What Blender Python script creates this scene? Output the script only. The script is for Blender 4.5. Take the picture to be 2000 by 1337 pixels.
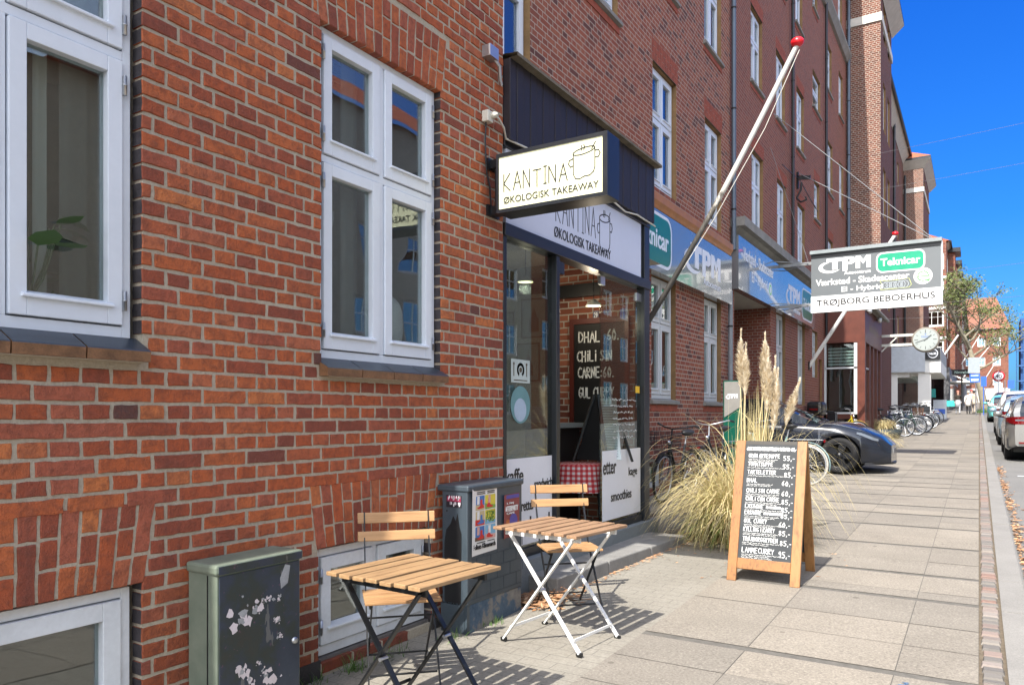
import bpy, bmesh, math, random
from math import radians as R, sin, cos, pi
from mathutils import Vector as V, Matrix as M
random.seed(7)
sc = bpy.context.scene
C = sc.collection
for o in list(bpy.data.objects): bpy.data.objects.remove(o)

# ------------------------------------------------------------------ camera
cam = bpy.data.cameras.new('camera'); camo = bpy.data.objects.new('camera', cam); C.objects.link(camo)
camo.location = (0, 0, 1.47); camo.rotation_euler = (R(90), 0, R(31.99))
cam.sensor_width = 36; cam.lens = 26.28; cam.shift_y = .0708; cam.clip_end = 2000; cam.clip_start = .05
sc.camera = camo
# ------------------------------------------------------------------ light
SUN_EL, SUN_OFF = 49.0, 2.6
w = bpy.data.worlds.new('World'); sc.world = w; w.use_nodes = True
nt = w.node_tree; bg = nt.nodes['Background']
sky = nt.nodes.new('ShaderNodeTexSky'); sky.sky_type = 'NISHITA'; sky.sun_disc = False
sky.sun_elevation = R(SUN_EL); sky.sun_rotation = R(180 + SUN_OFF)
sky.altitude = 0; sky.air_density = 1.0; sky.dust_density = 1.5; sky.ozone_density = 1.0
hs = nt.nodes.new('ShaderNodeHueSaturation'); hs.inputs['Saturation'].default_value = .62
# the sky is palest round the sun and deepest blue away from it, low in the north where the street points
tc = nt.nodes.new('ShaderNodeTexCoord'); dt = nt.nodes.new('ShaderNodeVectorMath'); dt.operation = 'DOT_PRODUCT'; dt.inputs[1].default_value = (0, 1, 0)
mr = nt.nodes.new('ShaderNodeMapRange'); mr.interpolation_type = 'SMOOTHSTEP'; mr.inputs['From Min'].default_value = .25; mr.inputs['From Max'].default_value = .85
sz = nt.nodes.new('ShaderNodeSeparateXYZ'); rp = nt.nodes.new('ShaderNodeValToRGB')
cr = rp.color_ramp; cr.elements[0].position = 0; cr.elements[0].color = (.09, .23, .38, 1); cr.elements[1].position = .5; cr.elements[1].color = (.014, .145, .57, 1)
e_ = cr.elements.new(.22); e_.color = (.028, .17, .45, 1)
ml = nt.nodes.new('ShaderNodeMix'); ml.data_type = 'RGBA'; ml.blend_type = 'MULTIPLY'
nt.links.new(tc.outputs['Generated'], dt.inputs[0]); nt.links.new(dt.outputs['Value'], mr.inputs['Value']); nt.links.new(mr.outputs[0], ml.inputs[0])
nt.links.new(tc.outputs['Generated'], sz.inputs[0]); nt.links.new(sz.outputs[2], rp.inputs[0]); nt.links.new(rp.outputs[0], ml.inputs[7])
nt.links.new(sky.outputs[0], hs.inputs['Color']); nt.links.new(hs.outputs[0], ml.inputs[6]); nt.links.new(ml.outputs[2], bg.inputs[0]); bg.inputs[1].default_value = .15
sl = bpy.data.lights.new('sun', 'SUN'); so = bpy.data.objects.new('sun', sl); C.objects.link(so)
sl.energy = 2.9; sl.angle = R(.53); sl.color = (1, .945, .86)
dv = V((sin(R(SUN_OFF))*cos(R(SUN_EL)), cos(R(SUN_OFF))*cos(R(SUN_EL)), -sin(R(SUN_EL))))
so.rotation_euler = dv.to_track_quat('-Z', 'Y').to_euler(); so.location = (-2, -30, 40)
sc.view_settings.view_transform = 'Standard'; sc.view_settings.look = 'None'
sc.view_settings.exposure = 1.66; sc.view_settings.gamma = 1
sc.cycles.max_bounces = 8; sc.cycles.diffuse_bounces = 4; sc.cycles.glossy_bounces = 4
sc.cycles.transparent_max_bounces = 16; sc.cycles.caustics_reflective = False; sc.cycles.caustics_refractive = False
sc.cycles.use_denoising = True

SL = .0238                                   # the street climbs away from the camera
def gz(y, dz=0): return SL*y + dz

# ------------------------------------------------------------------ materials
class NT:
    def __init__(s, name):
        s.m = bpy.data.materials.new(name); s.m.use_nodes = True; s.t = s.m.node_tree; s.t.nodes.clear()
        s.out = s.n('ShaderNodeOutputMaterial')
    def n(s, typ, **k):
        x = s.t.nodes.new(typ)
        for a, b in k.items():
            if a == 'i':
                for p, q in b.items(): s.put(x, p, q)
            else: setattr(x, a, b)
        return x
    def put(s, x, p, q):
        if hasattr(q, 'is_linked') or isinstance(q, bpy.types.NodeSocket): s.t.links.new(q, x.inputs[p])
        else: x.inputs[p].default_value = q
    def math(s, op, a, b=0.0, c=None, clamp=False):
        x = s.n('ShaderNodeMath', operation=op, use_clamp=clamp); s.put(x, 0, a); s.put(x, 1, b)
        if c is not None: s.put(x, 2, c)
        return x.outputs[0]
    def ramp(s, f, stops, interp='LINEAR'):
        x = s.n('ShaderNodeValToRGB'); cr = x.color_ramp; cr.interpolation = interp
        while len(cr.elements) < len(stops): cr.elements.new(.5)
        for e, (p, c) in zip(cr.elements, stops): e.position = p; e.color = tuple(c)+(1,) if len(c) == 3 else c
        s.put(x, 0, f); return x.outputs[0]
    def mix(s, f, a, b, mode='MIX'):
        x = s.n('ShaderNodeMix', data_type='RGBA', blend_type=mode); s.put(x, 0, f)
        s.put(x, 6, a if not isinstance(a, tuple) else a+(1,)); s.put(x, 7, b if not isinstance(b, tuple) else b+(1,)); return x.outputs[2]
    def noise(s, vec, scale, detail=3, rough=.55, out=0):
        x = s.n('ShaderNodeTexNoise'); s.put(x, 'Scale', scale); s.put(x, 'Detail', detail); s.put(x, 'Roughness', rough)
        if vec is not None: s.put(x, 'Vector', vec)
        return x.outputs[out]
    def coord(s, which='Object'): return s.n('ShaderNodeTexCoord').outputs[which]
    def mapping(s, vec, scale=(1, 1, 1), loc=(0, 0, 0)):
        x = s.n('ShaderNodeMapping'); s.put(x, 'Vector', vec); x.inputs['Scale'].default_value = scale; x.inputs['Location'].default_value = loc; return x.outputs[0]
    def bsdf(s, col, rough=.6, metal=0, spec=.5, bump=None, bs=.3, bd=.01, coat=0, **k):
        b = s.n('ShaderNodeBsdfPrincipled')
        s.put(b, 'Base Color', col if not isinstance(col, tuple) else col+(1,)); s.put(b, 'Roughness', rough); s.put(b, 'Metallic', metal)
        s.put(b, 'Specular IOR Level', spec); s.put(b, 'Coat Weight', coat)
        if coat: b.inputs['Coat Roughness'].default_value = .03
        for p, q in k.items(): s.put(b, p, q)
        if bump is not None:
            x = s.n('ShaderNodeBump'); s.put(x, 'Height', bump); s.put(x, 'Strength', bs); s.put(x, 'Distance', bd); s.t.links.new(x.outputs[0], b.inputs['Normal'])
        s.t.links.new(b.outputs[0], s.out.inputs[0]); return b
MATS = {}
def plain(name, col, rough=.55, metal=0, spec=.5, var=.12, scale=6, bump=0, coat=0, **k):
    if name in MATS: return MATS[name]
    t = NT(name); v = t.coord()
    n1 = t.noise(v, scale, 4); n2 = t.noise(v, scale*9, 3)
    f = t.math('ADD', t.math('MULTIPLY', n1, .65), t.math('MULTIPLY', n2, .35))
    c = t.ramp(f, [(.3, tuple(x*(1-var) for x in col)), (.7, tuple(min(1, x*(1+var)) for x in col))])
    r = t.math('ADD', rough-.06, t.math('MULTIPLY', n1, .12))
    t.bsdf(c, r, metal, spec, bump=n2 if bump else None, bs=bump, bd=.004, coat=coat, **k)
    MATS[name] = t.m; return t.m

def brick_mat(name, cols, mortar, rh=.072, bw=.24, mort=.006, soft=.004, wob=.004, mtint=.5):
    t = NT(name); v = t.coord(); g = t.n('ShaderNodeNewGeometry')
    sp = t.n('ShaderNodeSeparateXYZ'); t.put(sp, 0, v); sn = t.n('ShaderNodeSeparateXYZ'); t.put(sn, 0, g.outputs['Normal'])
    isx = t.math('GREATER_THAN', t.math('ABSOLUTE', sn.outputs[0]), .5)
    u0 = t.math('ADD', t.math('MULTIPLY', sp.outputs[1], isx), t.math('MULTIPLY', sp.outputs[0], t.math('SUBTRACT', 1, isx)))
    wn = t.noise(v, 22, 2, out=1); sw = t.n('ShaderNodeSeparateColor'); t.put(sw, 0, wn)
    u = t.math('ADD', u0, t.math('MULTIPLY', t.math('SUBTRACT', sw.outputs[0], .5), wob*2))
    z = t.math('ADD', sp.outputs[2], t.math('MULTIPLY', t.math('SUBTRACT', sw.outputs[1], .5), wob*2))
    rz = t.math('DIVIDE', z, rh); row = t.math('FLOOR', rz); fz = t.math('FRACT', rz)
    par = t.math('FLOORED_MODULO', row, 2)
    wid = t.math('SUBTRACT', bw, t.math('MULTIPLY', par, bw/2))
    sh = t.math('MULTIPLY', t.math('FLOORED_MODULO', t.math('FLOOR', t.math('MULTIPLY', row, .5)), 2), bw/2)
    sh2 = t.math('ADD', sh, t.math('MULTIPLY', par, bw/4))
    uc = t.math('DIVIDE', t.math('ADD', u, sh2), wid); col = t.math('FLOOR', uc); fu = t.math('FRACT', uc)
    du = t.math('MULTIPLY', t.math('MINIMUM', fu, t.math('SUBTRACT', 1, fu)), wid)
    dz = t.math('MULTIPLY', t.math('MINIMUM', fz, t.math('SUBTRACT', 1, fz)), rh)
    d = t.math('MINIMUM', du, dz)
    mask = t.math('DIVIDE', t.math('SUBTRACT', d, mort-soft/2), soft, clamp=True)
    cb = t.n('ShaderNodeCombineXYZ'); t.put(cb, 0, col); t.put(cb, 1, row); t.put(cb, 2, isx)
    wh = t.n('ShaderNodeTexWhiteNoise', noise_dimensions='3D'); t.put(wh, 0, cb.outputs[0])
    n = len(cols); bc = t.ramp(wh.outputs[0], [((i+.5)/n, c) for i, c in enumerate(cols)])
    n1 = t.noise(v, 30, 4); n2 = t.noise(v, 140, 2); n3 = t.noise(v, .6, 3)
    bc = t.mix(t.math('MULTIPLY', n1, .55), bc, (.09, .028, .02), 'MIX') if mtint else bc
    bc = t.mix(.35, bc, t.ramp(n3, [(.3, (.45, .45, .45)), (.7, (.6, .56, .55))]), 'OVERLAY')
    mc = t.mix(n2, tuple(x*.8 for x in mortar), tuple(min(1, x*1.15) for x in mortar))
    c = t.mix(mask, mc, bc)
    h = t.math('ADD', t.math('MULTIPLY', mask, .7), t.math('MULTIPLY', n1, .3))
    t.bsdf(c, .85, spec=.25, bump=h, bs=.6, bd=.008)
    MATS[name] = t.m; return t.m

def glass_mat(name, tint=(.8, .86, .85), ior=1.75, rough=.0, wav=.0):
    t = NT(name); tr = t.n('ShaderNodeBsdfTransparent'); tr.inputs[0].default_value = tint+(1,)
    gl = t.n('ShaderNodeBsdfGlossy'); gl.inputs['Roughness'].default_value = rough; gl.inputs[0].default_value = (.95, .98, 1, 1)
    fr = t.n('ShaderNodeFresnel'); ge = t.n('ShaderNodeNewGeometry')     # a thin pane reflects alike from both sides
    t.put(fr, 0, t.math('ADD', t.math('MULTIPLY', ge.outputs['Backfacing'], 1/ior-ior), ior))
    if wav:
        b = t.n('ShaderNodeBump'); t.put(b, 'Height', t.noise(t.coord(), 1.6, 1)); b.inputs['Strength'].default_value = wav; b.inputs['Distance'].default_value = .05
        t.t.links.new(b.outputs[0], gl.inputs['Normal'])
    mx = t.n('ShaderNodeMixShader'); t.t.links.new(fr.outputs[0], mx.inputs[0]); t.t.links.new(tr.outputs[0], mx.inputs[1]); t.t.links.new(gl.outputs[0], mx.inputs[2])
    t.t.links.new(mx.outputs[0], t.out.inputs[0]); MATS[name] = t.m; return t.m
def emit_mat(name, col, st):
    t = NT(name); e = t.n('ShaderNodeEmission'); e.inputs[0].default_value = col+(1,); e.inputs[1].default_value = st
    t.t.links.new(e.outputs[0], t.out.inputs[0]); MATS[name] = t.m; return t.m

# ------------------------------------------------------------------ mesh helpers
class MB:
    def __init__(s): s.v = []; s.f = []; s.sm = []; s.mi = []; s.tint = []
    def add(s, vs, fs, smooth=False, mi=0, tint=0.0, mat=None):
        o = len(s.v)
        s.v += [tuple(mat @ V(p)) if mat else tuple(p) for p in vs]
        for f in fs: s.f.append([i+o for i in f]); s.sm.append(smooth); s.mi.append(mi); s.tint.append(tint)
        return s
    def box(s, a, b, mi=0, mat=None, bev=0):
        (x0, y0, z0), (x1, y1, z1) = a, b
        x0, x1 = min(x0, x1), max(x0, x1); y0, y1 = min(y0, y1), max(y0, y1); z0, z1 = min(z0, z1), max(z0, z1)
        if not bev:
            vs = [(x, y, z) for z in (z0, z1) for y in (y0, y1) for x in (x0, x1)]
            return s.add(vs, [(0, 2, 3, 1), (4, 5, 7, 6), (0, 1, 5, 4), (2, 6, 7, 3), (0, 4, 6, 2), (1, 3, 7, 5)], mi=mi, mat=mat)
        bm = bmesh.new(); bmesh.ops.create_cube(bm, size=1)
        for q in bm.verts: q.co = ((x0+x1)/2+q.co.x*(x1-x0), (y0+y1)/2+q.co.y*(y1-y0), (z0+z1)/2+q.co.z*(z1-z0))
        bmesh.ops.bevel(bm, geom=bm.edges, offset=bev, segments=2, affect='EDGES', profile=.5)
        s.frombm(bm, mi=mi, mat=mat); return s
    def frombm(s, bm, smooth=False, mi=0, mat=None):
        bm.verts.ensure_lookup_table(); bm.verts.index_update()
        s.add([v.co[:] for v in bm.verts], [[v.index for v in f.verts] for f in bm.faces], smooth, mi, mat=mat); bm.free()
    def bar(s, p, q, w, h, up=(0, 0, 1), mi=0, bev=0):
        p, q = V(p), V(q); d = q-p; L = d.length; d.normalize(); up = V(up)
        if abs(d.dot(up)) > .98: up = V((1, 0, 0))
        sd = d.cross(up).normalized(); u2 = sd.cross(d)
        m = M((( d.x, sd.x, u2.x, p.x), (d.y, sd.y, u2.y, p.y), (d.z, sd.z, u2.z, p.z), (0, 0, 0, 1)))
        return s.box((0, -w/2, -h/2), (L, w/2, h/2), mi=mi, mat=m, bev=bev)
    def tube(s, pts, r, n=8, mi=0, cap=True, closed=False):
        pts = [V(p) for p in pts]; k = len(pts); rr = r if isinstance(r, (list, tuple)) else [r]*k
        vs = []; fs = []; ref = None
        for i, p in enumerate(pts):
            a = pts[(i-1) % k] if (i or closed) else p; b = pts[(i+1) % k] if (i < k-1 or closed) else p
            d = (b-a).normalized()
            if ref is None: ref = d.orthogonal().normalized()
            ref = (ref-d*ref.dot(d)).normalized(); bi = d.cross(ref)
            for j in range(n):
                t = 2*pi*j/n; vs.append(p+(ref*cos(t)+bi*sin(t))*rr[i])
        for i in range(k if closed else k-1):
            for j in range(n):
                a, b = i*n+j, i*n+(j+1) % n; c, d2 = ((i+1) % k)*n+(j+1) % n, ((i+1) % k)*n+j
                fs.append((a, b, c, d2))
        s.add(vs, fs, True, mi)
        if cap and not closed: s.add(vs[:n], [tuple(range(n))[::-1]], False, mi); s.add(vs[-n:], [tuple(range(n))], False, mi)
        return s
    def lathe(s, prof, c=(0, 0, 0), n=24, mi=0, mat=None, smooth=True):
        vs = []; fs = []; k = len(prof)
        for (r, z) in prof:
            for j in range(n): t = 2*pi*j/n; vs.append((c[0]+r*cos(t), c[1]+r*sin(t), c[2]+z))
        for i in range(k-1):
            for j in range(n): fs.append((i*n+j, i*n+(j+1) % n, (i+1)*n+(j+1) % n, (i+1)*n+j))
        return s.add(vs, fs, smooth, mi, mat=mat)
    def prism(s, poly, t0, t1, mat=None, mi=0):
        # poly in (u,v), thickness along n from t0 to t1 (t1 is the front)
        k = len(poly); vs = [(a, b, t0) for a, b in poly]+[(a, b, t1) for a, b in poly]
        fs = [tuple(range(k-1, -1, -1)), tuple(range(k, 2*k))]+[(i, (i+1) % k, k+(i+1) % k, k+i) for i in range(k)]
        return s.add(vs, fs, mi=mi, mat=mat)
    def build(s, name, mats, parent=None, loc=None, bevel=0):
        me = bpy.data.meshes.new(name); me.from_pydata(s.v, [], s.f)
        if not isinstance(mats, (list, tuple)): mats = [mats]
        for m in mats: me.materials.append(m)
        me.polygons.foreach_set('use_smooth', s.sm); me.polygons.foreach_set('material_index', s.mi)
        if any(s.tint):
            a = me.attributes.new('tint', 'FLOAT', 'FACE'); a.data.foreach_set('value', s.tint)
        me.update()
        o = bpy.data.objects.new(name, me); C.objects.link(o)
        if parent is not None: o.parent = parent
        if loc is not None: o.location = loc
        if bevel:
            b = o.modifiers.new('bevel', 'BEVEL'); b.width = bevel; b.segments = 2; b.limit_method = 'ANGLE'
        return o
def thing(name, label, cat, loc=(0, 0, 0), rz=0, group=None):
    o = bpy.data.objects.new(name, None); C.objects.link(o); o.location = loc; o.rotation_euler = (0, 0, rz)
    o.empty_display_size = .1
    return tag(o, label, cat, group)
def tag(o, label, cat, group=None):
    o['label'] = label; o['category'] = cat
    if group: o['group'] = group
    return o
def struct(o): o['kind'] = 'structure'; return o
def frame(origin, u, v):
    u, v = V(u).normalized(), V(v).normalized(); n = u.cross(v)
    return M(((u.x, v.x, n.x, origin[0]), (u.y, v.y, n.y, origin[1]), (u.z, v.z, n.z, origin[2]), (0, 0, 0, 1)))
FX = lambda x, y, z: frame((x, y, z), (0, 1, 0), (0, 0, 1))       # a plane that faces +X (u = +Y)
FY = lambda x, y, z: frame((x, y, z), (1, 0, 0), (0, 0, 1))       # a plane that faces -Y (u = +X)
def copy_tree(o, parent=None):
    c = o.copy(); C.objects.link(c)
    if parent is not None: c.parent = parent
    for ch in list(o.children): copy_tree(ch, c)
    return c
def text_bm(body, bold=0.0, space=1.0):
    cu = bpy.data.curves.new('t', 'FONT'); cu.body = body; cu.size = 1; cu.offset = bold; cu.space_character = space; cu.fill_mode = 'BOTH'; cu.extrude = .004; cu.resolution_u = 4
    ob = bpy.data.objects.new('t', cu); C.objects.link(ob)
    me = bpy.data.meshes.new_from_object(ob.evaluated_get(bpy.context.evaluated_depsgraph_get()))
    bpy.data.objects.remove(ob); bpy.data.curves.remove(cu)
    vs = [v.co[:] for v in me.vertices]; fs = [list(p.vertices) for p in me.polygons]; bpy.data.meshes.remove(me)
    return vs, fs
def letter(mb, body, mat, x, y, w=None, h=None, bold=0.0, mi=0, thick=.003, space=1.0, shear=0, lift=.001):
    """text set on the plane `mat` with its lower left corner at x, y, scaled to w by h"""
    vs, fs = text_bm(body, bold, space)
    x0 = min(v[0] for v in vs); x1 = max(v[0] for v in vs); y0 = min(v[1] for v in vs); y1 = max(v[1] for v in vs)
    z0 = min(v[2] for v in vs); z1 = max(v[2] for v in vs)
    sx = w/(x1-x0) if w else h/(y1-y0); sy = h/(y1-y0) if h else sx
    out = [(x+(a-x0)*sx+shear*(b-y0)*sy, y+(b-y0)*sy, lift+thick*(c-z0)/(z1-z0+1e-9)) for a, b, c in vs]
    mb.add(out, fs, mi=mi, mat=mat)
# a plain single-stroke alphabet for hand lettering (unit square)
SF = {'A': [[(0,0),(.5,1),(1,0)],[(.2,.38),(.8,.38)]], 'B': [[(0,0),(0,1),(.7,.95),(.75,.65),(.1,.53),(.85,.42),(.85,.1),(0,0)]], 'C': [[(.95,.88),(.55,1),(.1,.7),(.08,.3),(.5,0),(.95,.1)]],
 'D': [[(0,0),(0,1),(.6,.9),(.95,.5),(.6,.08),(0,0)]], 'E': [[(.85,1),(0,1),(0,0),(.85,0)],[(0,.52),(.7,.52)]], 'F': [[(.85,1),(0,1),(0,0)],[(0,.52),(.7,.52)]],
 'G': [[(.9,.88),(.5,1),(.1,.7),(.08,.3),(.5,0),(.92,.15),(.92,.45),(.55,.45)]], 'H': [[(0,0),(0,1)],[(.85,0),(.85,1)],[(0,.5),(.85,.5)]], 'I': [[(.4,0),(.4,1)],[(.1,0),(.7,0)],[(.1,1),(.7,1)]],
 'i': [[(.4,0),(.4,.7)],[(.4,.92),(.4,1)]], 'J': [[(.7,1),(.7,.2),(.4,0),(.05,.2)]], 'K': [[(0,0),(0,1)],[(.8,1),(0,.45),(.85,0)]], 'L': [[(0,1),(0,0),(.8,0)]], 'M': [[(0,0),(.1,1),(.5,.35),(.9,1),(1,0)]],
 'N': [[(0,0),(0,1),(.85,0),(.85,1)]], 'O': [[(.5,1),(.08,.7),(.08,.3),(.5,0),(.92,.3),(.92,.7),(.5,1)]], 'P': [[(0,0),(0,1),(.75,.95),(.8,.6),(0,.48)]], 'R': [[(0,0),(0,1),(.75,.95),(.78,.62),(0,.5),(.85,0)]],
 'S': [[(.85,.88),(.45,1),(.08,.78),(.45,.53),(.88,.28),(.45,0),(.05,.12)]], 'T': [[(0,1),(1,1)],[(.5,1),(.5,0)]], 'U': [[(0,1),(.05,.2),(.45,0),(.85,.2),(.88,1)]], 'V': [[(0,1),(.45,0),(.9,1)]], 'W': [[(0,1),(.25,0),(.5,.7),(.75,0),(1,1)]],
 'Y': [[(0,1),(.45,.5),(.9,1)],[(.45,.5),(.4,0)]], 'Æ': [[(0,0),(.45,1),(1,1)],[(.5,1),(.5,0),(1,0)],[(.2,.42),(.9,.5)]], 'Ø': [[(.5,1),(.08,.7),(.08,.3),(.5,0),(.92,.3),(.92,.7),(.5,1)],[(.05,-.05),(.95,1.05)]],
 '0': [[(.45,1),(.08,.6),(.2,.05),(.6,0),(.85,.5),(.45,1)]], '2': [[(.05,.8),(.4,1),(.8,.8),(.05,0),(.9,0)]], '5': [[(.85,1),(.15,1),(.1,.58),(.6,.6),(.85,.3),(.5,0),(.05,.08)]], '6': [[(.75,1),(.2,.6),(.1,.2),(.5,0),(.85,.25),(.5,.5),(.12,.3)]],
 '8': [[(.45,.55),(.1,.8),(.45,1),(.8,.8),(.45,.55),(.05,.25),(.45,0),(.88,.25),(.45,.55)]], '9': [[(.8,.65),(.4,.5),(.1,.75),(.45,1),(.8,.8),(.75,.3),(.5,0)]], ',': [[(.3,.1),(.15,-.15)]], '-': [[(.1,.4),(.8,.4)]], '/': [[(0,-.05),(.8,1.05)]], '+': [[(.1,.45),(.8,.45)],[(.45,.15),(.45,.8)]], '&': [[(.9,0),(.2,.75),(.45,1),(.65,.8),(.1,.25),(.4,0),(.85,.4)]], '.': [[(.3,.02),(.38,.06)]], ':': [[(.3,.1),(.36,.14)],[(.3,.55),(.36,.6)]], ' ': []}
def stroke(mb, body, mat, x, y, h, w=None, th=.006, gap=.35, jit=.04, rnd=None, lift=.0015, mi=0):
    rnd = rnd or random; adv = 1+gap; n = sum(.55 if c in ' iI,.:-' else 1 for c in body)
    cw = (w/(n*adv-gap)) if w else h*.62
    cx = x
    for c in body:
        k = .55 if c in ' iI,.:-' else 1
        jy = rnd.uniform(-jit, jit)*h; sc2 = 1+rnd.uniform(-jit, jit)
        for pl in SF.get(c, []):
            pts = [(cx+px*cw*(.6 if k < 1 else 1), y+jy+py*h*sc2) for px, py in pl]
            for (a, b), (c2, d) in zip(pts, pts[1:]):
                ln = math.hypot(c2-a, d-b)
                if ln < 1e-6: continue
                ex, ey = (c2-a)/ln*th*.45, (d-b)/ln*th*.45; nx, ny = -(d-b)/ln*th/2, (c2-a)/ln*th/2
                mb.prism([(a-ex-nx, b-ey-ny), (c2+ex-nx, d+ey-ny), (c2+ex+nx, d+ey+ny), (a-ex+nx, b-ey+ny)], 0, lift, mat, mi)
        cx += cw*adv*k
    return cx
def poly_line(mb, pts, mat, th, lift=.0015, mi=0):
    for (a, b), (c2, d) in zip(pts, pts[1:]):
        ln = math.hypot(c2-a, d-b)
        if ln < 1e-6: continue
        ex, ey = (c2-a)/ln*th*.4, (d-b)/ln*th*.4; nx, ny = -(d-b)/ln*th/2, (c2-a)/ln*th/2
        mb.prism([(a-ex-nx, b-ey-ny), (c2+ex-nx, d+ey-ny), (c2+ex+nx, d+ey+ny), (a-ex+nx, b-ey+ny)], 0, lift, mat, mi)
def rrect(w, h, r, n=6, cx=0, cy=0):
    out = []
    for qx, qy, a0 in ((1, -1, -90), (1, 1, 0), (-1, 1, 90), (-1, -1, 180)):
        for i in range(n+1):
            t = R(a0+90*i/n); out.append((cx+qx*(w/2-r)+r*cos(t), cy+qy*(h/2-r)+r*sin(t)))
    return out
# ------------------------------------------------------------------ materials in use
BR_A = brick_mat('brick_near', [(.12,.045,.035), (.37,.11,.05), (.45,.14,.06), (.40,.11,.05), (.34,.095,.05), (.46,.155,.07)], (.45, .40, .34))
BR_B = brick_mat('brick_middle', [(.12,.055,.05), (.28,.09,.058), (.34,.115,.07), (.31,.095,.06), (.25,.08,.055), (.35,.125,.075)], (.40, .33, .27), mort=.006)
BR_C = brick_mat('brick_far', [(.22,.075,.055), (.28,.09,.06), (.30,.1,.065), (.25,.08,.055)], (.32, .25, .205), mort=.0055)
BR_S = brick_mat('brick_shaded_side', [(.10,.035,.028), (.14,.048,.035), (.16,.055,.04), (.13,.042,.032)], (.20, .16, .135), mort=.006)  # darker copy of the tower brick: shade of the street-facing walls put into the colour
BR_D = brick_mat('brick_tower', [(.10,.04,.03), (.17,.065,.045), (.21,.085,.055), (.18,.065,.045), (.14,.055,.04)], (.37, .32, .265), mort=.0085)
WHITE = plain('white_paint', (.66, .71, .78), .38, var=.05, scale=3)
WHITE_OLD = plain('white_paint_old', (.62, .65, .68), .5, var=.12, scale=5)
GREYWHITE = plain('grey_white_paint', (.55, .58, .6), .42, var=.05)
STEEL = plain('galvanised_steel', (.5, .52, .55), .35, .9, var=.1)
BLACK = plain('black_paint', (.007, .008, .010), .4, var=.3)
BLACKM = plain('black_frame_metal', (.009, .011, .015), .35, var=.2)
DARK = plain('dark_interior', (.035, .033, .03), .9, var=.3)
SLATE = plain('slate_sill', (.035, .045, .06), .35, var=.35, scale=9)
SILLBR = plain('glazed_sill_edge', (.17, .085, .04), .5, var=.55, scale=14, bump=.3)
OCHRE = plain('ochre_render', (.22, .13, .055), .85, var=.3, scale=5, bump=.3)
STONE = plain('light_stone', (.42, .40, .36), .8, var=.15, scale=4, bump=.2)
STONE_D = plain('weathered_stone', (.22, .215, .2), .85, var=.25, scale=4, bump=.3)
WOODC = plain('brown_wood_moulding', (.36, .14, .035), .5, var=.25, scale=5)
CONC = plain('concrete', (.2, .195, .185), .9, var=.2, scale=7, bump=.4)
PLINTH = plain('dark_plinth', (.035, .032, .032), .9, var=.4, scale=8, bump=.5)
GREYPL = plain('grey_plinth', (.13, .12, .115), .9, var=.25, scale=8, bump=.5)
TILE = plain('red_roof_tile', (.30, .085, .04), .7, var=.3, scale=3, bump=.3)
PLAST = plain('cream_plaster', (.5, .47, .4), .9, var=.05)
GLASS = glass_mat('window_glass', (.78, .83, .82), 1.95, wav=.1)
GLASS_SKY = glass_mat('upper_window_glass', (.6, .68, .75), 2.1, wav=.06)
GLASS_SHOP = glass_mat('shop_glass', (.74, .80, .78), 1.85)
CURT = plain('curtain_cloth', (.62, .62, .58), .9, var=.05)
CURT_D = plain('grey_curtain_cloth', (.16, .16, .15), .95, var=.1)
def wood_mat(name, a, b, rough=.5, axis=0, sc_=1.0):
    t = NT(name); v = t.coord(); s3 = [14, 14, 14]; s3[axis] = 1.2
    m = t.mapping(v, tuple(x*sc_ for x in s3)); n1 = t.noise(m, 3, 6, .65); n2 = t.noise(v, 3.3*sc_, 3)
    f = t.math('ADD', t.math('MULTIPLY', n1, .7), t.math('MULTIPLY', n2, .3))
    c = t.ramp(f, [(.32, b), (.5, a), (.7, tuple(min(1, x*1.18) for x in a))])
    t.bsdf(c, rough, bump=n1, bs=.25, bd=.003); MATS[name] = t.m; return t.m

# ------------------------------------------------------------------ ground
def tilt(mb_pts): return [(x, y, z+SL*y) for x, y, z in mb_pts]
def sheet(mb, x0, x1, y0, y1, dz, mi=0, tint=0.0, step=None):
    mb.add(tilt([(x0, y0, dz), (x1, y0, dz), (x1, y1, dz), (x0, y1, dz)]), [(0, 1, 2, 3)], mi=mi, tint=tint)
t = NT('asphalt'); v = t.coord(); n1 = t.noise(v, 90, 3); n2 = t.noise(v, 1.3, 4); vo = t.n('ShaderNodeTexVoronoi'); t.put(vo, 'Vector', v); t.put(vo, 'Scale', 120)
c = t.mix(.5, t.ramp(n1, [(.35, (.10, .10, .098)), (.65, (.21, .205, .195))]), t.ramp(n2, [(.3, (.12, .12, .118)), (.7, (.19, .185, .175))]))
t.bsdf(c, .9, bump=vo.outputs[0], bs=.5, bd=.006); ASPH = t.m
t = NT('paving_slab'); v = t.coord(); n1 = t.noise(v, 75, 3, .7); n2 = t.noise(v, 1.7, 5); n3 = t.noise(v, 170, 2)
at = t.n('ShaderNodeAttribute', attribute_name='tint')
vo = t.n('ShaderNodeTexVoronoi'); t.put(vo, 'Vector', v); t.put(vo, 'Scale', 95)
sp = t.ramp(n1, [(.32, (.08, .072, .06)), (.43, (.19, .171, .142)), (.58, (.26, .235, .196)), (.7, (.42, .385, .33))])
c = t.mix(.42, sp, t.ramp(n2, [(.25, (.155, .14, .12)), (.7, (.265, .242, .208))]))
c = t.mix(t.math('MULTIPLY', t.math('GREATER_THAN', n3, .66), .5), c, (.1, .09, .08))
st = t.noise(v, 9, 2); c = t.mix(t.math('MULTIPLY', t.math('GREATER_THAN', st, .77), .75), c, (.10, .085, .07))
c = t.mix(1.0, c, t.ramp(at.outputs['Fac'], [(0, (.82, .82, .82)), (1, (1.08, 1.06, 1.03))]), 'MULTIPLY')
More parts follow.
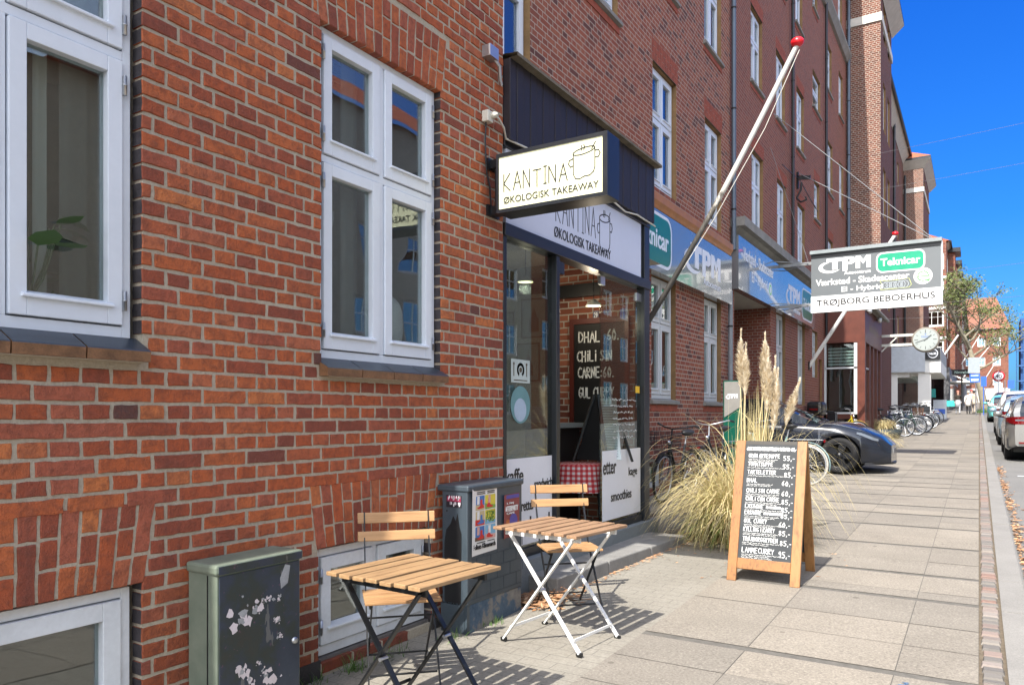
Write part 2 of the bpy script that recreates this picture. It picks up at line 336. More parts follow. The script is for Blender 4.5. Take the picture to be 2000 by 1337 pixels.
vg = t.n('ShaderNodeTexVoronoi'); t.put(vg, 'Vector', v); t.put(vg, 'Scale', 4.2); gm_ = t.math('LESS_THAN', vg.outputs['Distance'], t.math('MULTIPLY', t.noise(v, 3.1, 1), .16)); vs_ = t.math('MULTIPLY', gm_, t.math('GREATER_THAN', t.noise(v, .9, 2), .5))
c = t.mix(t.math('MULTIPLY', vs_, .55), c, (.07, .06, .05))
c = t.mix(t.math('MULTIPLY', t.ramp(t.noise(v, .8, 5, .7), [(.52, (0, 0, 0)), (.72, (1, 1, 1))]), .3), c, (.12, .105, .09))
t.bsdf(c, .88, bump=n1, bs=.5, bd=.004); SLAB = t.m
t = NT('grey_pavers'); v = t.coord(); n1 = t.noise(v, 60, 3, .65); n2 = t.noise(v, 2.2, 4)
br = t.n('ShaderNodeTexBrick', offset=.5); t.put(br, 'Vector', v); t.put(br, 'Scale', 1); br.inputs['Brick Width'].default_value = .21; br.inputs['Row Height'].default_value = .105; br.inputs['Mortar Size'].default_value = .003; br.inputs['Mortar Smooth'].default_value = .3
c = t.mix(.5, t.ramp(n1, [(.3, (.14, .128, .105)), (.7, (.30, .28, .24))]), t.ramp(n2, [(.3, (.19, .175, .145)), (.7, (.26, .243, .205))]))
c = t.mix(t.math('MULTIPLY', br.outputs['Fac'], .6), c, (.08, .075, .065)); t.bsdf(c, .9, bump=t.math('SUBTRACT', n1, br.outputs['Fac']), bs=.5, bd=.004); PAV = t.m
JOINT = plain('dark_joint_pavers', (.11, .103, .091), .92, var=.3, scale=20, bump=.4)
t = NT('cobbles'); v = t.coord(); at = t.n('ShaderNodeAttribute', attribute_name='tint'); n1 = t.noise(v, 40, 4)
c = t.ramp(at.outputs['Fac'], [(0, (.10, .095, .09)), (.3, (.16, .15, .135)), (.6, (.20, .145, .125)), (.75, (.22, .20, .175)), (.9, (.22, .12, .09)), (1, (.27, .26, .24))])
c = t.mix(t.math('MULTIPLY', n1, .5), c, (.16, .14, .125)); t.bsdf(c, .8, bump=n1, bs=.5, bd=.006); COB = t.m
t = NT('granite_kerb'); v = t.coord(); n1 = t.noise(v, 110, 3, .7); n2 = t.noise(v, 3, 4)
c = t.mix(.5, t.ramp(n1, [(.3, (.12, .117, .11)), (.7, (.30, .287, .265))]), t.ramp(n2, [(.3, (.17, .163, .15)), (.7, (.25, .24, .222))])); t.bsdf(c, .8, bump=n1, bs=.4, bd=.004); KERB = t.m
SOIL = plain('dirt', (.12, .095, .065), .95, var=.4, scale=25, bump=.6)

road = MB()
for a, b in ((-60, 60), (60, 200), (200, 500)): sheet(road, .2, 14, a, b, -.09)
struct(road.build('road', ASPH))
far = MB(); sheet(far, -400, 400, -80, 900, -.45); struct(far.build('ground', SOIL))
pv = MB()
sheet(pv, -9, -.001, -12, 52, -.0005, 1)             # joint layer
sheet(pv, -3.6, -1.79, -12, 9.2, .000, 2)
sheet(pv, -9, -2.32, 9.2, 52, .000, 2)
bands = [4.39, 5.43, 6.06, 6.34, 6.9, 7.5, 8.2, 9.4]
y = bands[-1]
while y < 52: y += random.choice([.62, .8, .95, 1.1]); bands.append(y)
ys = [-12.0]; y = -12.0
b0 = 4.39; back = []
while b0 > -12: b0 -= random.choice([1.04, .85]); back.append(b0)
bands = back[::-1]+bands
cols = [(-1.787, -1.153), (-1.148, -.382), (-.377, -.002)]
for i, (a, b) in enumerate(zip(bands, bands[1:])):
    th = .07 if i % 2 == 0 or b-a > .9 else .008
    a2 = a+th
    for (x0, x1) in (cols if b < 9.3 else [(-2.31, -1.79)]+cols):
        mids = [a2, b-.002] if b-a < .75 or b > 30 else [a2, (a2+b)/2-.002, (a2+b)/2+.003, b-.004]
        for m0, m1 in zip(mids[::2], mids[1::2]):
            sheet(pv, x0, x1, m0, m1, .003+random.uniform(-.001, .001), 0, random.uniform(.05, 1))
struct(pv.build('pavement', [SLAB, JOINT, PAV]))
far2 = MB(); sheet(far2, -9, .0, 52, 260, .0); struct(far2.build('far_pavement', SLAB))
cb = MB(); y = -3.0
while y < 60:
    L = random.uniform(.07, .13) if y < 25 else random.uniform(.3, .5)
    x0, x1 = .004+random.uniform(0, .01), .125-random.uniform(0, .012); zz = random.uniform(-.004, .006)
    pts = tilt([(x0, y, zz-.03), (x1, y, zz-.03), (x1, y+L-.012, zz-.03), (x0, y+L-.012, zz-.03), (x0+.012, y+.01, zz), (x1-.012, y+.01, zz), (x1-.012, y+L-.022, zz), (x0+.012, y+L-.022, zz)])
    cb.add(pts, [(4, 5, 6, 7), (0, 1, 5, 4), (1, 2, 6, 5), (2, 3, 7, 6), (3, 0, 4, 7)], tint=random.uniform(.01, 1)); y += L
sheet(cb, -.002, .14, -3, 260, -.014, 1)
struct(cb.build('cobble_strip', [COB, SOIL]))
kb = MB(); y = -4.0
while y < 150:
    L = random.uniform(.85, 1.15); x0, x1 = .13, .30; zz = random.uniform(-.003, .003)
    kb.add(tilt([(x0, y, zz), (x1-.015, y, zz), (x1-.015, y+L-.008, zz), (x0, y+L-.008, zz), (x1+.012, y, -.12), (x1+.012, y+L-.008, -.12), (x1, y, zz-.014), (x1, y+L-.008, zz-.014), (x0, y, -.1), (x0, y+L-.008, -.1)]),
           [(0, 1, 2, 3), (1, 6, 7, 2), (6, 4, 5, 7), (0, 3, 9, 8), (0, 8, 4, 6, 1), (3, 2, 7, 5, 9)]); y += L
struct(kb.build('kerb', KERB))
mk = MB(); sheet(mk, .62, 2.2, 17.0, 17.12, -.086); sheet(mk, 2.3, 2.4, 5, 60, -.086)
struct(mk.build('road_marking', WHITE_OLD))
sm = MB(); rs_ = random.Random(19)
for k in range(46):
    cx = rs_.choice((-.32, -.24, -.2, -.12, -.05)); cy = 4.27+.1*(cx+.2)+rs_.gauss(0, .03); r_ = rs_.uniform(.003, .012); pts = [(cx+rs_.gauss(0, .012)+r_*rs_.uniform(.5, 1.2)*cos(a), cy+r_*rs_.uniform(.5, 1.3)*sin(a)) for a in (0, 1, 2, 3, 4, 5)]
    sm.add(tilt([(a, b, .0058+k*.00001) for a, b in pts]), [tuple(range(6))])
struct(sm.build('paint_mark', plain('blue_chalk_spray', (.10, .17, .28), .9)))

# ------------------------------------------------------------------ windows and walls
def window(parent, mat, w, h, cols=2, split=.6, fr=.035, sash=.058, m=None, g=None, hinges=False, simple=False, curtain=None, drip=True, name='window', depth=.25):
    m = m or WHITE; g = g or GLASS; f = MB(); p = MB()
    B = lambda mb, u0, v0, n0, u1, v1, n1: mb.box((u0, v0, n0), (u1, v1, n1), mat=mat)
    B(f, 0, 0, -.08, fr, h, 0); B(f, w-fr, 0, -.08, w, h, 0); B(f, fr, 0, -.08, w-fr, fr*1.3, .001); B(f, fr, h-fr, -.08, w-fr, h, .001)
    ub = [fr] + sum(([w*k/cols-.018, w*k/cols+.018] for k in range(1, cols)), []) + [w-fr]
    vb = [fr*1.3, h*split-.02, h*split+.02, h-fr] if split else [fr*1.3, h-fr]
    if split: B(f, fr, h*split-.02, -.08, w-fr, h*split+.02, .0015)
    for k in range(1, cols): B(f, w*k/cols-.018, fr*1.3, -.08, w*k/cols+.018, h-fr, .0005)
    hm = []
    for i in range(0, len(ub), 2):
        for j in range(0, len(vb), 2):
            a, b, c, d = ub[i]+.005, ub[i+1]-.005, vb[j]+.006, vb[j+1]-.005
            if not simple:
                s_ = sash
                B(f, a, c, -.05, a+s_, d, .014); B(f, b-s_, c, -.05, b, d, .014); B(f, a+s_, c, -.05, b-s_, c+s_*1.15, .0135); B(f, a+s_, d-s_, -.05, b-s_, d, .0135)
                if drip: f.prism([(-.022, 0), (.03, 0), (.03, .012), (-.022, .03)], a+.04, b-.04, mat=mat @ M(((0, 0, 1, 0), (0, 1, 0, c+s_*1.1), (1, 0, 0, 0), (0, 0, 0, 1))))
            else:
                s_ = .02
            B(p, a+s_, c+s_, -.026, b-s_, d-s_, -.021)
            if hinges:
                uu = a-.006 if i == 0 else b+.006
                for vv in (c+.1, d-.1): hm.append(MB().lathe([(0, -.04), (.009, -.04), (.009, .0), (.0105, .0), (.0105, .003), (.009, .003), (.009, .04), (0, .04)], n=10, mat=mat @ M(((1, 0, 0, uu), (0, 0, 1, vv), (0, 1, 0, .018), (0, 0, 0, 1)))))
    o = f.build(name, m, parent, bevel=.003 if hinges else 0)
    p.build('pane', g, o)
    for h_ in hm: h_.build('hinge', STEEL, o)
    if curtain:
        cm = MB()
        for (a, b, cmat) in curtain:
            n = max(4, int((b-a)/.03)); pts = [(a+(b-a)*k/n, -depth+.02*sin(k*2.4)+.01*sin(k*1.1)) for k in range(n+1)]
            vs = [(u, vv, nn) for u, nn in pts for vv in (.02, h-.02)]
            cm.add(vs, [(2*k, 2*k+2, 2*k+3, 2*k+1) for k in range(n)], True, cmat, mat=mat)
        cm.build('curtain', [CURT, CURT_D], o)
    return o
def wall(mb, mat, u0, u1, v0, v1, holes=(), rev=.1, mi=0, rmi=1):
    us = sorted({u0, u1, *[x for h in holes for x in h[:2]]}); vs = sorted({v0, v1, *[x for h in holes for x in h[2:]]})
    us = [x for x in us if u0 <= x <= u1]; vs = [x for x in vs if v0 <= x <= v1]
    for a, b in zip(us, us[1:]):
        for c, d in zip(vs, vs[1:]):
            mu, mv = (a+b)/2, (c+d)/2
            if any(h[0] < mu < h[1] and h[2] < mv < h[3] for h in holes): continue
            mb.add([(a, c, 0), (b, c, 0), (b, d, 0), (a, d, 0)], [(0, 1, 2, 3)], mi=mi, mat=mat)
    for (a, b, c, d) in holes:
        mb.add([(a, c, 0), (b, c, 0), (b, d, 0), (a, d, 0), (a, c, -rev), (b, c, -rev), (b, d, -rev), (a, d, -rev)],
               [(0, 4, 5, 1), (1, 5, 6, 2), (2, 6, 7, 3), (3, 7, 4, 0)], mi=rmi, mat=mat)
def sill(mb, mat, u0, u1, v, out=.05, th=.05, back=.1, mi=0):
    mb.add([(u0, v, -back), (u1, v, -back), (u1, v-.035, out), (u0, v-.035, out), (u0, v-.035-th, out), (u1, v-.035-th, out), (u1, v-.06-th, -back), (u0, v-.06-th, -back)],
           [(0, 3, 2, 1), (3, 4, 5, 2), (4, 7, 6, 5), (0, 7, 4, 3), (1, 2, 5, 6)], mi=mi, mat=mat)

# ---- nearest house: every brick of its street front is modelled
t = NT('brick_face'); v = t.coord(); at = t.n('ShaderNodeAttribute', attribute_name='tint')
n1 = t.noise(v, 28, 5, .65); n2 = t.noise(v, 120, 3, .7); n3 = t.noise(v, .9, 3)
bc = t.ramp(at.outputs['Fac'], [(.0, (.085, .05, .045)), (.08, (.15, .055, .045)), (.2, (.27, .07, .04)), (.4, (.39, .092, .035)), (.65, (.45, .125, .045)), (.8, (.33, .088, .05)), (.9, (.38, .112, .065)), (1, (.51, .165, .055))])
c = t.mix(t.math('MULTIPLY', t.ramp(n1, [(.42, (0, 0, 0)), (.68, (1, 1, 1))]), .65), bc, (.15, .05, .032))
c = t.mix(t.math('MULTIPLY', t.ramp(n2, [(.6, (0, 0, 0)), (.8, (1, 1, 1))]), .35), c, (.5, .27, .18))
sx = t.n('ShaderNodeSeparateXYZ'); t.put(sx, 0, v)
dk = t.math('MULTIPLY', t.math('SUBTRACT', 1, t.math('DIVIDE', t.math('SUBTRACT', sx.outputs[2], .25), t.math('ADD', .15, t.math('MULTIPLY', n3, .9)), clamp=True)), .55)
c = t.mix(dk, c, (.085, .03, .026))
stk = t.noise(t.mapping(v, (1, 7, .35)), 1.6, 5, .65); c = t.mix(t.math('MULTIPLY', t.ramp(stk, [(.53, (0, 0, 0)), (.72, (1, 1, 1))]), .42), c, (.12, .045, .035))
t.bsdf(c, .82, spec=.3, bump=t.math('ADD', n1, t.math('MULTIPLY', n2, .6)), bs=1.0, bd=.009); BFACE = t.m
t = NT('lime_mortar'); v = t.coord(); n1 = t.noise(v, 70, 4, .7); n2 = t.noise(v, 2, 3)
t.bsdf(t.mix(.5, t.ramp(n1, [(.3, (.27, .235, .18)), (.7, (.53, .465, .365))]), t.ramp(n2, [(.3, (.34, .295, .23)), (.7, (.45, .395, .31))])), .95, bump=n1, bs=.7, bd=.008); MORT = t.m
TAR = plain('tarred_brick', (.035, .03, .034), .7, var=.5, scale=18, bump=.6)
XA = -2.98; RH = .072
near = thing('brick_house', 'near orange brick house with white casement windows, its corner beside the takeaway shop', 'house', (XA, 4.65, .1))
L0 = V((XA, 4.65, .1))
def rel(o, base=None):
    """children were drawn in street coordinates: bring them under their thing"""
    b = o.parent.matrix_basis if o.parent else None
    return o
OPA = [(.80, 1.835, 1.745, 3.58), (2.855, 3.89, 1.73, 3.58), (.80, 1.835, .165, .765), (2.835, 3.79, .15, .757)]
ARC = [(.80, 1.835, .765, .345), (2.835, 3.79, .757, .345), (.80, 1.835, 3.58, .36), (2.855, 3.89, 3.58, .36)]
bk = MB()
def brick(y0, y1, z0, z1, quad=None, tint=None, side=None):
    q = quad or [(y0, z0), (y1, z0), (y1, z1), (y0, z1)]
    per = []
    for i in range(4):
        a, b = q[i], q[(i+1) % 4]; ln = math.hypot(b[0]-a[0], b[1]-a[1]); k = max(1, round(ln/.036))
        for j in range(k): per.append((a[0]+(b[0]-a[0])*j/k, a[1]+(b[1]-a[1])*j/k))
    cy = sum(p[0] for p in per)/len(per); cz = sum(p[1] for p in per)/len(per); J = .0024
    per = [(a+random.uniform(-J, J), b+random.uniform(-J, J)) for a, b in per]
    xo = XA+random.uniform(-.002, .002); t_ = random.random() if tint is None else tint
    if tint is None and random.random() < .92: t_ = .15+.85*t_
    n = len(per); tx = random.uniform(-.02, .02); tz = random.uniform(-.03, .03)
    inn = []
    for a, b in per:
        dx, dz_ = cy-a, cz-b; ln = math.hypot(dx, dz_) or 1
        inn.append((a+dx/ln*.0045, b+dz_/ln*.0045))
    vs = [(xo+tx*(a-cy)+tz*(b-cz), a, b) for a, b in inn]+[(xo-.0045, a, b) for a, b in per]+[(xo-.07, a, b) for a, b in per]
    bk.add(vs, [tuple(range(n))], False, 0, t_)
    for r in (0, 1):
        for i in range(n):
            j = (i+1) % n; mi = 0
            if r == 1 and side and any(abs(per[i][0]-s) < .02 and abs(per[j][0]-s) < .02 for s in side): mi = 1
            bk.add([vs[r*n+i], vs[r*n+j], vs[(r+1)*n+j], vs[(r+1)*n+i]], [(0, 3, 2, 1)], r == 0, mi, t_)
def arcspan(a, z):
    y0, y1, zb, h = a; k = (z-zb)/h
    return (y0-.02-.05*k, y1+.02+.05*k) if 0 <= k <= 1.02 else None
row = 0; z = .15-.072*3
YL, YR, ZT = -2.5, 4.65, 4.96
row = 0
while z < ZT:
    st_ = row % 2 == 0; wd = .24 if st_ else .12
    sh_ = (.12 if (row//2) % 2 else 0) if st_ else .06
    y = YR - wd*40 - sh_
    while y < YR:
        a, b = y+.0075, y+wd-.0075; y += wd
        if random.random() < .5: a += random.uniform(-.003, .003); b += random.uniform(-.003, .003)
        spans = [(max(a, YL), min(b, YR))]
        for (oy0, oy1, oz0, oz1) in OPA:
            lo = oz0 - (.065 if oz0 > 1 else 0)
            ex = .03 if (oz0 > 1 and z < oz0-.0) else 0
            if lo-.045 < z < oz1-.02: spans = sum(([(p, min(q, oy0-.004-ex)), (max(p, oy1+.004+ex), q)] for p, q in spans), [])
        for ar in ARC:
            s2 = arcspan(ar, z+.036)
            if s2: spans = sum(([(p, min(q, s2[0]-.006)), (max(p, s2[1]+.006), q)] for p, q in spans), [])
        for p, q in spans:
            if q-p < .022 or z+RH < .07+SL*p: continue
            sd = [o_ for oy in OPA for o_ in (oy[0]-.004, oy[1]+.004) if oy[2]-.1 < z < oy[3]]
            brick(p, q, z+.0078, z+RH-.0078, side=sd)
    row += 1; z += RH
for (y0, y1, zb, h) in ARC:                                   # leaning soldier bricks over the openings
    n = int((y1-y0+.1)/.072); k = 0
    for i in range(n):
        def edge(f, z_):
            s0, s1 = arcspan((y0, y1, zb, h), z_); return s0+(s1-s0)*f
        f0, f1 = i/n, (i+1)/n; g = .006
        cuts = [0, .34, .68, 1.0] if i % 2 else [0, .66, 1.0]
        if i % 4 == 2: cuts = [0, .36, 1.0]
        sag = lambda f: .018*(1-(2*f-1)**2)
        for c0, c1 in zip(cuts, cuts[1:]):
            z0, z1 = zb+h*c0+(g if c0 else .0)+sag((f0+f1)/2)*0, zb+h*c1-g
            brick(0, 0, 0, 0, quad=[(edge(f0, z0)+g, z0), (edge(f1, z0)-g, z0), (edge(f1, z1)-g, z1), (edge(f0, z1)+g, z1)])
near.location = (0, 0, 0)
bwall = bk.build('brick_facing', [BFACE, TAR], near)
mo = MB(); mm = FX(XA-.0055, 0, 0)
wall(mo, mm, -16, YR, -.5, 4.95, [(a-.011, b+.011, c-.011, d+.004) for a, b, c, d in OPA], .16, 0, 0)
wall(mo, frame((-12, YR, 0), (1, 0, 0), (0, 0, 1)) @ M.Identity(4), 0, 12+XA-.0055, -.5, 4.95)
mo.f[-1] = mo.f[-1][::-1]
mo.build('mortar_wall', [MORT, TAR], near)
wl = MB(); wall(wl, FX(XA-.002, 0, 0), -16, YL, -.5, 4.95); wl.build('side_wall', BR_A, near)
rf = MB(); rf.add([(XA+.0, -16, 4.9), (XA+.0, YR+.01, 4.9), (-7.5, YR+.01, 9), (-7.5, -16, 9), (-12, YR+.01, 4.9), (-12, -16, 4.9), (XA+.02, -16, 5.02), (XA+.02, YR+.01, 5.02), (-7.5, YR+.01, 9.12), (-7.5, -16, 9.12)],
    [(0, 1, 2, 3), (6, 9, 8, 7), (0, 6, 7, 1), (1, 7, 8, 2), (2, 4, 5, 3)]); rf.build('roof', TILE, near)
pl = MB(); pl.box((XA-.1, -3, -.3), (XA+.004, 2.835, .1)); pl.box((XA-.1, 2.6, -.3), (XA+.005, 2.838, .165))
pl.box((XA-.12, 2.842, -.2), (XA-.03, 3.8, .158), 1); pl.box((XA-.1, 3.8, -.3), (XA+.004, YR, .16)); pl.build('plinth', [PLINTH, GREYPL], near)
for (a, b, zt) in ((.78, 1.845, 1.79), (2.835, 3.905, 1.779)):
    n = 4; sl_ = MB()
    for i in range(n):
        u0, u1 = a+(b-a)*i/n+.003, a+(b-a)*(i+1)/n-.003
        sl_.add([(XA-.05, u0, zt+.003), (XA-.05, u1, zt+.003), (XA+.055, u1, zt-.052), (XA+.055, u0, zt-.052), (XA+.06, u0, zt-.058), (XA+.06, u1, zt-.058), (XA+.056, u1, zt-.1), (XA+.056, u0, zt-.1), (XA-.06, u0, zt-.1), (XA-.06, u1, zt-.1)],
                [(0, 3, 2, 1), (3, 4, 5, 2)], mi=0)
        sl_.add([(XA+.06, u0, zt-.058), (XA+.06, u1, zt-.058), (XA+.056, u1, zt-.1), (XA+.056, u0, zt-.1), (XA-.06, u0, zt-.1), (XA-.06, u1, zt-.1), (XA-.05, u0, zt), (XA-.05, u1, zt), (XA+.055, u0, zt-.054), (XA+.055, u1, zt-.054)],
                [(0, 3, 2, 1), (3, 4, 5, 2), (6, 4, 3, 0, 8), (7, 9, 1, 2, 5)], mi=1)
    sl_.box((XA-.05, a+.02, zt-.104), (XA+.052, b-.02, zt-.101), 2)
    sl_.build('window_sill', [SLATE, SILLBR, MORT], near)
for (y0, y1, z0, z1), sp_, cu in (((.83, 1.818, 1.79, 3.58), .655, [(.5, .62, 0), (.66, .72, 0), (.76, .95, 1)]), ((2.86, 3.887, 1.779, 3.58), .605, [(.08, .2, 0), (.3, .45, 1)])):
    window(near, FX(-3.03, y0, z0), y1-y0, z1-z0, 2, sp_, .036, .062, hinges=True, curtain=cu, depth=.12)
window(near, FX(-3.03, .83, .2), .985, .552, 1, 0, .04, .075, m=WHITE_OLD, hinges=True)
window(near, FX(-3.03, 2.838, .165), .945, .578, 2, 0, .04, .07, m=WHITE_OLD, hinges=True)
im = MB()
for (y0, y1, z0, z1) in ((-2, 4.3, 1.2, 4.2), (-2, 4.3, .1, 1.1)):
    im.add([(-3.15, y0, z0), (-3.15, y1, z0), (-3.15, y1, z1), (-3.15, y0, z1), (-6.5, y0, z0), (-6.5, y1, z0), (-6.5, y1, z1), (-6.5, y0, z1)], [(4, 5, 6, 7), (0, 1, 5, 4), (2, 3, 7, 6), (1, 2, 6, 5), (0, 4, 7, 3)])
im.build('room', plain('room_wall', (.34, .33, .3), .9, var=.1), near)
# ------------------------------------------------------------------ the takeaway shop in the recess
PURPLE = plain('dark_purple_cladding', (.013, .009, .013), .55, var=.35, scale=5)
WHITEPL = plain('white_sign_panel', (.62, .66, .78), .35, var=.03, scale=2)
INK = plain('black_lettering', (.01, .01, .012), .5)
FILM = plain('white_window_film', (.70, .71, .75), .6, var=.04)
LEDGE = plain('grey_ledge', (.17, .19, .2), .7, var=.15)
BRIN = brick_mat('brick_indoors', [(.18,.06,.04), (.34,.12,.07), (.40,.16,.1), (.30,.1,.06)], (.42, .38, .33), mort=.007)
XS = -3.0
shop = thing('takeaway_shop', 'glass takeaway shop with dark frame under a dark purple boarded canopy', 'shop front', (0, 0, 0))
sf = MB()
sf.box((XS-.1, 4.66, .27), (XS+.03, 7.56, .36)); LD = MB(); LD.box((XS-.15, 4.66, .1), (XS+.075, 7.66, .36)); LD.build('ledge', LEDGE, shop)
sf = MB()
for y0, y1 in ((7.40, 7.545), (5.47, 5.53), (4.655, 4.70)): sf.box((XS-.09, y0, .36), (XS+.02, y1, 2.8 if y1 < 7 else 4.0))
sf.box((XS-.1, 4.655, 2.80), (XS+.035, 7.545, 2.895)); sf.box((XS-.1, 4.655, 3.46), (XS+.03, 7.545, 3.56)); sf.box((XS-.09, 7.32, 2.895), (XS+.0, 7.40, 3.46))
sf.box((XS-.08, 4.7, .361), (XS+.0, 5.47, .43)); sf.box((XS-.08, 6.44, .361), (XS+.0, 7.40, .43))
sf.box((-4.15, 7.46, .36), (XS-.09, 7.545, .44)); sf.box((-4.15, 7.46, 2.8), (XS-.09, 7.545, 4.0)); sf.build('frame', BLACKM, shop, bevel=.004)
sg = MB(); sg.box((XS-.06, 4.70, 2.896), (XS+.012, 7.32, 3.459)); fs = sg.build('fascia_sign', WHITEPL, shop)
lm = MB(); m_ = FX(XS+.0125, 0, 0); rr = random.Random(3)
stroke(lm, 'KANTINA', m_, 5.47, 3.09, .265, .76, .0085, .3, .03, rr)
letter(lm, 'ØKOLOGISK TAKEAWAY', m_, 5.44, 2.95, 1.12, .088, bold=.0)
def pot(mb, mat, x, y, w_, h_, th):
    P = lambda pts: poly_line(mb, [(x+a*w_, y+b*h_) for a, b in pts], mat, th)
    P([(.17, .78), (.17, .2), (.24, .06), (.36, .03), (.52, .09), (.68, .09), (.8, .18), (.84, .3), (.84, .86)])
    P([(.5+.34*cos(R(a)), .83+.09*sin(R(a))+.04*cos(R(a))) for a in range(0, 361, 20)])
    P([(.17, .66), (.05, .62), (.02, .52), (.08, .42), (.15, .44)]); P([(.85, .78), (.95, .78), (1, .68), (.95, .58), (.86, .58)])
    P([(.74, .84), (.86, 1.03)]); P([(.42, .86), (.44, .93), (.42, 1.0)]); P([(.5, .86), (.52, .94), (.5, 1.01)])
pot(lm, m_, 6.26, 2.985, .34, .40, .0095); lm.build('lettering', INK, fs)
# boarded canopy with its capping
cn = MB(); y = 4.655; i = 0
while y < 7.53:
    y1 = min(y+.098, 7.535); cn.box((XS-.02, y+.003, 3.50), (XS+.075+(.003 if i % 2 else 0), y1-.003, 4.10)); y = y1; i += 1
cn.box((-4.19, 4.66, 3.56), (XS-.021, 7.53, 4.095)); cn.box((XS+.0, 4.66, 3.505), (XS+.068, 7.53, 4.09))
cn.build('canopy_cladding', PURPLE, shop, bevel=.003)
cp = MB(); cp.add([(XS+.14, 4.655, 4.10), (XS+.14, 7.60, 4.10), (XS+.14, 7.60, 4.125), (XS+.14, 4.655, 4.125), (-4.19, 4.655, 4.26), (-4.19, 7.60, 4.26), (-4.19, 4.655, 4.101), (-4.19, 7.60, 4.101)], [(0, 1, 2, 3), (3, 2, 5, 4), (1, 7, 5, 2), (0, 6, 7, 1)])
cp.box((-4.2, 4.66, 4.262), (-4.17, 7.6, 4.31)); cp.build('canopy_capping', plain('weathered_felt', (.14, .12, .09), .9, var=.4, scale=8, bump=.5), shop)
# glass: fixed pane, opened door leaf, sliding pane
def pane(y0, y1, x=XS-.03, n='glass_pane'): 
    g = MB(); g.box((x-.006, y0, .43), (x+.006, y1, 2.8)); return g.build(n, GLASS_SHOP, shop)
pa = pane(4.7, 5.47); pb = pane(6.42, 7.40)
dl = MB(); dl.box((-3.62, 5.56, .39), (-3.04, 5.575, 2.75)); dlo = dl.build('glass_door', GLASS_SHOP, shop)
for a_, b2_, n_ in (((-3.08, 5.535, 2.66), (-2.985, 5.62, 2.76), 'door_closer'), ((-3.66, 5.545, .37), (-3.62, 5.59, 2.78), 'door_stile'), ((-3.05, 5.545, 1.05), (-3.03, 5.625, 1.75), 'door_handle')): MB().box(a_, b2_).build(n_, BLACKM, dlo)
dfm = MB(); dfm.box((-3.6, 5.575, .42), (-3.05, 5.578, 1.12)); dfm.build('privacy_film', plain('frosted_film', (.42, .58, .64), .6), dlo)
cl = MB(); cl.box((XS-.045, 7.28, 2.66), (XS-.015, 7.40, 2.74)); cl.build('glass_clamp', STEEL, pb); cl = MB(); cl.box((XS-.045, 6.40, 2.70), (XS-.015, 6.50, 2.78)); cl.build('glass_clamp', STEEL, pb)
def film(y0, y1, z0, z1, par):
    f = MB(); f.box((XS-.0235, y0, z0), (XS-.0205, y1, z1)); return f.build('window_film', FILM, par)
fa = film(4.70, 5.465, .455, 1.135, pa); fb = film(6.45, 7.385, .46, 1.128, pb)
ma = FX(XS-.0204, 0, 0)
for wd_, x_, z_, w_, h_, par_ in (('kaffe', 4.74, .955, .26, .105, fa), ('sandwich', 5.17, .885, .295, .07, fa), ('retter', 4.97, .72, .2, .07, fa), ('brød', 5.1, .54, .32, .13, fa), ('etter', 6.462, .90, .30, .12, fb), ('kage', 7.07, .83, .22, .11, fb), ('smoothies', 6.64, .63, .50, .095, fb)):
    la = MB(); letter(la, wd_, ma, x_, z_, w_, h_, .013); la.build('lettering', INK, par_)
# stickers on the left pane
def disc(mb, mat, x, y, r, lift, mi=0, n=40): mb.prism([(x+r*cos(2*pi*k/n), y+r*sin(2*pi*k/n)) for k in range(n)], 0, lift, mat, mi)
SK = [plain('pale_sticker', (.45, .52, .5), .5), plain('teal_sticker', (.12, .26, .28), .5), plain('pale_blue_sticker', (.36, .46, .58), .5), plain('bronze_print', (.08, .06, .03), .5)]
st = MB(); disc(st, ma, 4.96, 1.55, .145, .001, 1); disc(st, ma, 4.955, 1.51, .09, .002, 2); st.build('round_sticker', SK, pa)
st = MB(); st.prism([(4.82, 1.72), (5.10, 1.72), (5.10, 1.90), (4.82, 1.90)], 0, .001, ma, 0)
for (a, b) in ((-150, 60), (90, 240)):
    st.prism([(4.96+.055*cos(R(k)), 1.82+.055*sin(R(k))) for k in range(-60, 241, 15)]+[(4.96+.032*cos(R(k)), 1.82+.032*sin(R(k))) for k in range(240, -61, -15)], 0, .002, ma, 3)
disc(st, ma, 4.96, 1.82, .02, .0022, 3)
for xx in (4.86, 5.05): st.prism([(xx-.006, 1.77), (xx+.006, 1.77), (xx+.006, 1.87), (xx-.006, 1.87)], 0, .002, ma, 3); disc(st, ma, xx, 1.865, .012, .0021, 3, 10)
st.prism([(4.86, 1.735), (5.06, 1.735), (5.06, 1.743), (4.86, 1.743)], 0, .002, ma, 3)
st.build('sticker', SK, pa)
lb2 = MB(); rr = random.Random(11)
for k in range(7):
    z = 1.62-.062*k
    stroke(lb2, ['LATTE', 'CHAI', 'AMERICANO', 'ESPRESSO', 'TE', 'MATCHA', 'KAKAO'][k] if 0 else '', ma, 6.6, z, .03)
    x = 6.62+rr.random()*.1
    while x < 7.2: 
        l_ = rr.uniform(.02, .09); poly_line(lb2, [(x+l_*q/4, z+rr.uniform(-.008, .012)) for q in range(5)], ma, .006); x += l_+.025
lb2.build('chalk_writing', plain('chalk', (.75, .76, .75), .9), pb)
ys_ = MB(); ys_.prism([(7.25, 1.70), (7.36, 1.70), (7.36, 1.77), (7.25, 1.77)], 0, .001, ma); ys_.build('yellow_sticker', plain('yellow_print', (.8, .5, .03), .5), pb)
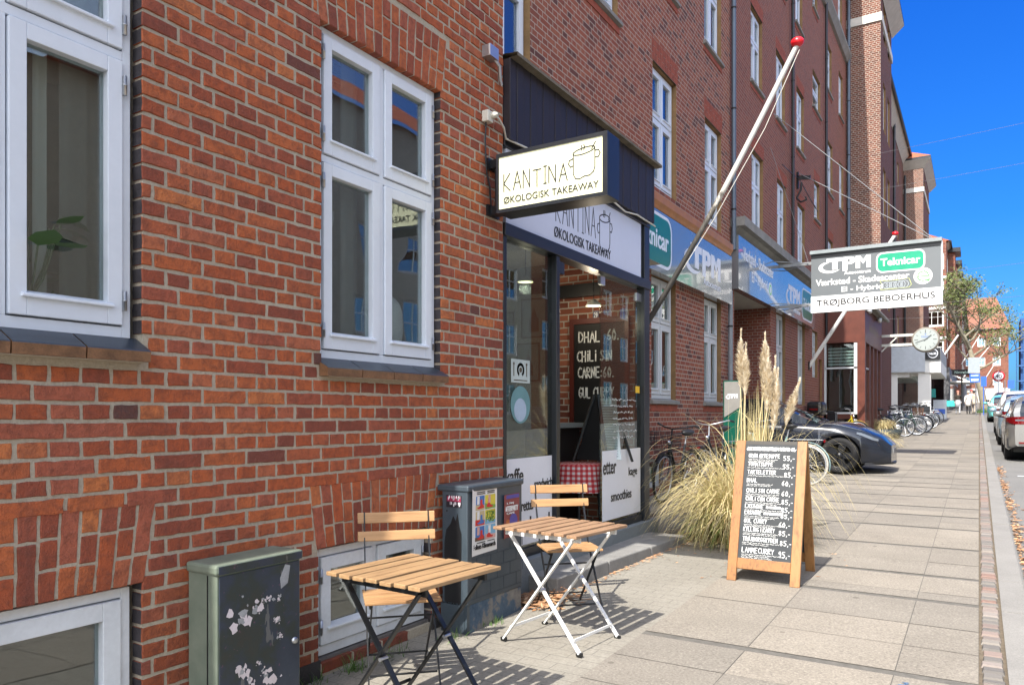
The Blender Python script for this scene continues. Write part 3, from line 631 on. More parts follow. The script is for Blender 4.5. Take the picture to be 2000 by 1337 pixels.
# the room behind
rm = MB()
rm.add([(-4.02, 7.44, .3), (XS-.1, 7.44, .3), (XS-.1, 7.44, 3.5), (-4.02, 7.44, 3.5)], [(0, 1, 2, 3)], mi=0)
rm.add([(-9, 8.2, .3), (-4.02, 8.2, .3), (-4.02, 8.2, 3.0), (-9, 8.2, 3.0)], [(0, 1, 2, 3)], mi=1)
rm.add([(-4.02, 7.44, .3), (-4.02, 8.2, .3), (-4.02, 8.2, 3.5), (-4.02, 7.44, 3.5)], [(0, 1, 2, 3)], mi=1)
rm.add([(-9, 4.7, .33), (XS-.1, 4.7, .33), (XS-.1, 8.2, .33), (-9, 8.2, .33)], [(0, 1, 2, 3)], mi=2)
rm.add([(-9, 4.7, 3.2), (XS-.1, 4.7, 3.2), (XS-.1, 8.2, 3.2), (-9, 8.2, 3.2)], [(0, 1, 2, 3)], mi=3)
rm.add([(-9, 4.7, .3), (-9, 8.2, .3), (-9, 8.2, 3.2), (-9, 4.7, 3.2)], [(0, 1, 2, 3)], mi=1)
rm.box((-4.02, 7.36, 2.77), (-3.05, 7.43, 2.91), 4)
rm.build('room', [BRIN, PLAST, plain('dark_floor', (.05, .045, .04), .5), plain('ceiling', (.42, .41, .38), .9), BLACK], shop)
stp = MB()
a0, a1 = (-2.68, 4.92), (-2.53, 7.40)
def stepblk(t0, t1, m=0):
    p0 = (a0[0]+(a1[0]-a0[0])*t0, a0[1]+(a1[1]-a0[1])*t0); p1 = (a0[0]+(a1[0]-a0[0])*t1, a0[1]+(a1[1]-a0[1])*t1)
    zz = .25; stp.add([(p0[0], p0[1], zz), (p1[0], p1[1], zz), (-3.4, p1[1]+.02, zz), (-3.4, p0[1], zz), (p0[0]+.004, p0[1], -.1), (p1[0]+.004, p1[1], -.1), (-3.4, p1[1]+.02, -.1), (-3.4, p0[1], -.1)],
        [(0, 1, 2, 3), (0, 4, 5, 1), (1, 5, 6, 2), (3, 7, 4, 0)], mi=m)
for k in range(3): stepblk(k/3+.002, (k+1)/3-.002)
so_ = stp.build('doorstep', CONC, bevel=.012)
tag(so_, 'long low grey concrete doorstep in front of the takeaway shop', 'doorstep')

# projecting lightbox sign at the corner of the near house
ks = thing('lightbox_sign', 'cream lit box sign with a pot drawing, on black brackets above the takeaway shop', 'sign', (0, 0, 0))
YK = 4.42; mk_ = FY(0, YK, 0)
bx = MB(); bx.box((-2.88, YK, 2.885), (-2.025, YK+.17, 3.30)); kb_ = bx.build('case', BLACKM, ks, bevel=.004)
fr_ = MB()
for a, b, c_, d in ((-2.88, -2.025, 2.885, 2.91), (-2.88, -2.025, 3.275, 3.30), (-2.88, -2.86, 2.91, 3.275), (-2.06, -2.025, 2.91, 3.275)): fr_.box((a, YK-.02, c_), (b, YK-.001, d))
fr_.build('front_frame', BLACKM, ks)
fc = MB(); fc.box((-2.86, YK-.012, 2.91), (-2.06, YK-.002, 3.275)); fo = fc.build('face', None or (lambda: (lambda t: (t.bsdf((.58, .58, .40), .35, **{'Emission Color': (1, 1, .70, 1), 'Emission Strength': .08}), t.m)[1])(NT('lit_cream_face')))(), ks)
lk = MB(); mk2 = FY(0, YK-.0125, 0); rr = random.Random(5)
stroke(lk, 'KANTINA', mk2, -2.82, 3.03, .115, .50, .0075, .3, .05, rr); letter(lk, 'ØKOLOGISK TAKEAWAY', mk2, -2.82, 2.945, .73, .046, bold=.0)
pot(lk, mk2, -2.315, 3.015, .235, .225, .0065); lk.build('lettering', INK, fo)
br_ = MB()
for zz in (2.93, 3.26): br_.box((-2.975, YK+.03, zz-.03), (-2.88, YK+.12, zz+.03)); br_.box((-2.978, YK+.0, zz-.04), (-2.96, YK+.15, zz+.04))
br_.box((-2.93, YK+.04, 2.96), (-2.90, YK+.11, 3.23)); br_.build('bracket', BLACK, ks)
ot = thing('power_socket', 'small white outdoor power socket and plug on the brick near the corner', 'socket', (XA, 4.40, 3.58))
b_ = MB(); b_.box((0, -.035, -.04), (.055, .035, .04)); b_.build('socket_box', plain('ivory_plastic', (.6, .58, .5), .4), ot, bevel=.006)
b_ = MB(); b_.lathe([(0, 0), (.022, 0), (.024, .02), (.016, .045), (0, .05)], n=12, mat=M.Translation((.05, .02, .01)) @ M.Rotation(R(90), 4, 'Y')); b_.build('plug', plain('ivory_plastic', (.6, .58, .5), .4), ot)
b_ = MB(); b_.tube([(XA+.02, 4.39, 3.54), (XA+.018, 4.385, 3.40), (XA+.02, 4.39, 3.26), (XA+.022, 4.40, 3.18), (XA+.02, 4.44, 3.10), (XA+.02, 4.455, 2.97), (XA+.02, 4.48, 2.93), (XA+.05, 4.50, 2.92)], .006, 6)
tag(b_.build('cable', BLACK), 'thin black cable hanging from the socket down to the lit sign bracket', 'cable')
b_ = MB(); b_.tube([(XA+.07, 4.42, 3.595), (XA+.06, 4.5, 3.59), (XA+.05, 4.58, 3.555), (XA+.03, 4.64, 3.50), (XS+.10, 4.9, 3.49), (XS+.10, 5.3, 3.485), (XS+.1, 6.4, 3.47), (XS+.105, 6.7, 3.43), (XS+.1, 7.0, 3.47), (XS+.1, 7.5, 3.46)], .008, 6)
tag(b_.build('cable', plain('ivory_plastic', (.6, .58, .5), .4)), 'white cable drooping along the underside of the boarded canopy', 'cable')

# ------------------------------------------------------------------ middle house: set back, behind the shop and past it
XB = -4.2
mid = thing('brick_house', 'set back brick house with grey shop fascia and brown wooden moulding, behind the flagpole', 'house', (0, 0, 0))
F = [(10.70, 11.77, 1.70, 3.62), (13.26, 14.30, 1.70, 3.62)]
F1 = [(6.08, 7.10, 4.96, 6.86), (10.75, 11.80, 4.96, 6.86), (13.30, 14.31, 4.96, 6.86), (8.45, 9.46, 6.86, 8.3)]
F2 = [(6.08, 7.10, 8.2, 10.1), (10.75, 11.80, 8.2, 10.1), (13.26, 14.31, 8.2, 10.1), (8.45, 9.46, 10.2, 11.7), (6.08, 7.10, 11.4, 13.2), (10.75, 11.80, 11.4, 13.2), (13.26, 14.31, 11.4, 13.2)]
base = [(9.95, 11.2, .36, .80), (12.9, 14.3, .4, .86)]
wb = MB(); wall(wb, FX(XB, 0, 0), 7.545, 14.9, -.5, 4.0, F+base, .1); wall(wb, FX(XB, 0, 0), 4.0, 14.9, 4.0, 15.5, F1+F2, .1)
wb.build('brick_wall', [BR_B, OCHRE], mid)
def roofbox(par, x0, x1, y0, y1, ze, zr, mat=None, over=.3):
    r = MB(); xm = (x0+x1)/2
    r.add([(x1+over, y0, ze), (x1+over, y1, ze), (xm, y1, zr), (xm, y0, zr), (x0, y0, ze), (x0, y1, ze)], [(0, 1, 2, 3), (3, 2, 5, 4), (0, 3, 4), (1, 5, 2)])
    r.add([(x1, y0, ze-.25), (x1, y1, ze-.25), (x1+over, y1, ze-.02), (x1+over, y0, ze-.02)], [(0, 1, 2, 3)], mi=1)
    r.tube([(x1+over+.06, y0, ze-.04), (x1+over+.06, y1, ze-.04)], .07, 8, mi=2)
    return r.build('roof', [mat or TILE, STONE, BLACKM], par)
roofbox(mid, -14, XB, 4.0, 14.9, 15.5, 20, over=.12)
for (a, b, c_, d) in F: window(mid, FX(-4.275, a, c_+.03), b-a-.02, d-c_-.05, 2, .62, .045, .06, m=GREYWHITE)
for (a, b, c_, d) in F1+F2: window(mid, FX(-4.275, a, c_+.025), b-a-.02, d-c_-.05, 2 if d-c_ > 1.6 else 1, .58, .045, .06, g=GLASS_SKY, curtain=[(.08, .3, 0), (.62, .9, 0)] if a > 9 else [(.1, .5, 0)], depth=.2)
for (a, b, c_, d) in base: window(mid, FX(-4.27, a, c_), b-a, d-c_, 2, 0, .05, .06, m=GREYWHITE, simple=True)
def soldiers(mb, X, y0, y1, z0, h, step=.075):
    y = y0; i = 0
    while y < y1-.01:
        cuts = (0, .66, 1) if i % 2 else (0, .34, 1)
        for c0, c1 in zip(cuts, cuts[1:]): mb.box((X-.02, y+.006, z0+h*c0+.006), (X+.006, min(y+step, y1)-.006, z0+h*c1-.006))
        y += step; i += 1
BRS = plain('brick_header', (.27, .065, .035), .85, var=.35, scale=9, bump=.5)
MORP = plain('old_mortar', (.3, .26, .22), .95, var=.15, scale=20)
def lintels(par, X, ops, h=.34):
    for (a, b, c_, d) in ops:
        s_ = MB(); soldiers(s_, X, a-.06, b+.06, d, h); s_.box((X-.02, a-.06, d), (X+.002, b+.06, d+h), 1); s_.build('brick_lintel', [BRS, MORP], par)
lintels(mid, XB, F+F1+F2[:3])
def sills(par, X, ops, mat=None, over=.06):
    for (a, b, c_, d) in ops:
        s_ = MB(); sill(s_, FX(X, 0, 0), a-over, b+over, c_+.03, .055, .05, .09); s_.box((X-.02, a-over+.02, c_-.17), (X+.012, b+over-.02, c_-.08), 1); s_.build('window_sill', [mat or STONE_D, BRS], par)
sills(mid, XB, F+[F1[0], F1[3]]+F2)
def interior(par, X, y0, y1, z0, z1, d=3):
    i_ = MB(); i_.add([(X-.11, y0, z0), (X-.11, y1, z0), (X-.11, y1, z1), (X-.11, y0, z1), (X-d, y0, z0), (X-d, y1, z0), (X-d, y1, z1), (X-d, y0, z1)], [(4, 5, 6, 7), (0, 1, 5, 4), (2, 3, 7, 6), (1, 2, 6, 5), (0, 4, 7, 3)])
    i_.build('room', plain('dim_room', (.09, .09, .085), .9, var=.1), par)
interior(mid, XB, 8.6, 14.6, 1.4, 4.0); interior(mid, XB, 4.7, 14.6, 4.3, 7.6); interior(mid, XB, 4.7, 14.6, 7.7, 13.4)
FASC = NT('grey_fascia'); FASC.bsdf((.15, .16, .17), .18, 0, .9, coat=.6, bump=FASC.noise(FASC.coord(), 1.1, 2), bs=.25, bd=.02); FASC = FASC.m
GREEN = plain('green_sign', (.0, .16, .10), .3, var=.05); SIGNW = plain('sign_white', (.72, .76, .84), .4, var=.03)
fs1 = MB()
for y0, y1 in ((8.2, 10.29), (10.295, 12.3), (12.305, 14.5)): fs1.box((XB, y0, 3.6), (-4.05, y1, 4.52))
f1 = fs1.build('shop_fascia', FASC, mid); mf = FX(-4.05, 0, 0)
gm = MB(); gm.prism(rrect(1.86, .80, .22, cx=10.24, cy=4.08), 0, .003, mf, 1); gm.prism(rrect(1.76, .70, .18, cx=10.24, cy=4.08), 0, .005, mf, 0)
letter(gm, 'Teknicar', mf, 9.72, 3.95, 1.30, .29, .02, mi=1, lift=.005)
def tpm(mb, m_, x, y, w_, h_, mi=1, lift=.003, sub=True):
    X = lambda a: x+a*w_
    Y = lambda b: y+b*h_
    P = lambda pts: mb.prism([(X(a), Y(b)) for a, b in pts], 0, lift, m_, mi)
    P([(.16, .82), (.45, .82), (.45, .66), (.37, .66), (.37, .3), (.27, .3), (.27, .66), (.16, .66)])              # T
    P([(.47, .2), (.47, .82), (.56, .82), (.56, .2)]); P([(.56, .82), (.64, .82), (.7, .76), (.7, .56), (.64, .48), (.56, .48), (.56, .58), (.61, .6), (.61, .7), (.56, .72)])   # P
    P([(.72, .26), (.72, .82), (.8, .82), (.8, .26)]); P([(.92, .26), (.92, .82), (1, .82), (1, .26)]); P([(.8, .82), (.8, .64), (.86, .44), (.92, .64), (.92, .82), (.86, .64)])   # M
    o_ = [(.22+.22*cos(R(a)), .42+.27*sin(R(a))) for a in range(118, 330, 10)]; i_ = [(.28+.2*cos(R(a)), .44+.2*sin(R(a))) for a in range(320, 105, -10)]
    q = o_+i_; n_ = len(o_)
    for k in range(n_-1):
        k2 = len(q)-1-k
        P([o_[k], o_[k+1], i_[len(i_)-2-k] if len(i_)-2-k >= 0 else i_[0], i_[len(i_)-1-k] if len(i_)-1-k >= 0 else i_[0]])
    if sub: letter(mb, 'Autocentrum', m_, X(.5), Y(.02), w_*.5, h_*.16, .01, mi=mi, lift=lift)
gm.build('badge', [GREEN, SIGNW], f1); gm = MB(); tpm(gm, mf, 11.75, 3.72, 2.0, .75); gm.build('logo', [GREEN, SIGNW], f1)
wm = MB(); wm.prism([(0, 0), (.15, .0), (.17, .05), (.2, .09), (.2, .2), (0, .22)], 8.2, 14.42, mat=M(((1, 0, 0, XB), (0, 0, 1, 0), (0, 1, 0, 4.53), (0, 0, 0, 1)))); wm.build('wooden_moulding', WOODC, mid)

# downpipe between the two set back houses
def pipe(x, y, z0, z1, label, mat=None, r=.05, foot=True, grp='downpipes on the brick fronts'):
    p_ = thing('downpipe', label, 'downpipe', (x, y, z0), group=grp); b_ = MB(); b_.tube([(0, 0, 0), (0, 0, z1-z0)], r, 12); b_.build('pipe', mat or plain('blue_grey_zinc', (.10, .13, .17), .45, .3), p_)
    b_ = MB(); z = .8
    while z < z1-z0: b_.lathe([(r, -.015), (r+.008, -.015), (r+.008, .015), (r, .015)], (0, 0, z), 12); z += 2.0
    b_.build('bracket', BLACK, p_)
pipe(-4.13, 14.93, 4.75, 15.4, 'dark zinc downpipe on the brick front between the two grey fascias', r=.045)
pipe(-4.11, 14.62, .4, 3.9, 'grey downpipe below the first grey fascia beside the gateway', plain('grey_pipe', (.2, .22, .24), .5), .045)
# ------------------------------------------------------------------ far part: long tall brick block with a gateway
lng = thing('apartment_block', 'long tall brick apartment block with a drive through gateway under the blue grey fascia', 'building', (0, 0, 0))
cw = [(16.58, 17.6, 5.45, 7.29), (19.0, 20.02, 5.45, 7.29), (21.45, 22.44, 5.45, 7.29), (26.3, 27.25, 5.45, 7.29),
      (16.5, 17.52, 8.75, 10.42), (18.88, 19.88, 8.75, 10.42), (21.3, 22.3, 8.75, 10.42), (26.15, 27.18, 8.8, 10.5), (28.6, 29.55, 8.8, 10.5), (28.6, 29.55, 5.45, 7.29),
      (16.5, 17.52, 12.1, 13.8), (18.88, 19.88, 12.1, 13.8), (21.15, 22.1, 12.1, 13.8), (25.97, 27.0, 12.1, 13.66), (28.5, 29.4, 12.1, 13.66), (25.9, 26.9, 15.3, 16.8), (28.35, 29.25, 15.3, 16.8), (21.1, 22.05, 15.3, 16.8), (18.8, 19.8, 15.3, 16.8), (16.4, 17.4, 15.3, 16.8)]
cs_ = [(23.85, 24.72, 7.4, 8.56), (23.62, 24.9, 10.7, 11.8), (23.6, 24.38, 13.65, 14.65)]
cg = [(18.9, 19.92, 1.75, 4.0), (21.46, 22.45, 1.75, 4.0), (23.55, 24.4, 2.6, 4.0)]
door_ = [(24.62, 25.2, .5, 3.2)]
wc = MB(); wall(wc, FX(XB, 0, 0), 14.9, 30.3, -.5, 18, cw+cs_+cg+door_, .1); 
# gateway opening is cut by drawing the wall in pieces
wc = MB()
G0, G1, GZ = 15.2, 18.32, 4.02
wall(wc, FX(XB, 0, 0), 14.9, 30.3, GZ, 18, cw+cs_, .1); wall(wc, FX(XB, 0, 0), G1, 30.3, -.5, GZ, cg+door_, .1); wall(wc, FX(XB, 0, 0), 14.9, G0, -.5, GZ)
wc.add([(-14, G1, -.3), (XB, G1, -.3), (XB, G1, GZ), (-14, G1, GZ)], [(0, 1, 2, 3)], mi=0)
wc.add([(-14, G0, -.3), (XB, G0, -.3), (XB, G0, GZ), (-14, G0, GZ)], [(3, 2, 1, 0)], mi=0)
wc.add([(-14, G0, GZ), (XB, G0, GZ), (XB, G1, GZ), (-14, G1, GZ)], [(0, 1, 2, 3)], mi=2)
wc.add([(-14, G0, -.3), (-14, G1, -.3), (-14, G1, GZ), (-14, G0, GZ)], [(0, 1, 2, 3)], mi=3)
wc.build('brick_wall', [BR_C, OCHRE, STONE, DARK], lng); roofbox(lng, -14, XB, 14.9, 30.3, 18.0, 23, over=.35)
for (a, b, c_, d) in cw: window(lng, FX(-4.275, a, c_+.02), b-a-.02, d-c_-.04, 2, .6, .045, .055, g=GLASS_SKY, drip=False, curtain=[(.05, .3, 0), (.6, .9, 0)], depth=.2)
for (a, b, c_, d) in cs_: window(lng, FX(-4.275, a, c_+.02), b-a-.02, d-c_-.04, 1, .5, .06, .055, g=GLASS_SKY, drip=False)
for (a, b, c_, d) in cg: window(lng, FX(-4.275, a, c_+.02), b-a-.02, d-c_-.04, 2, .62, .045, .055, m=GREYWHITE, drip=False)
lintels(lng, XB, cw[:7]+cs_[:1], .30)
sills(lng, XB, cw[4:]+cs_)
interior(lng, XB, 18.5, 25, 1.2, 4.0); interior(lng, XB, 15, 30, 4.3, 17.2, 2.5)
o_ = MB(); o_.box((XB-.1, 24.62, .3), (XB-.06, 25.2, 3.2)); o_.build('door', plain('brown_door', (.12, .04, .025), .5), lng)
fs2 = MB()
for y0, y1 in ((14.98, 17.3), (17.305, 19.6), (19.605, 21.4), (21.405, 23.1)): fs2.box((XB, y0, 3.98), (-4.05, y1, 5.05))
f2 = fs2.build('shop_fascia', FASC, lng); g2 = MB()
SG = [GREEN, SIGNW, plain('leaf_green', (.1, .5, .1), .4)]
letter(g2, 'Værksted - Skadescenter', mf, 15.35, 4.62, 2.6, .26, .015, mi=1); g2.build('lettering', SG, f2); g2 = MB(); letter(g2, 'El - Hybrid', mf, 16.0, 4.2, 1.35, .28, .015, mi=1); g2.build('lettering', SG, f2); g2 = MB()
disc(g2, mf, 17.65, 4.33, .17, .003, 1); disc(g2, mf, 17.65, 4.33, .12, .0045, 2); disc(g2, mf, 17.65, 4.33, .08, .006, 1); g2.build('emblem', SG, f2); g2 = MB(); tpm(g2, mf, 19.3, 4.1, 1.7, .8); g2.build('logo', SG, f2); g2 = MB()
g2.prism(rrect(1.5, .85, .22, cx=22.0, cy=4.5), 0, .003, mf, 1); g2.prism(rrect(1.4, .76, .19, cx=22.0, cy=4.5), 0, .005, mf, 0); letter(g2, 'Teknicar', mf, 21.42, 4.36, 1.16, .3, .02, mi=1, lift=.005)
g2.build('badge', SG, f2)
ld = MB(); ld.box((XB, 14.95, 5.22), (-3.92, 24.2, 5.40)); ld.prism([(0, 0), (.16, .16), (0, .16)], 15.0, 24.1, mat=M(((1, 0, 0, XB), (0, 0, 1, 0), (0, 1, 0, 5.06), (0, 0, 0, 1)))); ld.build('stone_ledge', STONE_D, lng)
cc = MB(); cc.prism([(0, 0), (.08, .02), (.16, .16), (.2, .22), (.2, .3), (0, .34)], 14.9, 30.2, mat=M(((1, 0, 0, XB), (0, 0, 1, 0), (0, 1, 0, 14.5), (0, 0, 0, 1)))); cc.build('cornice_band', STONE_D, lng)
pipe(-4.12, 20.45, 5.4, 17.9, 'thin dark downpipe down the tall brick block, nearer one above the stone ledge', BLACK, .04); pipe(-4.12, 25.5, 4.0, 17.9, 'thin dark downpipe down the tall brick block, farther one near the small stair windows', BLACK, .04)
pipe(-4.1, 30.15, 4.3, 17.9, 'blue grey zinc downpipe in the corner beside the brick stair tower', None, .06)

# ------------------------------------------------------------------ tower bay, next facade, second bay
def towerblock(name, label, Y0, Yt, Y1, XT, ztop, band, wins, zr):
    b = thing(name, label, 'building', (0, 0, 0)); wv = MB()
    ww = MB(); wall(ww, FY(0, Y0, 0), XB, XT, -.5, ztop)
    th_ = [(Y0+.9+k*1.55, Y0+1.75+k*1.55, z, z+h) for k in range(int((Yt-Y0)/1.9)) for z, h in wins]
    wall(ww, FX(XT, 0, 0), Y0, Yt, -.5, ztop, th_, .1, 2)
    fh = [(y, y+.95, z, z+h) for z, h in wins for y in [Yt+1.5+2.5*k for k in range(int((Y1-Yt-1.5)/2.5))] if y+1 < Y1]
    wall(ww, FX(XB, 0, 0), Yt, Y1, -.5, ztop+.9, fh, .1, 2)
    ww.add([(XB, Yt, -.5), (XT, Yt, -.5), (XT, Yt, ztop), (XB, Yt, ztop)], [(3, 2, 1, 0)])
    ww.add([(-14, Y1, -.5), (XB, Y1, -.5), (XB, Y1, ztop), (-14, Y1, ztop)], [(3, 2, 1, 0)])
    ww.build('brick_wall', [BR_D, OCHRE, BR_S], b)
    for (a, b2, c_, d) in th_: window(b, FX(XT-.07, a, c_), b2-a, d-c_, 2, .6, .05, .05, g=GLASS_SKY, drip=False, simple=True)
    for (a, b2, c_, d) in fh: window(b, FX(XB-.07, a, c_), b2-a, d-c_, 2, .6, .05, .05, g=GLASS_SKY, drip=False, simple=True)
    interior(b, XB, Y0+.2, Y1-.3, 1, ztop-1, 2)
    bd = MB(); bd.box((XB, Y0-.05, band), (XT+.05, Y0, band+.3)); bd.box((XT, Y0, band), (XT+.05, Yt, band+.3)); bd.build('stone_band', plain('pale_stone', (.55, .53, .48), .8), b)
    cv = MB(); k = .45
    cv.add([(XB, Y0-.02, ztop-.5), (XT+.02, Y0-.02, ztop-.5), (XT+k, Y0-k, ztop), (XB, Y0-k, ztop), (XT+.02, Yt, ztop-.5), (XT+k, Yt+.2, ztop)], [(0, 1, 2, 3), (1, 4, 5, 2)], mi=0)
    cv.add([(XB, Y0-k, ztop), (XT+k, Y0-k, ztop), (XT+k, Y0-k, ztop+.14), (XB, Y0-k, ztop+.14), (XT+k, Yt+.2, ztop), (XT+k, Yt+.2, ztop+.14)], [(0, 1, 2, 3), (1, 4, 5, 2)], mi=1)
    cv.add([(XB+.02, Yt, ztop+.35), (XB+.02, Y1, ztop+.35), (XB+.4, Y1, ztop+.9), (XB+.4, Yt, ztop+.9)], [(0, 1, 2, 3)], mi=0); cv.tube([(XB+.45, Yt, ztop+.93), (XB+.45, Y1, ztop+.93)], .09, 8, mi=1)
    cv.build('eaves', [STONE, BLACKM], b)
    r = MB(); xm = -8.5
    r.add([(XT+k, Y0-k, ztop+.14), (XT+k, Yt+.2, ztop+.14), (XB-.8, Yt-.6, ztop+1.35), (XB-.8, Y0+1.0, ztop+1.35), (XB-1.6, Y0-k, ztop+.14), (XB-1.6, Yt+.2, ztop+.14)], [(0, 1, 2, 3), (0, 3, 4), (1, 5, 2)]); r.build('tower_roof', TILE, b); r = MB()
    r.add([(XB+.4, Y0, ztop+.92), (XB+.4, Y1, ztop+.92), (xm, Y1, zr), (xm, Y0, zr), (-14, Y1, ztop), (-14, Y0, ztop)], [(0, 1, 2, 3), (3, 2, 4, 5), (0, 3, 5), (1, 4, 2)]); r.build('roof', TILE, b)
    return b
wz = [(5.6, 1.9), (8.9, 1.9), (12.2, 1.8), (15.6, 1.3)]
dt = towerblock('apartment_block', 'dark brick apartment block with a tall sunlit stair tower, past the long block', 30.3, 34.3, 55, -3.05, 17.4, 15.87, wz, 22)
et = towerblock('apartment_block', 'brick apartment block whose stair tower has a red tiled hip roof and pale band', 55, 61.5, 70, -3.05, 17.9, 15.9, wz, 22)
pipe(-4.08, 47.5, 3, 18.2, 'dark downpipe with a bent head on the far brick front below the eaves', BLACK, .07); pipe(-4.08, 54.7, 3, 17, 'dark downpipe in the corner beside the red roofed stair tower', BLACK, .07)
# white portico with the dark number sign
po = thing('shop_portico', 'white shop portico with square column and flat canopy beyond the bicycles', 'portico', (0, 0, 0))
WHP = plain('white_render', (.78, .78, .75), .7, var=.04)
b_ = MB(); b_.box((-4.2, 43, 3.6), (-1.62, 51, 4.2)); b_.box((-4.2, 42.98, 4.2), (-1.62, 50.9, 4.85), 1); b_.box((-4.2, 43.2, 3.4), (-3.0, 51, 3.6)); b_.build('canopy', [WHP, plain('grey_canopy_side', (.4, .42, .43), .6)], po)
b_ = MB(); b_.box((-2.62, 43.1, 1), (-2.06, 43.7, 3.6)); b_.build('column', WHP, po)
b_ = MB(); b_.box((-4.2, 42.9, 3.65), (-2.3, 42.975, 4.95)); b_.build('fascia', plain('pale_grey_blue', (.5, .55, .6), .5), po)
b_ = MB(); b_.box((-4.15, 44.3, 1), (-2.7, 44.4, 3.5)); b_.build('shop_glass', GLASS, po); b_ = MB(); b_.box((-4.19, 43.1, .9), (-3.55, 43.2, 3.6)); b_.build('pilaster', WHP, po)
b_ = MB(); b_.box((-2.28, 42.86, 4.28), (-1.63, 42.97, 4.82)); n35 = b_.build('number_sign', plain('dark_sign', (.012, .013, .016), .4), po)
b_ = MB(); m4 = FY(0, 42.86, 0)
for k in range(24):
    a, b2 = 2*pi*k/24, 2*pi*(k+1)/24; cx, cy = -1.955, 4.55
    b_.prism([(cx+.2*cos(a), cy+.2*sin(a)), (cx+.225*cos(a), cy+.225*sin(a)), (cx+.225*cos(b2), cy+.225*sin(b2)), (cx+.2*cos(b2), cy+.2*sin(b2))], 0, .003, m4)
letter(b_, 'No35', m4, -2.11, 4.49, .31, .11, .02); b_.build('lettering', SIGNW, n35)
# shop bay at the end of the long block
BRN = plain('red_brown_timber', (.10, .025, .014), .45, var=.3, scale=4)
by = thing('shop_bay', 'red brown timber shop bay with tall windows in front of the long brick block', 'shop bay', (0, 0, 0))
BX, BY0, BY1 = -3.0, 25.5, 30.2
b_ = MB(); b_.box((-4.19, BY0, 3.75), (BX, BY1, 4.85)); b_.box((BX-.22, BY0+.0, .4), (BX, BY0+.25, 3.75)); b_.box((-4.19, BY0+.02, 1.35), (BX-.22, BY0+.12, 1.5)); b_.box((BX-.12, BY0+.25, 1.1), (BX-.02, BY0+1.3, 1.3))
for y in (26.75, 27.75, 28.8, 29.95): b_.box((BX-.14, y, .4), (BX-.01, y+.22, 3.75))
b_.build('timber_frame', BRN, by)
b_ = MB(); b_.box((-4.3, BY0-.06, 4.85), (BX+.16, BY1, 4.95)); b_.tube([(BX+.2, BY0-.1, 4.86), (BX+.2, BY1, 4.86)], .06, 8); b_.build('flat_roof', STONE_D, by)
b_ = MB(); b_.box((-4.15, BY0+.05, 1.5), (BX-.23, BY0+.06, 3.7)); b_.box((-4.15, BY0+.05, .6), (BX-.23, BY0+.06, 1.35)); b_.box((BX-.08, BY0+.25, .6), (BX-.07, 29.95, 3.7)); b_.build('shop_glass', GLASS, by)
b_ = MB(); b_.box((-4.18, BY0+.02, 2.93), (BX-.22, BY0+.1, 2.98)); b_.box((-4.19, BY0+.02, .6), (-4.13, BY0+.12, 3.75)); b_.box((BX-.32, BY0+.02, .6), (BX-.225, BY0+.1, 3.75)); b_.box((BX-.12, BY0+.25, 2.93), (BX-.03, 26.7, 2.98)); b_.box((-4.13, BY0+.02, 1.505), (BX-.33, BY0+.09, 1.56)); b_.build('window_frame', GREYWHITE, by)
b_ = MB(); b_.box((-4.15, BY0+.5, .4), (BX-.3, BY0+.55, 3.7)); b_.build('back_screen', DARK, by)
b_ = MB()
for k in range(6): b_.box((-4.1, BY0+.2, 3.05+.1*k), (BX-.3, BY0+.24, 3.11+.1*k))
b_.build('blind', plain('pale_green_blind', (.5, .6, .57), .6), by)
b_ = MB(); stroke(b_, 'HAIR', FX(BX, 0, 0), 26.4, 4.15, .01, .02); b_ = MB(); rr = random.Random(9)
x = 26.6
while x < 29: l_ = rr.uniform(.15, .3); poly_line(b_, [(x, 4.2), (x+l_*.3, 4.45+rr.random()*.1), (x+l_*.5, 4.15), (x+l_*.8, 4.35), (x+l_, 4.2)], FX(BX, 0, 0), .03); x += l_+.06
b_.build('faded_script', plain('faded_gold', (.2, .15, .08), .5), by)
for yy in (25.45, 28.2):
    s_ = thing('spotlight', 'small white spotlight under the flat roof of the brown shop bay, '+('nearer of the two' if yy < 26 else 'farther of the two'), 'lamp', (BX+.14, yy, 4.7), group='spotlights on the shop bay')
    b_ = MB(); b_.lathe([(0, -.1), (.05, -.1), (.07, .06), (0, .07)], n=14, mat=M.Rotation(R(60), 4, 'X')); b_.build('lamp_head', WHITE_OLD, s_); b_ = MB(); b_.box((-.13, -.02, -.02), (-.03, .02, .02)); b_.build('arm', BLACK, s_)

# ------------------------------------------------------------------ beyond the side street
BR_F = brick_mat('brick_beyond', [(.16,.06,.04), (.21,.078,.05), (.24,.09,.055)], (.28, .24, .2), rh=.15, bw=.5)
ft = thing('corner_building', 'brick corner building with white framed windows and grey ground floor beyond the side street', 'building', (0, 0, 0))
fw = []
for z in (6.9, 9.7, 12.5, 15.0): fw.append((-4.25, -2.75, z, z+1.5))
b_ = MB(); wall(b_, FY(0, 80, 0), -22, -2.57, 1, 17.6, fw, .15); sw_ = [(82.5+k*3.2, 84+k*3.2, z, z+1.6) for k in range(9) for z in (6.9, 9.7, 12.5, 15)]
wall(b_, FX(-2.57, 0, 0), 80, 112, 1, 17.6, sw_, .15); b_.build('brick_wall', [BR_F, WHP], ft)
for (a, b2, c_, d) in fw: window(ft, FY(a, 80.1, c_), b2-a, d-c_, 3, .6, .14, .05, m=WHP, simple=True, drip=False)
for (a, b2, c_, d) in sw_: window(ft, FX(-2.67, a, c_), b2-a, d-c_, 2, .6, .1, .05, m=WHP, simple=True, drip=False)
for z in (8.5, 11.3, 14.1): MB().box((-4.35, 79.94, z), (-2.55, 79.99, z+.25)).build('white_panel', WHP, ft)
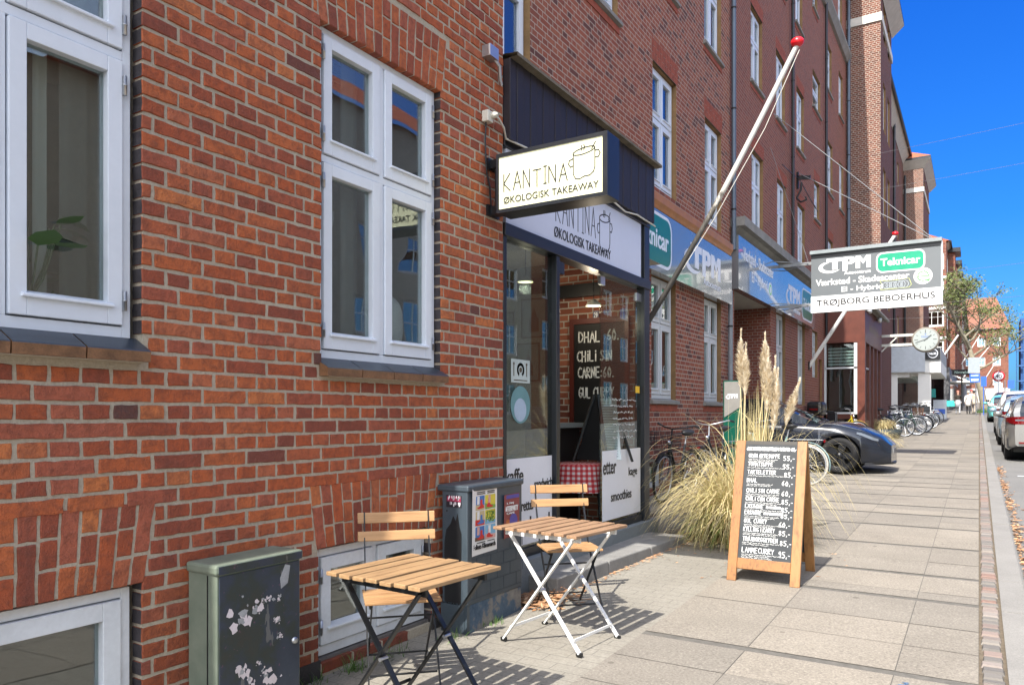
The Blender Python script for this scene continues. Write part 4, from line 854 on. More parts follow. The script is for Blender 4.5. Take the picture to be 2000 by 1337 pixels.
b_ = MB(); b_.box((-22, 79.7, 1.5), (-2.3, 79.99, 5.9)); b_.box((-2.56, 80, 1.5), (-2.3, 112, 5.9)); gf = b_.build('ground_floor', plain('dark_grey_shopfront', (.1, .1, .105), .5), ft)
b_ = MB(); b_.box((-5.2, 79.66, 2), (-2.75, 79.69, 4.9)); b_.box((-2.29, 81, 2), (-2.27, 111, 4.9)); b_.build('shop_glass', GLASS, ft)
b_ = MB(); b_.box((-5.2, 79.70, 2.0), (-2.75, 79.72, 4.9)); b_.build('dark_backing', plain('green_black_display', (.01, .05, .04), .6), ft)
b_ = MB(); b_.box((-4.6, 79.62, 3.1), (-3.4, 79.65, 3.9)); b_.build('teal_poster', plain('teal_print', (.02, .28, .25), .5), ft)
for yy in (84, 91, 98, 105):
    b_ = MB(); b_.box((-2.56, yy, 5.9), (-1.95, yy+2.6, 17.2)); b_.box((-2.56, yy-.3, 17.2), (-1.5, yy+2.9, 17.6), 1); b_.build('bay_tower', [BR_F, BLACKM], ft)
roofbox(ft, -22, -2.57, 80, 112, 17.6, 22)
hb = thing('apartment_block', 'distant brick block with white windows and a steep red tiled roof behind the street tree', 'building', (0, 0, 0))
hw = [(x, x+1.1, z, z+1.5) for x in (-4.6, -2.4, -.2, 2.0) for z in (6.5, 9.8, 13.1)]
b_ = MB(); wall(b_, FY(0, 150, 0), -6, 4.2, 2, 16, hw, .2); wall(b_, FX(4.2, 0, 0), 150, 190, 2, 16); b_.build('brick_wall', [BR_F, WHP], hb)
for (a, b2, c_, d) in hw: window(hb, FY(a, 150.15, c_), b2-a, d-c_, 2, .6, .16, .05, m=WHP, simple=True, drip=False)
b_ = MB(); b_.add([(-6, 149.6, 16), (4.6, 149.6, 16), (4.6, 190, 16), (2.5, 155, 22), (-6, 155, 22), (2.5, 190, 22)], [(0, 1, 3, 4), (1, 2, 5, 3)]); b_.build('roof', plain('faded_roof_tile', (.20, .08, .05), .8, var=.2, scale=1), hb)
b_ = MB(); b_.box((-6, 149.5, 2), (4.4, 149.9, 6)); b_.build('ground_floor', plain('pale_shopfront', (.45, .44, .42), .6), hb)
cbk = thing('apartment_block', 'far brick terrace with dark roof closing the left side of the street behind the tree', 'building', (0, 0, 0))
cwn = [(y, y+1.3, z, z+1.6) for y in range(116, 146, 4) for z in (7, 10.2, 13.2)]
b_ = MB(); wall(b_, FX(-1.9, 0, 0), 114, 150, 1, 16.5, cwn, .15); wall(b_, FY(0, 114, 0), -12, -1.9, 1, 16.5); b_.build('brick_wall', [BR_F, WHP], cbk)
for (a, b2, c_, d) in cwn: window(cbk, FX(-2.0, a, c_), b2-a, d-c_, 2, .6, .12, .05, m=WHP, simple=True, drip=False)
roofbox(cbk, -12, -1.9, 114, 150, 16.5, 20); b_ = MB(); b_.box((-1.9, 113.9, 1), (-1.6, 150, 5.6)); b_.build('ground_floor', plain('dark_grey_shopfront', (.1, .1, .105), .5), cbk)
sc_ = thing('scaffolding', 'blue sheeted scaffolding at the far right end of the street', 'scaffolding', (0, 0, 0))
BLUE = plain('blue_sheeting', (.012, .06, .2), .6, var=.2, scale=.5)
b_ = MB(); b_.box((5.9, 150, 2), (18, 158, 17.5)); b_.build('sheeting', BLUE, sc_); b_ = MB()
for z in (4.5, 7, 9.5, 12, 14.5): b_.box((5.3, 149, z), (7.4, 149.5, z+.2)); 
for x in (5.3, 6.2, 7.2): b_.tube([(x, 149.2, 2), (x, 149.2, 16)], .08, 6)
b_.build('tubes', plain('blue_tube', (.03, .1, .25), .5), sc_)
# ------------------------------------------------------------------ houses across the street (seen only as reflections and light)
BR_O = brick_mat('brick_opposite', [(.35,.10,.05), (.45,.14,.07), (.40,.12,.06)], (.42, .36, .3), rh=.1, bw=.34)
for i, (y0, y1, hh) in enumerate(((-14, 12, 10.8), (12, 34, 12.8), (34, 62, 10.5), (62, 112, 8.5))):
    ob = thing('terrace_house', ['ochre rendered', 'pale grey rendered', 'orange brick', 'low orange brick'][i]+' terrace house across the street, reflected in the shop windows', 'house', (0, 0, 0))
    ow = [(y0+1.2+k*2.6, y0+2.4+k*2.6, SL*y0+z, SL*y0+z+1.6) for k in range(int((y1-y0-1)/2.6)) for z in (1.2, 4.2, 7.0)]
    b_ = MB(); m_ = frame((14, 0, 0), (0, -1, 0), (0, 0, 1))
    wall(b_, m_, -y1, -y0, -.5, hh+SL*y0, [(-b2, -a, c_, d) for a, b2, c_, d in ow], .12); b_.build('wall', [[plain('ochre_plaster', (.52, .45, .34), .9), plain('grey_render', (.5, .49, .45), .9), BR_O, BR_O][i], WHP], ob)
    for (a, b2, c_, d) in ow: window(ob, frame((14.06, b2, c_), (0, -1, 0), (0, 0, 1)), b2-a, d-c_, 2, .6, .1, .05, simple=True, drip=False)
    r = MB(); ze = hh+SL*y0; r.add([(13.6, y0, ze), (13.6, y1, ze), (18, y1, ze+3.5), (18, y0, ze+3.5)], [(0, 1, 2, 3)]); r.add([(14.5, y0, ze-.3), (14.5, y1, ze-.3), (24, y1, ze-.3), (24, y0, ze-.3)], [(0, 1, 2, 3)]); r.build('roof', TILE, ob)
# ------------------------------------------------------------------ cafe tables and folding chairs
SLATW = wood_mat('acacia_slat', (.32, .20, .10), (.15, .085, .04), .5, 1)
SLATW2 = wood_mat('weathered_slat', (.29, .175, .10), (.155, .09, .05), .55, 1)
SLATC = wood_mat('chair_slat', (.40, .23, .105), (.25, .13, .055), .45, 0)
WMET = plain('white_metal', (.72, .72, .70), .4, var=.08, scale=12)
BMET = plain('black_metal', (.006, .007, .008), .38, var=.3, scale=12)
def cafe_table(label, loc, rz, metal, wood, W=.60, L=.575, H=.70, tilt=0):
    t_ = thing('folding_table', label, 'table', loc, rz, 'folding cafe tables on the pavement')
    sw = .067; gap = (W-7*sw)/6
    for k in range(7):
        x0 = -W/2+k*(sw+gap); b_ = MB(); dz = random.uniform(-.002, .002)
        b_.box((x0, -L/2+random.uniform(-.003, .003), H-.018+dz), (x0+sw, L/2+random.uniform(-.003, .003), H+dz), bev=.003); b_.build('slat', wood, t_)
    for s in (-1, 1):
        b_ = MB(); b_.box((-W/2+.03, s*.20-.009, H-.055), (W/2-.03, s*.20+.009, H-.0205)); b_.build('rail', metal, t_)
        for q, off in ((1, .014), (-1, -.012)):
            b_ = MB(); b_.bar((-q*.235, s*.20+s*.014+off*.5, H-.04), (q*.265, s*.215+off, .015), .010, .026, up=(0, 1, 0))
            b_.build('leg', metal, t_); b_ = MB(); b_.box((q*.265-.02, s*.215+off-.011, 0), (q*.265+.018, s*.215+off+.011, .022), bev=.003); b_.build('foot_cap', BMET, t_)
        b_ = MB(); b_.tube([(.01, s*.21-.022, .345), (.01, s*.21+.022, .345)], .009, 10); b_.build('pivot', STEEL, t_)
    for q in (-1, 1):
        b_ = MB(); b_.bar((q*.23, -.21, .085), (q*.23, .21, .085), .007, .016); b_.build('cross_bar', metal, t_)
    return t_
cafe_table('small slatted folding table with black legs, nearest table beside the basement window', (-2.20, 2.68, gz(2.68)), R(-4), BMET, SLATW, W=.575, L=.55)
cafe_table('small slatted folding table with white crossed legs, in front of the painted cabinet with posters', (-2.17, 4.04, gz(4.04)), R(-6), WMET, SLATW2)
def cafe_chair(label, loc, rz):
    t_ = thing('folding_chair', label, 'chair', loc, rz, 'folding cafe chairs beside the tables')
    for k in range(5):
        y0 = -.165+k*.064; b_ = MB(); b_.box((-.195, y0, .437), (.195, y0+.05, .452), bev=.003); b_.build('seat_slat', SLATC, t_)
    for y0, z0, h in ((.235, .70, .055), (.262, .795, .06)):
        b_ = MB(); b_.box((-.215, 0, 0), (.215, .016, h), bev=.004, mat=M.Translation((0, y0-.02, z0)) @ M.Rotation(R(-10), 4, 'X')); b_.build('back_slat', SLATC, t_)
    for s in (-1, 1):
        b_ = MB(); x = s*.178; pts = [(x, .262, .855), (x, .225, .70), (x, .12, .46), (x, -.235, .01)]
        for p, q in zip(pts, pts[1:]): b_.bar(p, q, .022, .007, up=(1, 0, 0))
        b_.build('back_leg', BMET, t_); x = s*.160
        b_ = MB(); b_.bar((x, -.15, .435), (x, .255, .01), .02, .007, up=(1, 0, 0)); b_.build('front_leg', BMET, t_)
        b_ = MB(); b_.bar((x+s*.009, -.16, .428), (x+s*.009, .14, .428), .007, .02); b_.build('seat_rail', BMET, t_)
    for y_, z_ in ((-.17, .085), (.19, .08), (.045, .32)): MB().tube([(-.17, y_, z_), (.17, y_, z_)], .006, 6).build('stretcher', BMET, t_)
    return t_
cafe_chair('slatted folding chair with black frame behind the black legged table, close to the wall', (-2.60, 3.05, gz(3.05)), R(46))
cafe_chair('slatted folding chair with black frame behind the white legged table, beside the doorstep', (-2.42, 4.62, gz(4.62)), R(44))

# ------------------------------------------------------------------ utility cabinets
t = NT('cabinet_grey_green'); v = t.coord(); n1 = t.noise(v, 9, 4); t.bsdf(t.ramp(n1, [(.3, (.12, .15, .115)), (.7, (.175, .205, .16))]), .5); CAB1 = t.m
t = NT('overpainted_door'); v = t.coord(); n1 = t.noise(v, 3.1, 5, .65); n2 = t.noise(t.mapping(v, (1, 2, .5)), 6, 4); n3 = t.noise(v, 40, 3)
c = t.ramp(n1, [(.3, (.034, .032, .026)), (.42, (.024, .034, .032)), (.5, (.026, .036, .056)), (.65, (.034, .047, .072)), (.8, (.075, .085, .10))])
c = t.mix(t.math('MULTIPLY', t.math('GREATER_THAN', n2, .66), .6), c, (.16, .16, .15)); c = t.mix(t.math('MULTIPLY', t.math('GREATER_THAN', n3, .68), .4), c, (.18, .07, .13))
t.bsdf(c, t.math('ADD', .28, t.math('MULTIPLY', n2, .3)), bump=n1, bs=.2, bd=.004); CABD = t.m
c1 = thing('utility_cabinet', 'low dark utility cabinet with pale green lid and torn white paper scraps, in the foreground', 'cabinet', (-2.772, 2.045, 0))
b_ = MB(); b_.box((-.198, .003, -.2), (-.0, .467, .785)); b_.build('cabinet_body', CAB1, c1, bevel=.006)
b_ = MB(); b_.box((-.202, -.008, .78), (.012, .478, .825)); b_.build('lid', CAB1, c1, bevel=.012); b_ = MB(); b_.box((.0122, .004, .784), (.0135, .466, .818)); b_.build('lid_front', CABD, c1)
b_ = MB(); b_.box((0, .012, .02), (.006, .458, .775)); dr = b_.build('door', CABD, c1, bevel=.003)
b_ = MB(); b_.box((-.062, -.001, .0), (-.058, .004, .775)); b_.build('seam', BLACK, c1)
b_ = MB(); b_.lathe([(0, .012), (.014, .012), (.016, 0)], n=16, mat=M.Translation((.006, .425, .40)) @ M.Rotation(R(90), 4, 'Y')); b_.build('lock', STEEL, c1)
b_ = MB(); rr = random.Random(4); m6 = FX(.0062, 0, 0)
for (cx, cz, r_, n_) in [(a_, b2_, c_*.8, d_*3) for a_, b2_, c_, d_ in ((.13, .57, .05, 3), (.2, .60, .03, 3), (.26, .63, .015, 5), (.33, .62, .016, 5), (.32, .52, .012, 8), (.34, .44, .014, 5), (.14, .33, .045, 2), (.17, .26, .03, 4), (.25, .3, .012, 6), (.3, .26, .05, 3), (.13, .16, .03, 2), (.1, .13, .012, 2), (.37, .75, .02, 2), (.28, .22, .012, 3), (.22, .35, .01, 5))]:
    for k in range(n_):
        x, z = cx+rr.gauss(0, r_*.9), cz+rr.gauss(0, r_*.7); s_ = r_*rr.uniform(.12, .75); m_n = rr.randint(7, 11)
        p_ = [(x+s_*rr.uniform(.35, 1.25)*cos(2*pi*i/m_n), z+s_*rr.uniform(.35, 1.25)*sin(2*pi*i/m_n)) for i in range(m_n)]
        b_.prism(p_, 0, .0006+rr.random()*.0006, m6, rr.choice([0, 0, 1]))
b_.prism([(.345, .66), (.385, .68), (.4, .76), (.37, .77), (.34, .71)], 0, .0012, m6, 1)
b_.build('paper_scrap', [plain('torn_paper', (.62, .56, .58), .8, var=.15), plain('grey_paper', (.3, .31, .32), .8, var=.25, scale=20)], dr)
t = NT('blue_grey_paint'); v = t.coord(); n1 = t.noise(v, 2.4, 4); n2 = t.noise(v, 20, 4); sx = t.n('ShaderNodeSeparateXYZ'); t.put(sx, 0, v)
c = t.ramp(n1, [(.3, (.026, .040, .052)), (.6, (.042, .06, .078)), (.8, (.06, .08, .10))])
c = t.mix(t.math('MULTIPLY', n2, .25), c, (.12, .14, .15)); t.bsdf(c, .42, bump=n2, bs=.15, bd=.003); CAB2 = t.m
t = NT('patchy_blue_base'); v = t.coord(); n1 = t.noise(v, 6, 5, .7); t.bsdf(t.ramp(n1, [(.35, (.04, .07, .11)), (.5, (.07, .11, .16)), (.56, (.17, .165, .16)), (.7, (.24, .23, .21))]), .85, bump=n1, bs=.3, bd=.005); BASE2 = t.m
c2 = thing('utility_cabinet', 'tall blue grey utility cabinet with posters and a black spray patch, between the tables', 'cabinet', (-2.722, 3.83, 0))
b_ = MB(); b_.box((-.2, 0, .27), (0, .66, .995)); b_.build('cabinet_body', CAB2, c2, bevel=.008); b_ = MB(); b_.box((-.235, -.008, .985), (.012, .668, 1.025)); b_.build('lid', CAB2, c2, bevel=.01)
b_ = MB(); b_.box((-.2, .03, .0), (-.004, .652, .27)); b_.build('base', BASE2, c2); b_ = MB(); b_.box((-.205, -.004, .03), (-.02, .03, .27)); b_.box((-.02, .0, .05), (-.003, .03, .3)); b_.build('base_corner', CAB2, c2)
b_ = MB()
for r_ in range(5):
    z = .30+.085*r_; b_.box((0, .05, z), (.0015, .64, z+.006)); 
    for k in range(4): b_.box((0, .1+.16*k+(.08 if r_ % 2 else 0), z+.006), (.0013, .106+.16*k+(.08 if r_ % 2 else 0), z+.085))
b_.build('painted_lines', plain('dark_paint_line', (.03, .045, .06), .5), c2)
my = FY(-2.722, 3.8295, 0).copy(); my = M.Translation((2.722, -3.83, 0)) @ my
b_ = MB(); rr = random.Random(8)
b_.prism([(-.178, .28), (-.05, .28), (-.045, .72), (-.06, .76), (-.075, .85), (-.09, .80), (-.11, .83), (-.13, .78), (-.165, .74), (-.18, .66)], 0, .0012, my)
for x in (-.16, -.12, -.1, -.07): b_.prism([(x, .22+rr.random()*.03), (x+.006, .22+rr.random()*.03), (x+.008, .3), (x-.002, .3)], 0, .001, my)
for x, z in ((-.16, .86), (-.15, .16), (-.11, .14), (-.08, .14)): disc(b_, my, x, z, .006, .001, 0, 12)
b_.build('spray_patch', plain('black_spray', (.006, .006, .007), .5), c2)
b_ = MB(); b_.prism([(-.165, .885), (-.045, .885), (-.045, .96), (-.165, .96)], 0, .0012, my, 0); b_.prism([(-.16, .922), (-.05, .922), (-.05, .955), (-.16, .955)], 0, .0016, my, 1)
rr = random.Random(2)
for k in range(26):
    x, z = rr.uniform(-.158, -.06), rr.choice([.89, .9, .93, .94]); b_.prism([(x, z), (x+.008, z+.003), (x+.006, z+.02), (x-.001, z+.016)], 0, .002, my, 2)
b_.build('sticker', [plain('sticker_black', (.015, .012, .018), .5), plain('sticker_magenta', (.25, .02, .06), .5), plain('sticker_white', (.7, .66, .7), .5)], c2)
PAPER = plain('poster_paper', (.74, .72, .68), .7, var=.03)
def poster_tiles(mb, mat, x, y, w_, h_, seed):
    rr = random.Random(seed); c_ = [(1, 2, 3), (4, 5, 3), (2, 3, 1), (4, 6, 5), (1, 7, 3), (6, 8, 3)][seed % 6]
    mb.prism([(x, y), (x+w_, y), (x+w_, y+h_), (x, y+h_)], 0, .0016, mat, c_[0])
    mb.prism([(x, y), (x+w_, y), (x+w_, y+h_*rr.uniform(.2, .35)), (x, y+h_*rr.uniform(.25, .45))], 0, .002, mat, c_[1])
    if seed % 6 == 3:
        for k in range(2): stroke(mb, ['STOM', 'FORDI'][k][:4], mat, x+.012, y+h_*(.58-.42*k), h_*.3, w_*.8, .008, .2, .05, rr, .0024, 5); 
        return
    q = [(0, .08), (.25, .02), (.7, .02), (.78, .14), (.55, .2), (.42, .34), (.4, .8), (.2, .82), (.18, .4), (.05, .3)]
    fx = rr.random() < .5
    mb.prism([(x+w_*(.1+.85*a), y+h_*(.08+.8*b2)) for a, b2 in q] if not fx else [(x+w_*(.95-.85*a), y+h_*(.08+.8*b2)) for a, b2 in q][::-1], 0, .0024, mat, c_[2])
    mb.prism([(x+w_*.28, y+h_*.42), (x+w_*.5, y+h_*.42), (x+w_*.52, y+h_*.98), (x+w_*.3, y+h_*.98)], 0, .0027, mat, [9, 8, 9, 5, 8, 9][seed % 6])
PC = [PAPER, plain('print_blue', (.06, .16, .4), .6), plain('print_sand', (.5, .4, .22), .6), plain('print_red', (.55, .03, .02), .6), plain('print_yellow', (.62, .52, .06), .6), plain('print_green', (.2, .34, .06), .6), plain('print_light_blue', (.2, .4, .55), .6), plain('print_brown', (.12, .07, .04), .6), plain('print_pink', (.6, .35, .3), .6), plain('print_white', (.7, .7, .68), .6), INK]
def curled(name, m, y0, y1, z0, z1, label):
    """a sheet with its left edge lifting off the cabinet"""
    b_ = MB(); n_ = 10; vs = []
    for j in range(n_+1):
        f = j/n_; lift = .002+.02*max(0, .25-f)**1.2*2
        vs += [(lift, y0+(y1-y0)*f, z0+.006*f), (lift+(.012*max(0, .3-f)), y0+(y1-y0)*f, z1)]
    b_.add(vs, [(2*j, 2*j+2, 2*j+3, 2*j+1) for j in range(n_)], True)
    o = b_.build(name, m, None, (-2.7215, 0, 0)); o.location = (-2.7215, 0, 0); return tag(o, label, 'poster')
p1 = curled('poster', PAPER, 3.865, 4.165, .575, 1.0, 'white poster with six tiles of red shoes, curling off the blue grey cabinet')
b_ = MB(); mp = FX(.0035, 0, 0); k = 0
for r_ in range(3):
    for c_ in range(2): poster_tiles(b_, mp, 3.895+.128*c_, .665+.098*(2-r_), .118, .09, k); k += 1
letter(b_, 'Folkets Klimamarch', mp, 3.885, .612, .255, .032, .01, mi=10, lift=.001)
for z in (.652, .975, .964): poly_line(b_, [(3.93, z), (4.02, z)], mp, .005, .002, 10); poly_line(b_, [(4.05, z), (4.13, z)], mp, .005, .002, 10)
b_.build('print', PC, p1)
MAR = plain('print_maroon', (.22, .05, .045), .6, var=.2, scale=14)
p2 = curled('poster', MAR, 4.238, 4.45, .635, .93, 'small maroon concert poster with AFTERPARTY lettering, right of the white poster on the cabinet')
b_ = MB(); letter(b_, 'AFTERPARTY', mp, 4.262, .815, .165, .036, .02, mi=1, lift=.001); letter(b_, '3. MAJ', mp, 4.28, .86, .09, .016, .01, mi=1, lift=.001); letter(b_, 'CAFE', mp, 4.28, .795, .1, .013, .01, mi=1, lift=.001)
disc(b_, mp, 4.37, .745, .05, .0012, 2); disc(b_, mp, 4.30, .72, .04, .001, 3); b_.prism([(4.245, .9), (4.445, .9), (4.44, .925), (4.25, .925)], 0, .001, mp, 2)
b_.build('print', [MAR, PC[9], plain('print_violet', (.09, .07, .3), .6), plain('print_orange', (.4, .12, .03), .6)], p2)

# ------------------------------------------------------------------ menu board on the pavement
WB = wood_mat('board_frame_wood', (.30, .145, .05), (.15, .065, .022), .45, 2)
WB2 = wood_mat('board_frame_wood_worn', (.27, .12, .036), (.11, .05, .02), .5, 2, 2.0)
t = NT('chalkboard'); v = t.coord(); n1 = t.noise(v, 4, 5, .7); t.bsdf(t.ramp(n1, [(.35, (.010, .014, .018)), (.7, (.024, .030, .035))]), .6, bump=t.noise(v, 80, 2), bs=.1); CHB = t.m
CHALK = plain('chalk', (.75, .76, .75), .9)
ab = thing('menu_board', 'wooden A frame chalk menu board with prices, on the pavement beside tall dry grass', 'menu board', (-1.445, 6.35, gz(6.1)))
def leaf(sgn, name, write):
    ang = math.atan2(.315, 1.11); mt = frame((0, -.012*sgn if sgn > 0 else .012, 1.115), (1, 0, 0), (0, -sin(ang)*sgn*-1 if False else 0, 1))
    if sgn > 0: u, v_ = V((1, 0, 0)), V((0, .315, 1.11)).normalized(); org = V((0, -.325, .0))
    else: u, v_ = V((-1, 0, 0)), V((0, -.315, 1.11)).normalized(); org = V((0, .325, .0))
    mt = frame(org, u, v_); L = 1.155; W = .28
    p_ = MB(); p_.box((-W+.072, .18, -.012), (W-.072, L-.005, -.002), mat=mt); pn = p_.build(name, CHB, ab)
    for s_, wm_ in ((-1, WB2), (1, WB)):
        b_ = MB(); b_.box((s_*W, 0, -.022), (s_*(W-.074), L+.0, .008), mat=mt, bev=.004); b_.build('stile', wm_ if sgn > 0 else WB, ab)
    b_ = MB(); b_.box((-W+.0745, .10, -.02), (W-.0745, .185, .006), mat=mt, bev=.004); b_.build('rail', WB2, ab)
    b_ = MB(); b_.box((-W+.0745, L-.03, -.02), (W-.0745, L-.001, -.001), mat=mt); b_.build('top_rail', plain('dark_rail', (.04, .035, .03), .6), ab)
    return pn, mt, L
pn, mt, L = leaf(1, 'chalk_panel', True); leaf(-1, 'back_panel', False)
b_ = MB(); rr = random.Random(21); mtw = mt @ M.Translation((0, 0, -.0019))
rows = [('GRØN ÆRTESUPPE', '55,-', .932, .27, .036), ('TOMATSUPPE', '55,-', .868, .215, .036), ('TARTELETTER', '85,-', .806, .245, .037), ('DHAL', '60,-', .742, .09, .036), ('CHiLi SiN CARNE', '60,-', .665, .285, .037), ('CHiLi CON CARNE', '85,-', .602, .285, .037),
        ('LASAGNE', '85,-', .545, .155, .034), ('LASAGNE', '85,-', .498, .14, .032), ('GUL CURRY', '60,-', .435, .195, .036), ('KYLLiNG i KARRY', '85,-', .372, .265, .037), ('TRØJBORGGRYDEN', '85,-', .30, .295, .038), ('LAMMECURRY', '95,-', .215, .27, .046)]
stroke(b_, '-ALLE RETTER KAN BESTiLLES i STOR FOR +20,-', mtw, -.195, 1.075, .026, .39, .005, .3, .04, rr)
for i, (nm, pr, z, wd, hh) in enumerate(rows):
    z = .215+(z-.215)*1.085+.02; x = -.175-.0*i
    stroke(b_, nm, mtw, x, z, hh*.86, wd*.92, .0042, .3, .03, rr); stroke(b_, pr, mtw, .105+rr.uniform(-.008, .012), z-.018, hh*1.0, .082, .0045, .3, .03, rr)
    if i in (6, 7): stroke(b_, 'M/OKSEKØD' if i == 6 else 'M/SPiNAT&SVAMPE', mtw, x+wd+.012, z+.004, .018, .115 if i == 6 else .15, .004, .25, .04, rr)
    for ln in range(1 if i in (1, 2) else (3 if i == 11 else 2)):
        xx = x+rr.uniform(-.004, .004); xe = x+rr.uniform(.17, .30); zz = z-.016-.013*ln
        while xx < xe:
            wl_ = rr.uniform(.012, .04); n_ = max(3, int(wl_/.004))
            poly_line(b_, [(xx+wl_*q/n_, zz+rr.uniform(-.0035, .0045)) for q in range(n_+1)], mtw, .0024); xx += wl_+.007
b_.build('chalk_lettering', CHALK, pn)
b_ = MB(); b_.tube([(-.25, -.2, .42), (-.25, 0, .37), (-.25, .2, .42)], .004, 6); b_.build('stay', STEEL, ab)

# ------------------------------------------------------------------ inside the shop
bbd = thing('blackboard', 'red framed blackboard with DHAL and curry prices on the brick wall inside the takeaway', 'blackboard', (-3.5, 7.42, 0))
b_ = MB(); b_.box((-.33, -.02, 1.35), (.31, 0, 2.50)); bp = b_.build('panel', plain('black_slate_board', (.006, .006, .007), .5), bbd)
b_ = MB()
for a, b2, c_, d in ((-.36, -.31, 1.33, 2.53), (.30, .345, 1.33, 2.53), (-.31, .30, 2.47, 2.53), (-.31, .30, 1.33, 1.38)): b_.box((a, -.035, c_), (b2, -.001, d))
b_.build('frame', plain('mahogany', (.09, .015, .01), .4), bbd); b_ = MB(); m7 = FY(0, -.0205, 0); rr = random.Random(6)
for s_, x, z, w_ in (('DHAL', -.25, 2.27, .26), ('60.', .09, 2.28, .14), ('CHiLi SiN', -.27, 2.06, .42), ('CARNE:60.', -.26, 1.88, .43), ('GUL CURRY', -.25, 1.66, .42), ('60.', .06, 1.5, .14)): stroke(b_, s_, m7, x, z, .11, w_, .014, .25, .03, rr)
b_.build('chalk_lettering', CHALK, bp)
hn = thing('house_number', 'small dark blue enamel house number plate above the blackboard', 'number plate', (-3.555, 7.43, 2.56))
b_ = MB(); b_.prism(rrect(.07, .10, .015), 0, .01, FY(0, 0, 0)); b_.build('plate', plain('enamel_blue', (.01, .012, .06), .3), hn); b_ = MB(); letter(b_, '29', FY(0, -.0101, 0), -.022, -.03, .044, .06, .02); b_.build('number', SIGNW, hn)
mb_ = thing('menu_stand', 'black table top A frame stand holding a printed white menu, in the shop doorway', 'menu stand', (-3.3, 6.9, 1.0))
b_ = MB()
for s in (-1, 1): b_.bar((s*.19, -.15, 0), (s*.02, 0, .68), .03, .02); b_.bar((s*.19+.14, .15, 0), (s*.02+.14, .0, .68), .03, .02)
b_.add([(-.16, -.13, .02), (.16, -.13, .02), (.03, .0, .66), (-.03, 0, .66)], [(0, 1, 2, 3)]); b_.build('stand', BLACK, mb_)
b_ = MB(); b_.add([(.05, -.12, .03), (.33, -.12, .03), (.22, -.0, .64), (.0, -.0, .64)], [(0, 1, 2, 3)]); sh = b_.build('menu_sheet', plain('menu_paper', (.55, .62, .62), .7), mb_)
b_ = MB()
for k in range(22):
    f = .05+k*.042; y_ = -.121+.12*f; z = .03+.61*f; x0 = .06-.05*f; b_.box((x0+.02, y_-.003, z), (x0+.24-.05*f, y_-.002, z+.007))
b_.build('print', plain('grey_print', (.2, .24, .25), .7), sh)
gt = thing('display_table', 'round display table inside the doorway under a red checked cloth', 'table', (-3.40, 6.7, .34))
b_ = MB(); b_.lathe([(0, .62), (.27, .62), (.27, .645), (0, .645)], n=24)
for k in range(4): b_.tube([(.18*cos(k*pi/2+.5), .18*sin(k*pi/2+.5), .62), (.22*cos(k*pi/2+.5), .22*sin(k*pi/2+.5), 0)], .014, 6)
b_.build('table', BLACK, gt)
t = NT('red_gingham'); v = t.coord('Object'); ch = []
sp = t.n('ShaderNodeSeparateXYZ'); t.put(sp, 0, v)
uu = t.math('ARCTAN2', sp.outputs[1], sp.outputs[0]); s1 = t.math('GREATER_THAN', t.math('SINE', t.math('MULTIPLY', uu, 36)), 0)
zz = t.math('ADD', sp.outputs[2], t.math('MULTIPLY', t.math('GREATER_THAN', sp.outputs[2], .648), t.math('SQRT', t.math('ADD', t.math('MULTIPLY', sp.outputs[0], sp.outputs[0]), t.math('MULTIPLY', sp.outputs[1], sp.outputs[1])))))
s2 = t.math('GREATER_THAN', t.math('SINE', t.math('MULTIPLY', zz, 130)), 0)
t.bsdf(t.ramp(t.math('MULTIPLY', t.math('ADD', s1, s2), .5), [(0, (.55, .5, .5)), (.4, (.5, .1, .1)), (.9, (.33, .012, .02))], 'CONSTANT'), .9)
b_ = MB(); pr = []; n_ = 48
for (r_, z) in ((0, .651), (.28, .651), (.292, .635), (.30, .5), (.315, .38)): pr.append((r_, z))
vs = []; fs = []
for (r_, z) in pr:
    for j in range(n_):
        a = 2*pi*j/n_; k = r_*(1+(.06*sin(a*7)+.04*sin(a*11+1))*(0 if z > .63 else (.651-z)*4)); vs.append((k*cos(a), k*sin(a), z))
for i in range(len(pr)-1):
    for j in range(n_): fs.append((i*n_+j, i*n_+(j+1) % n_, (i+1)*n_+(j+1) % n_, (i+1)*n_+j))
b_.add(vs, fs, True); b_.build('checked_cloth', t.m, gt)
sh_ = thing('counter', 'dark counter with a grey top behind the opened glass door', 'counter', (-3.75, 6.6, .34)); b_ = MB(); b_.box((-.25, 0, 1.0), (.18, .6, 1.05)); b_.build('top', plain('grey_top', (.2, .21, .21), .5), sh_); b_ = MB(); b_.box((-.23, .03, 0), (.12, .58, .995)); b_.build('front', BLACK, sh_)
b_ = MB(); b_.box((-.2, .1, 1.052), (.02, .13, 1.22)); tag(b_.build('photo_frame', [plain('pale_print', (.4, .42, .42), .6)], None, (-3.75, 6.6, .34)), 'small pale framed card standing on the counter', 'card')
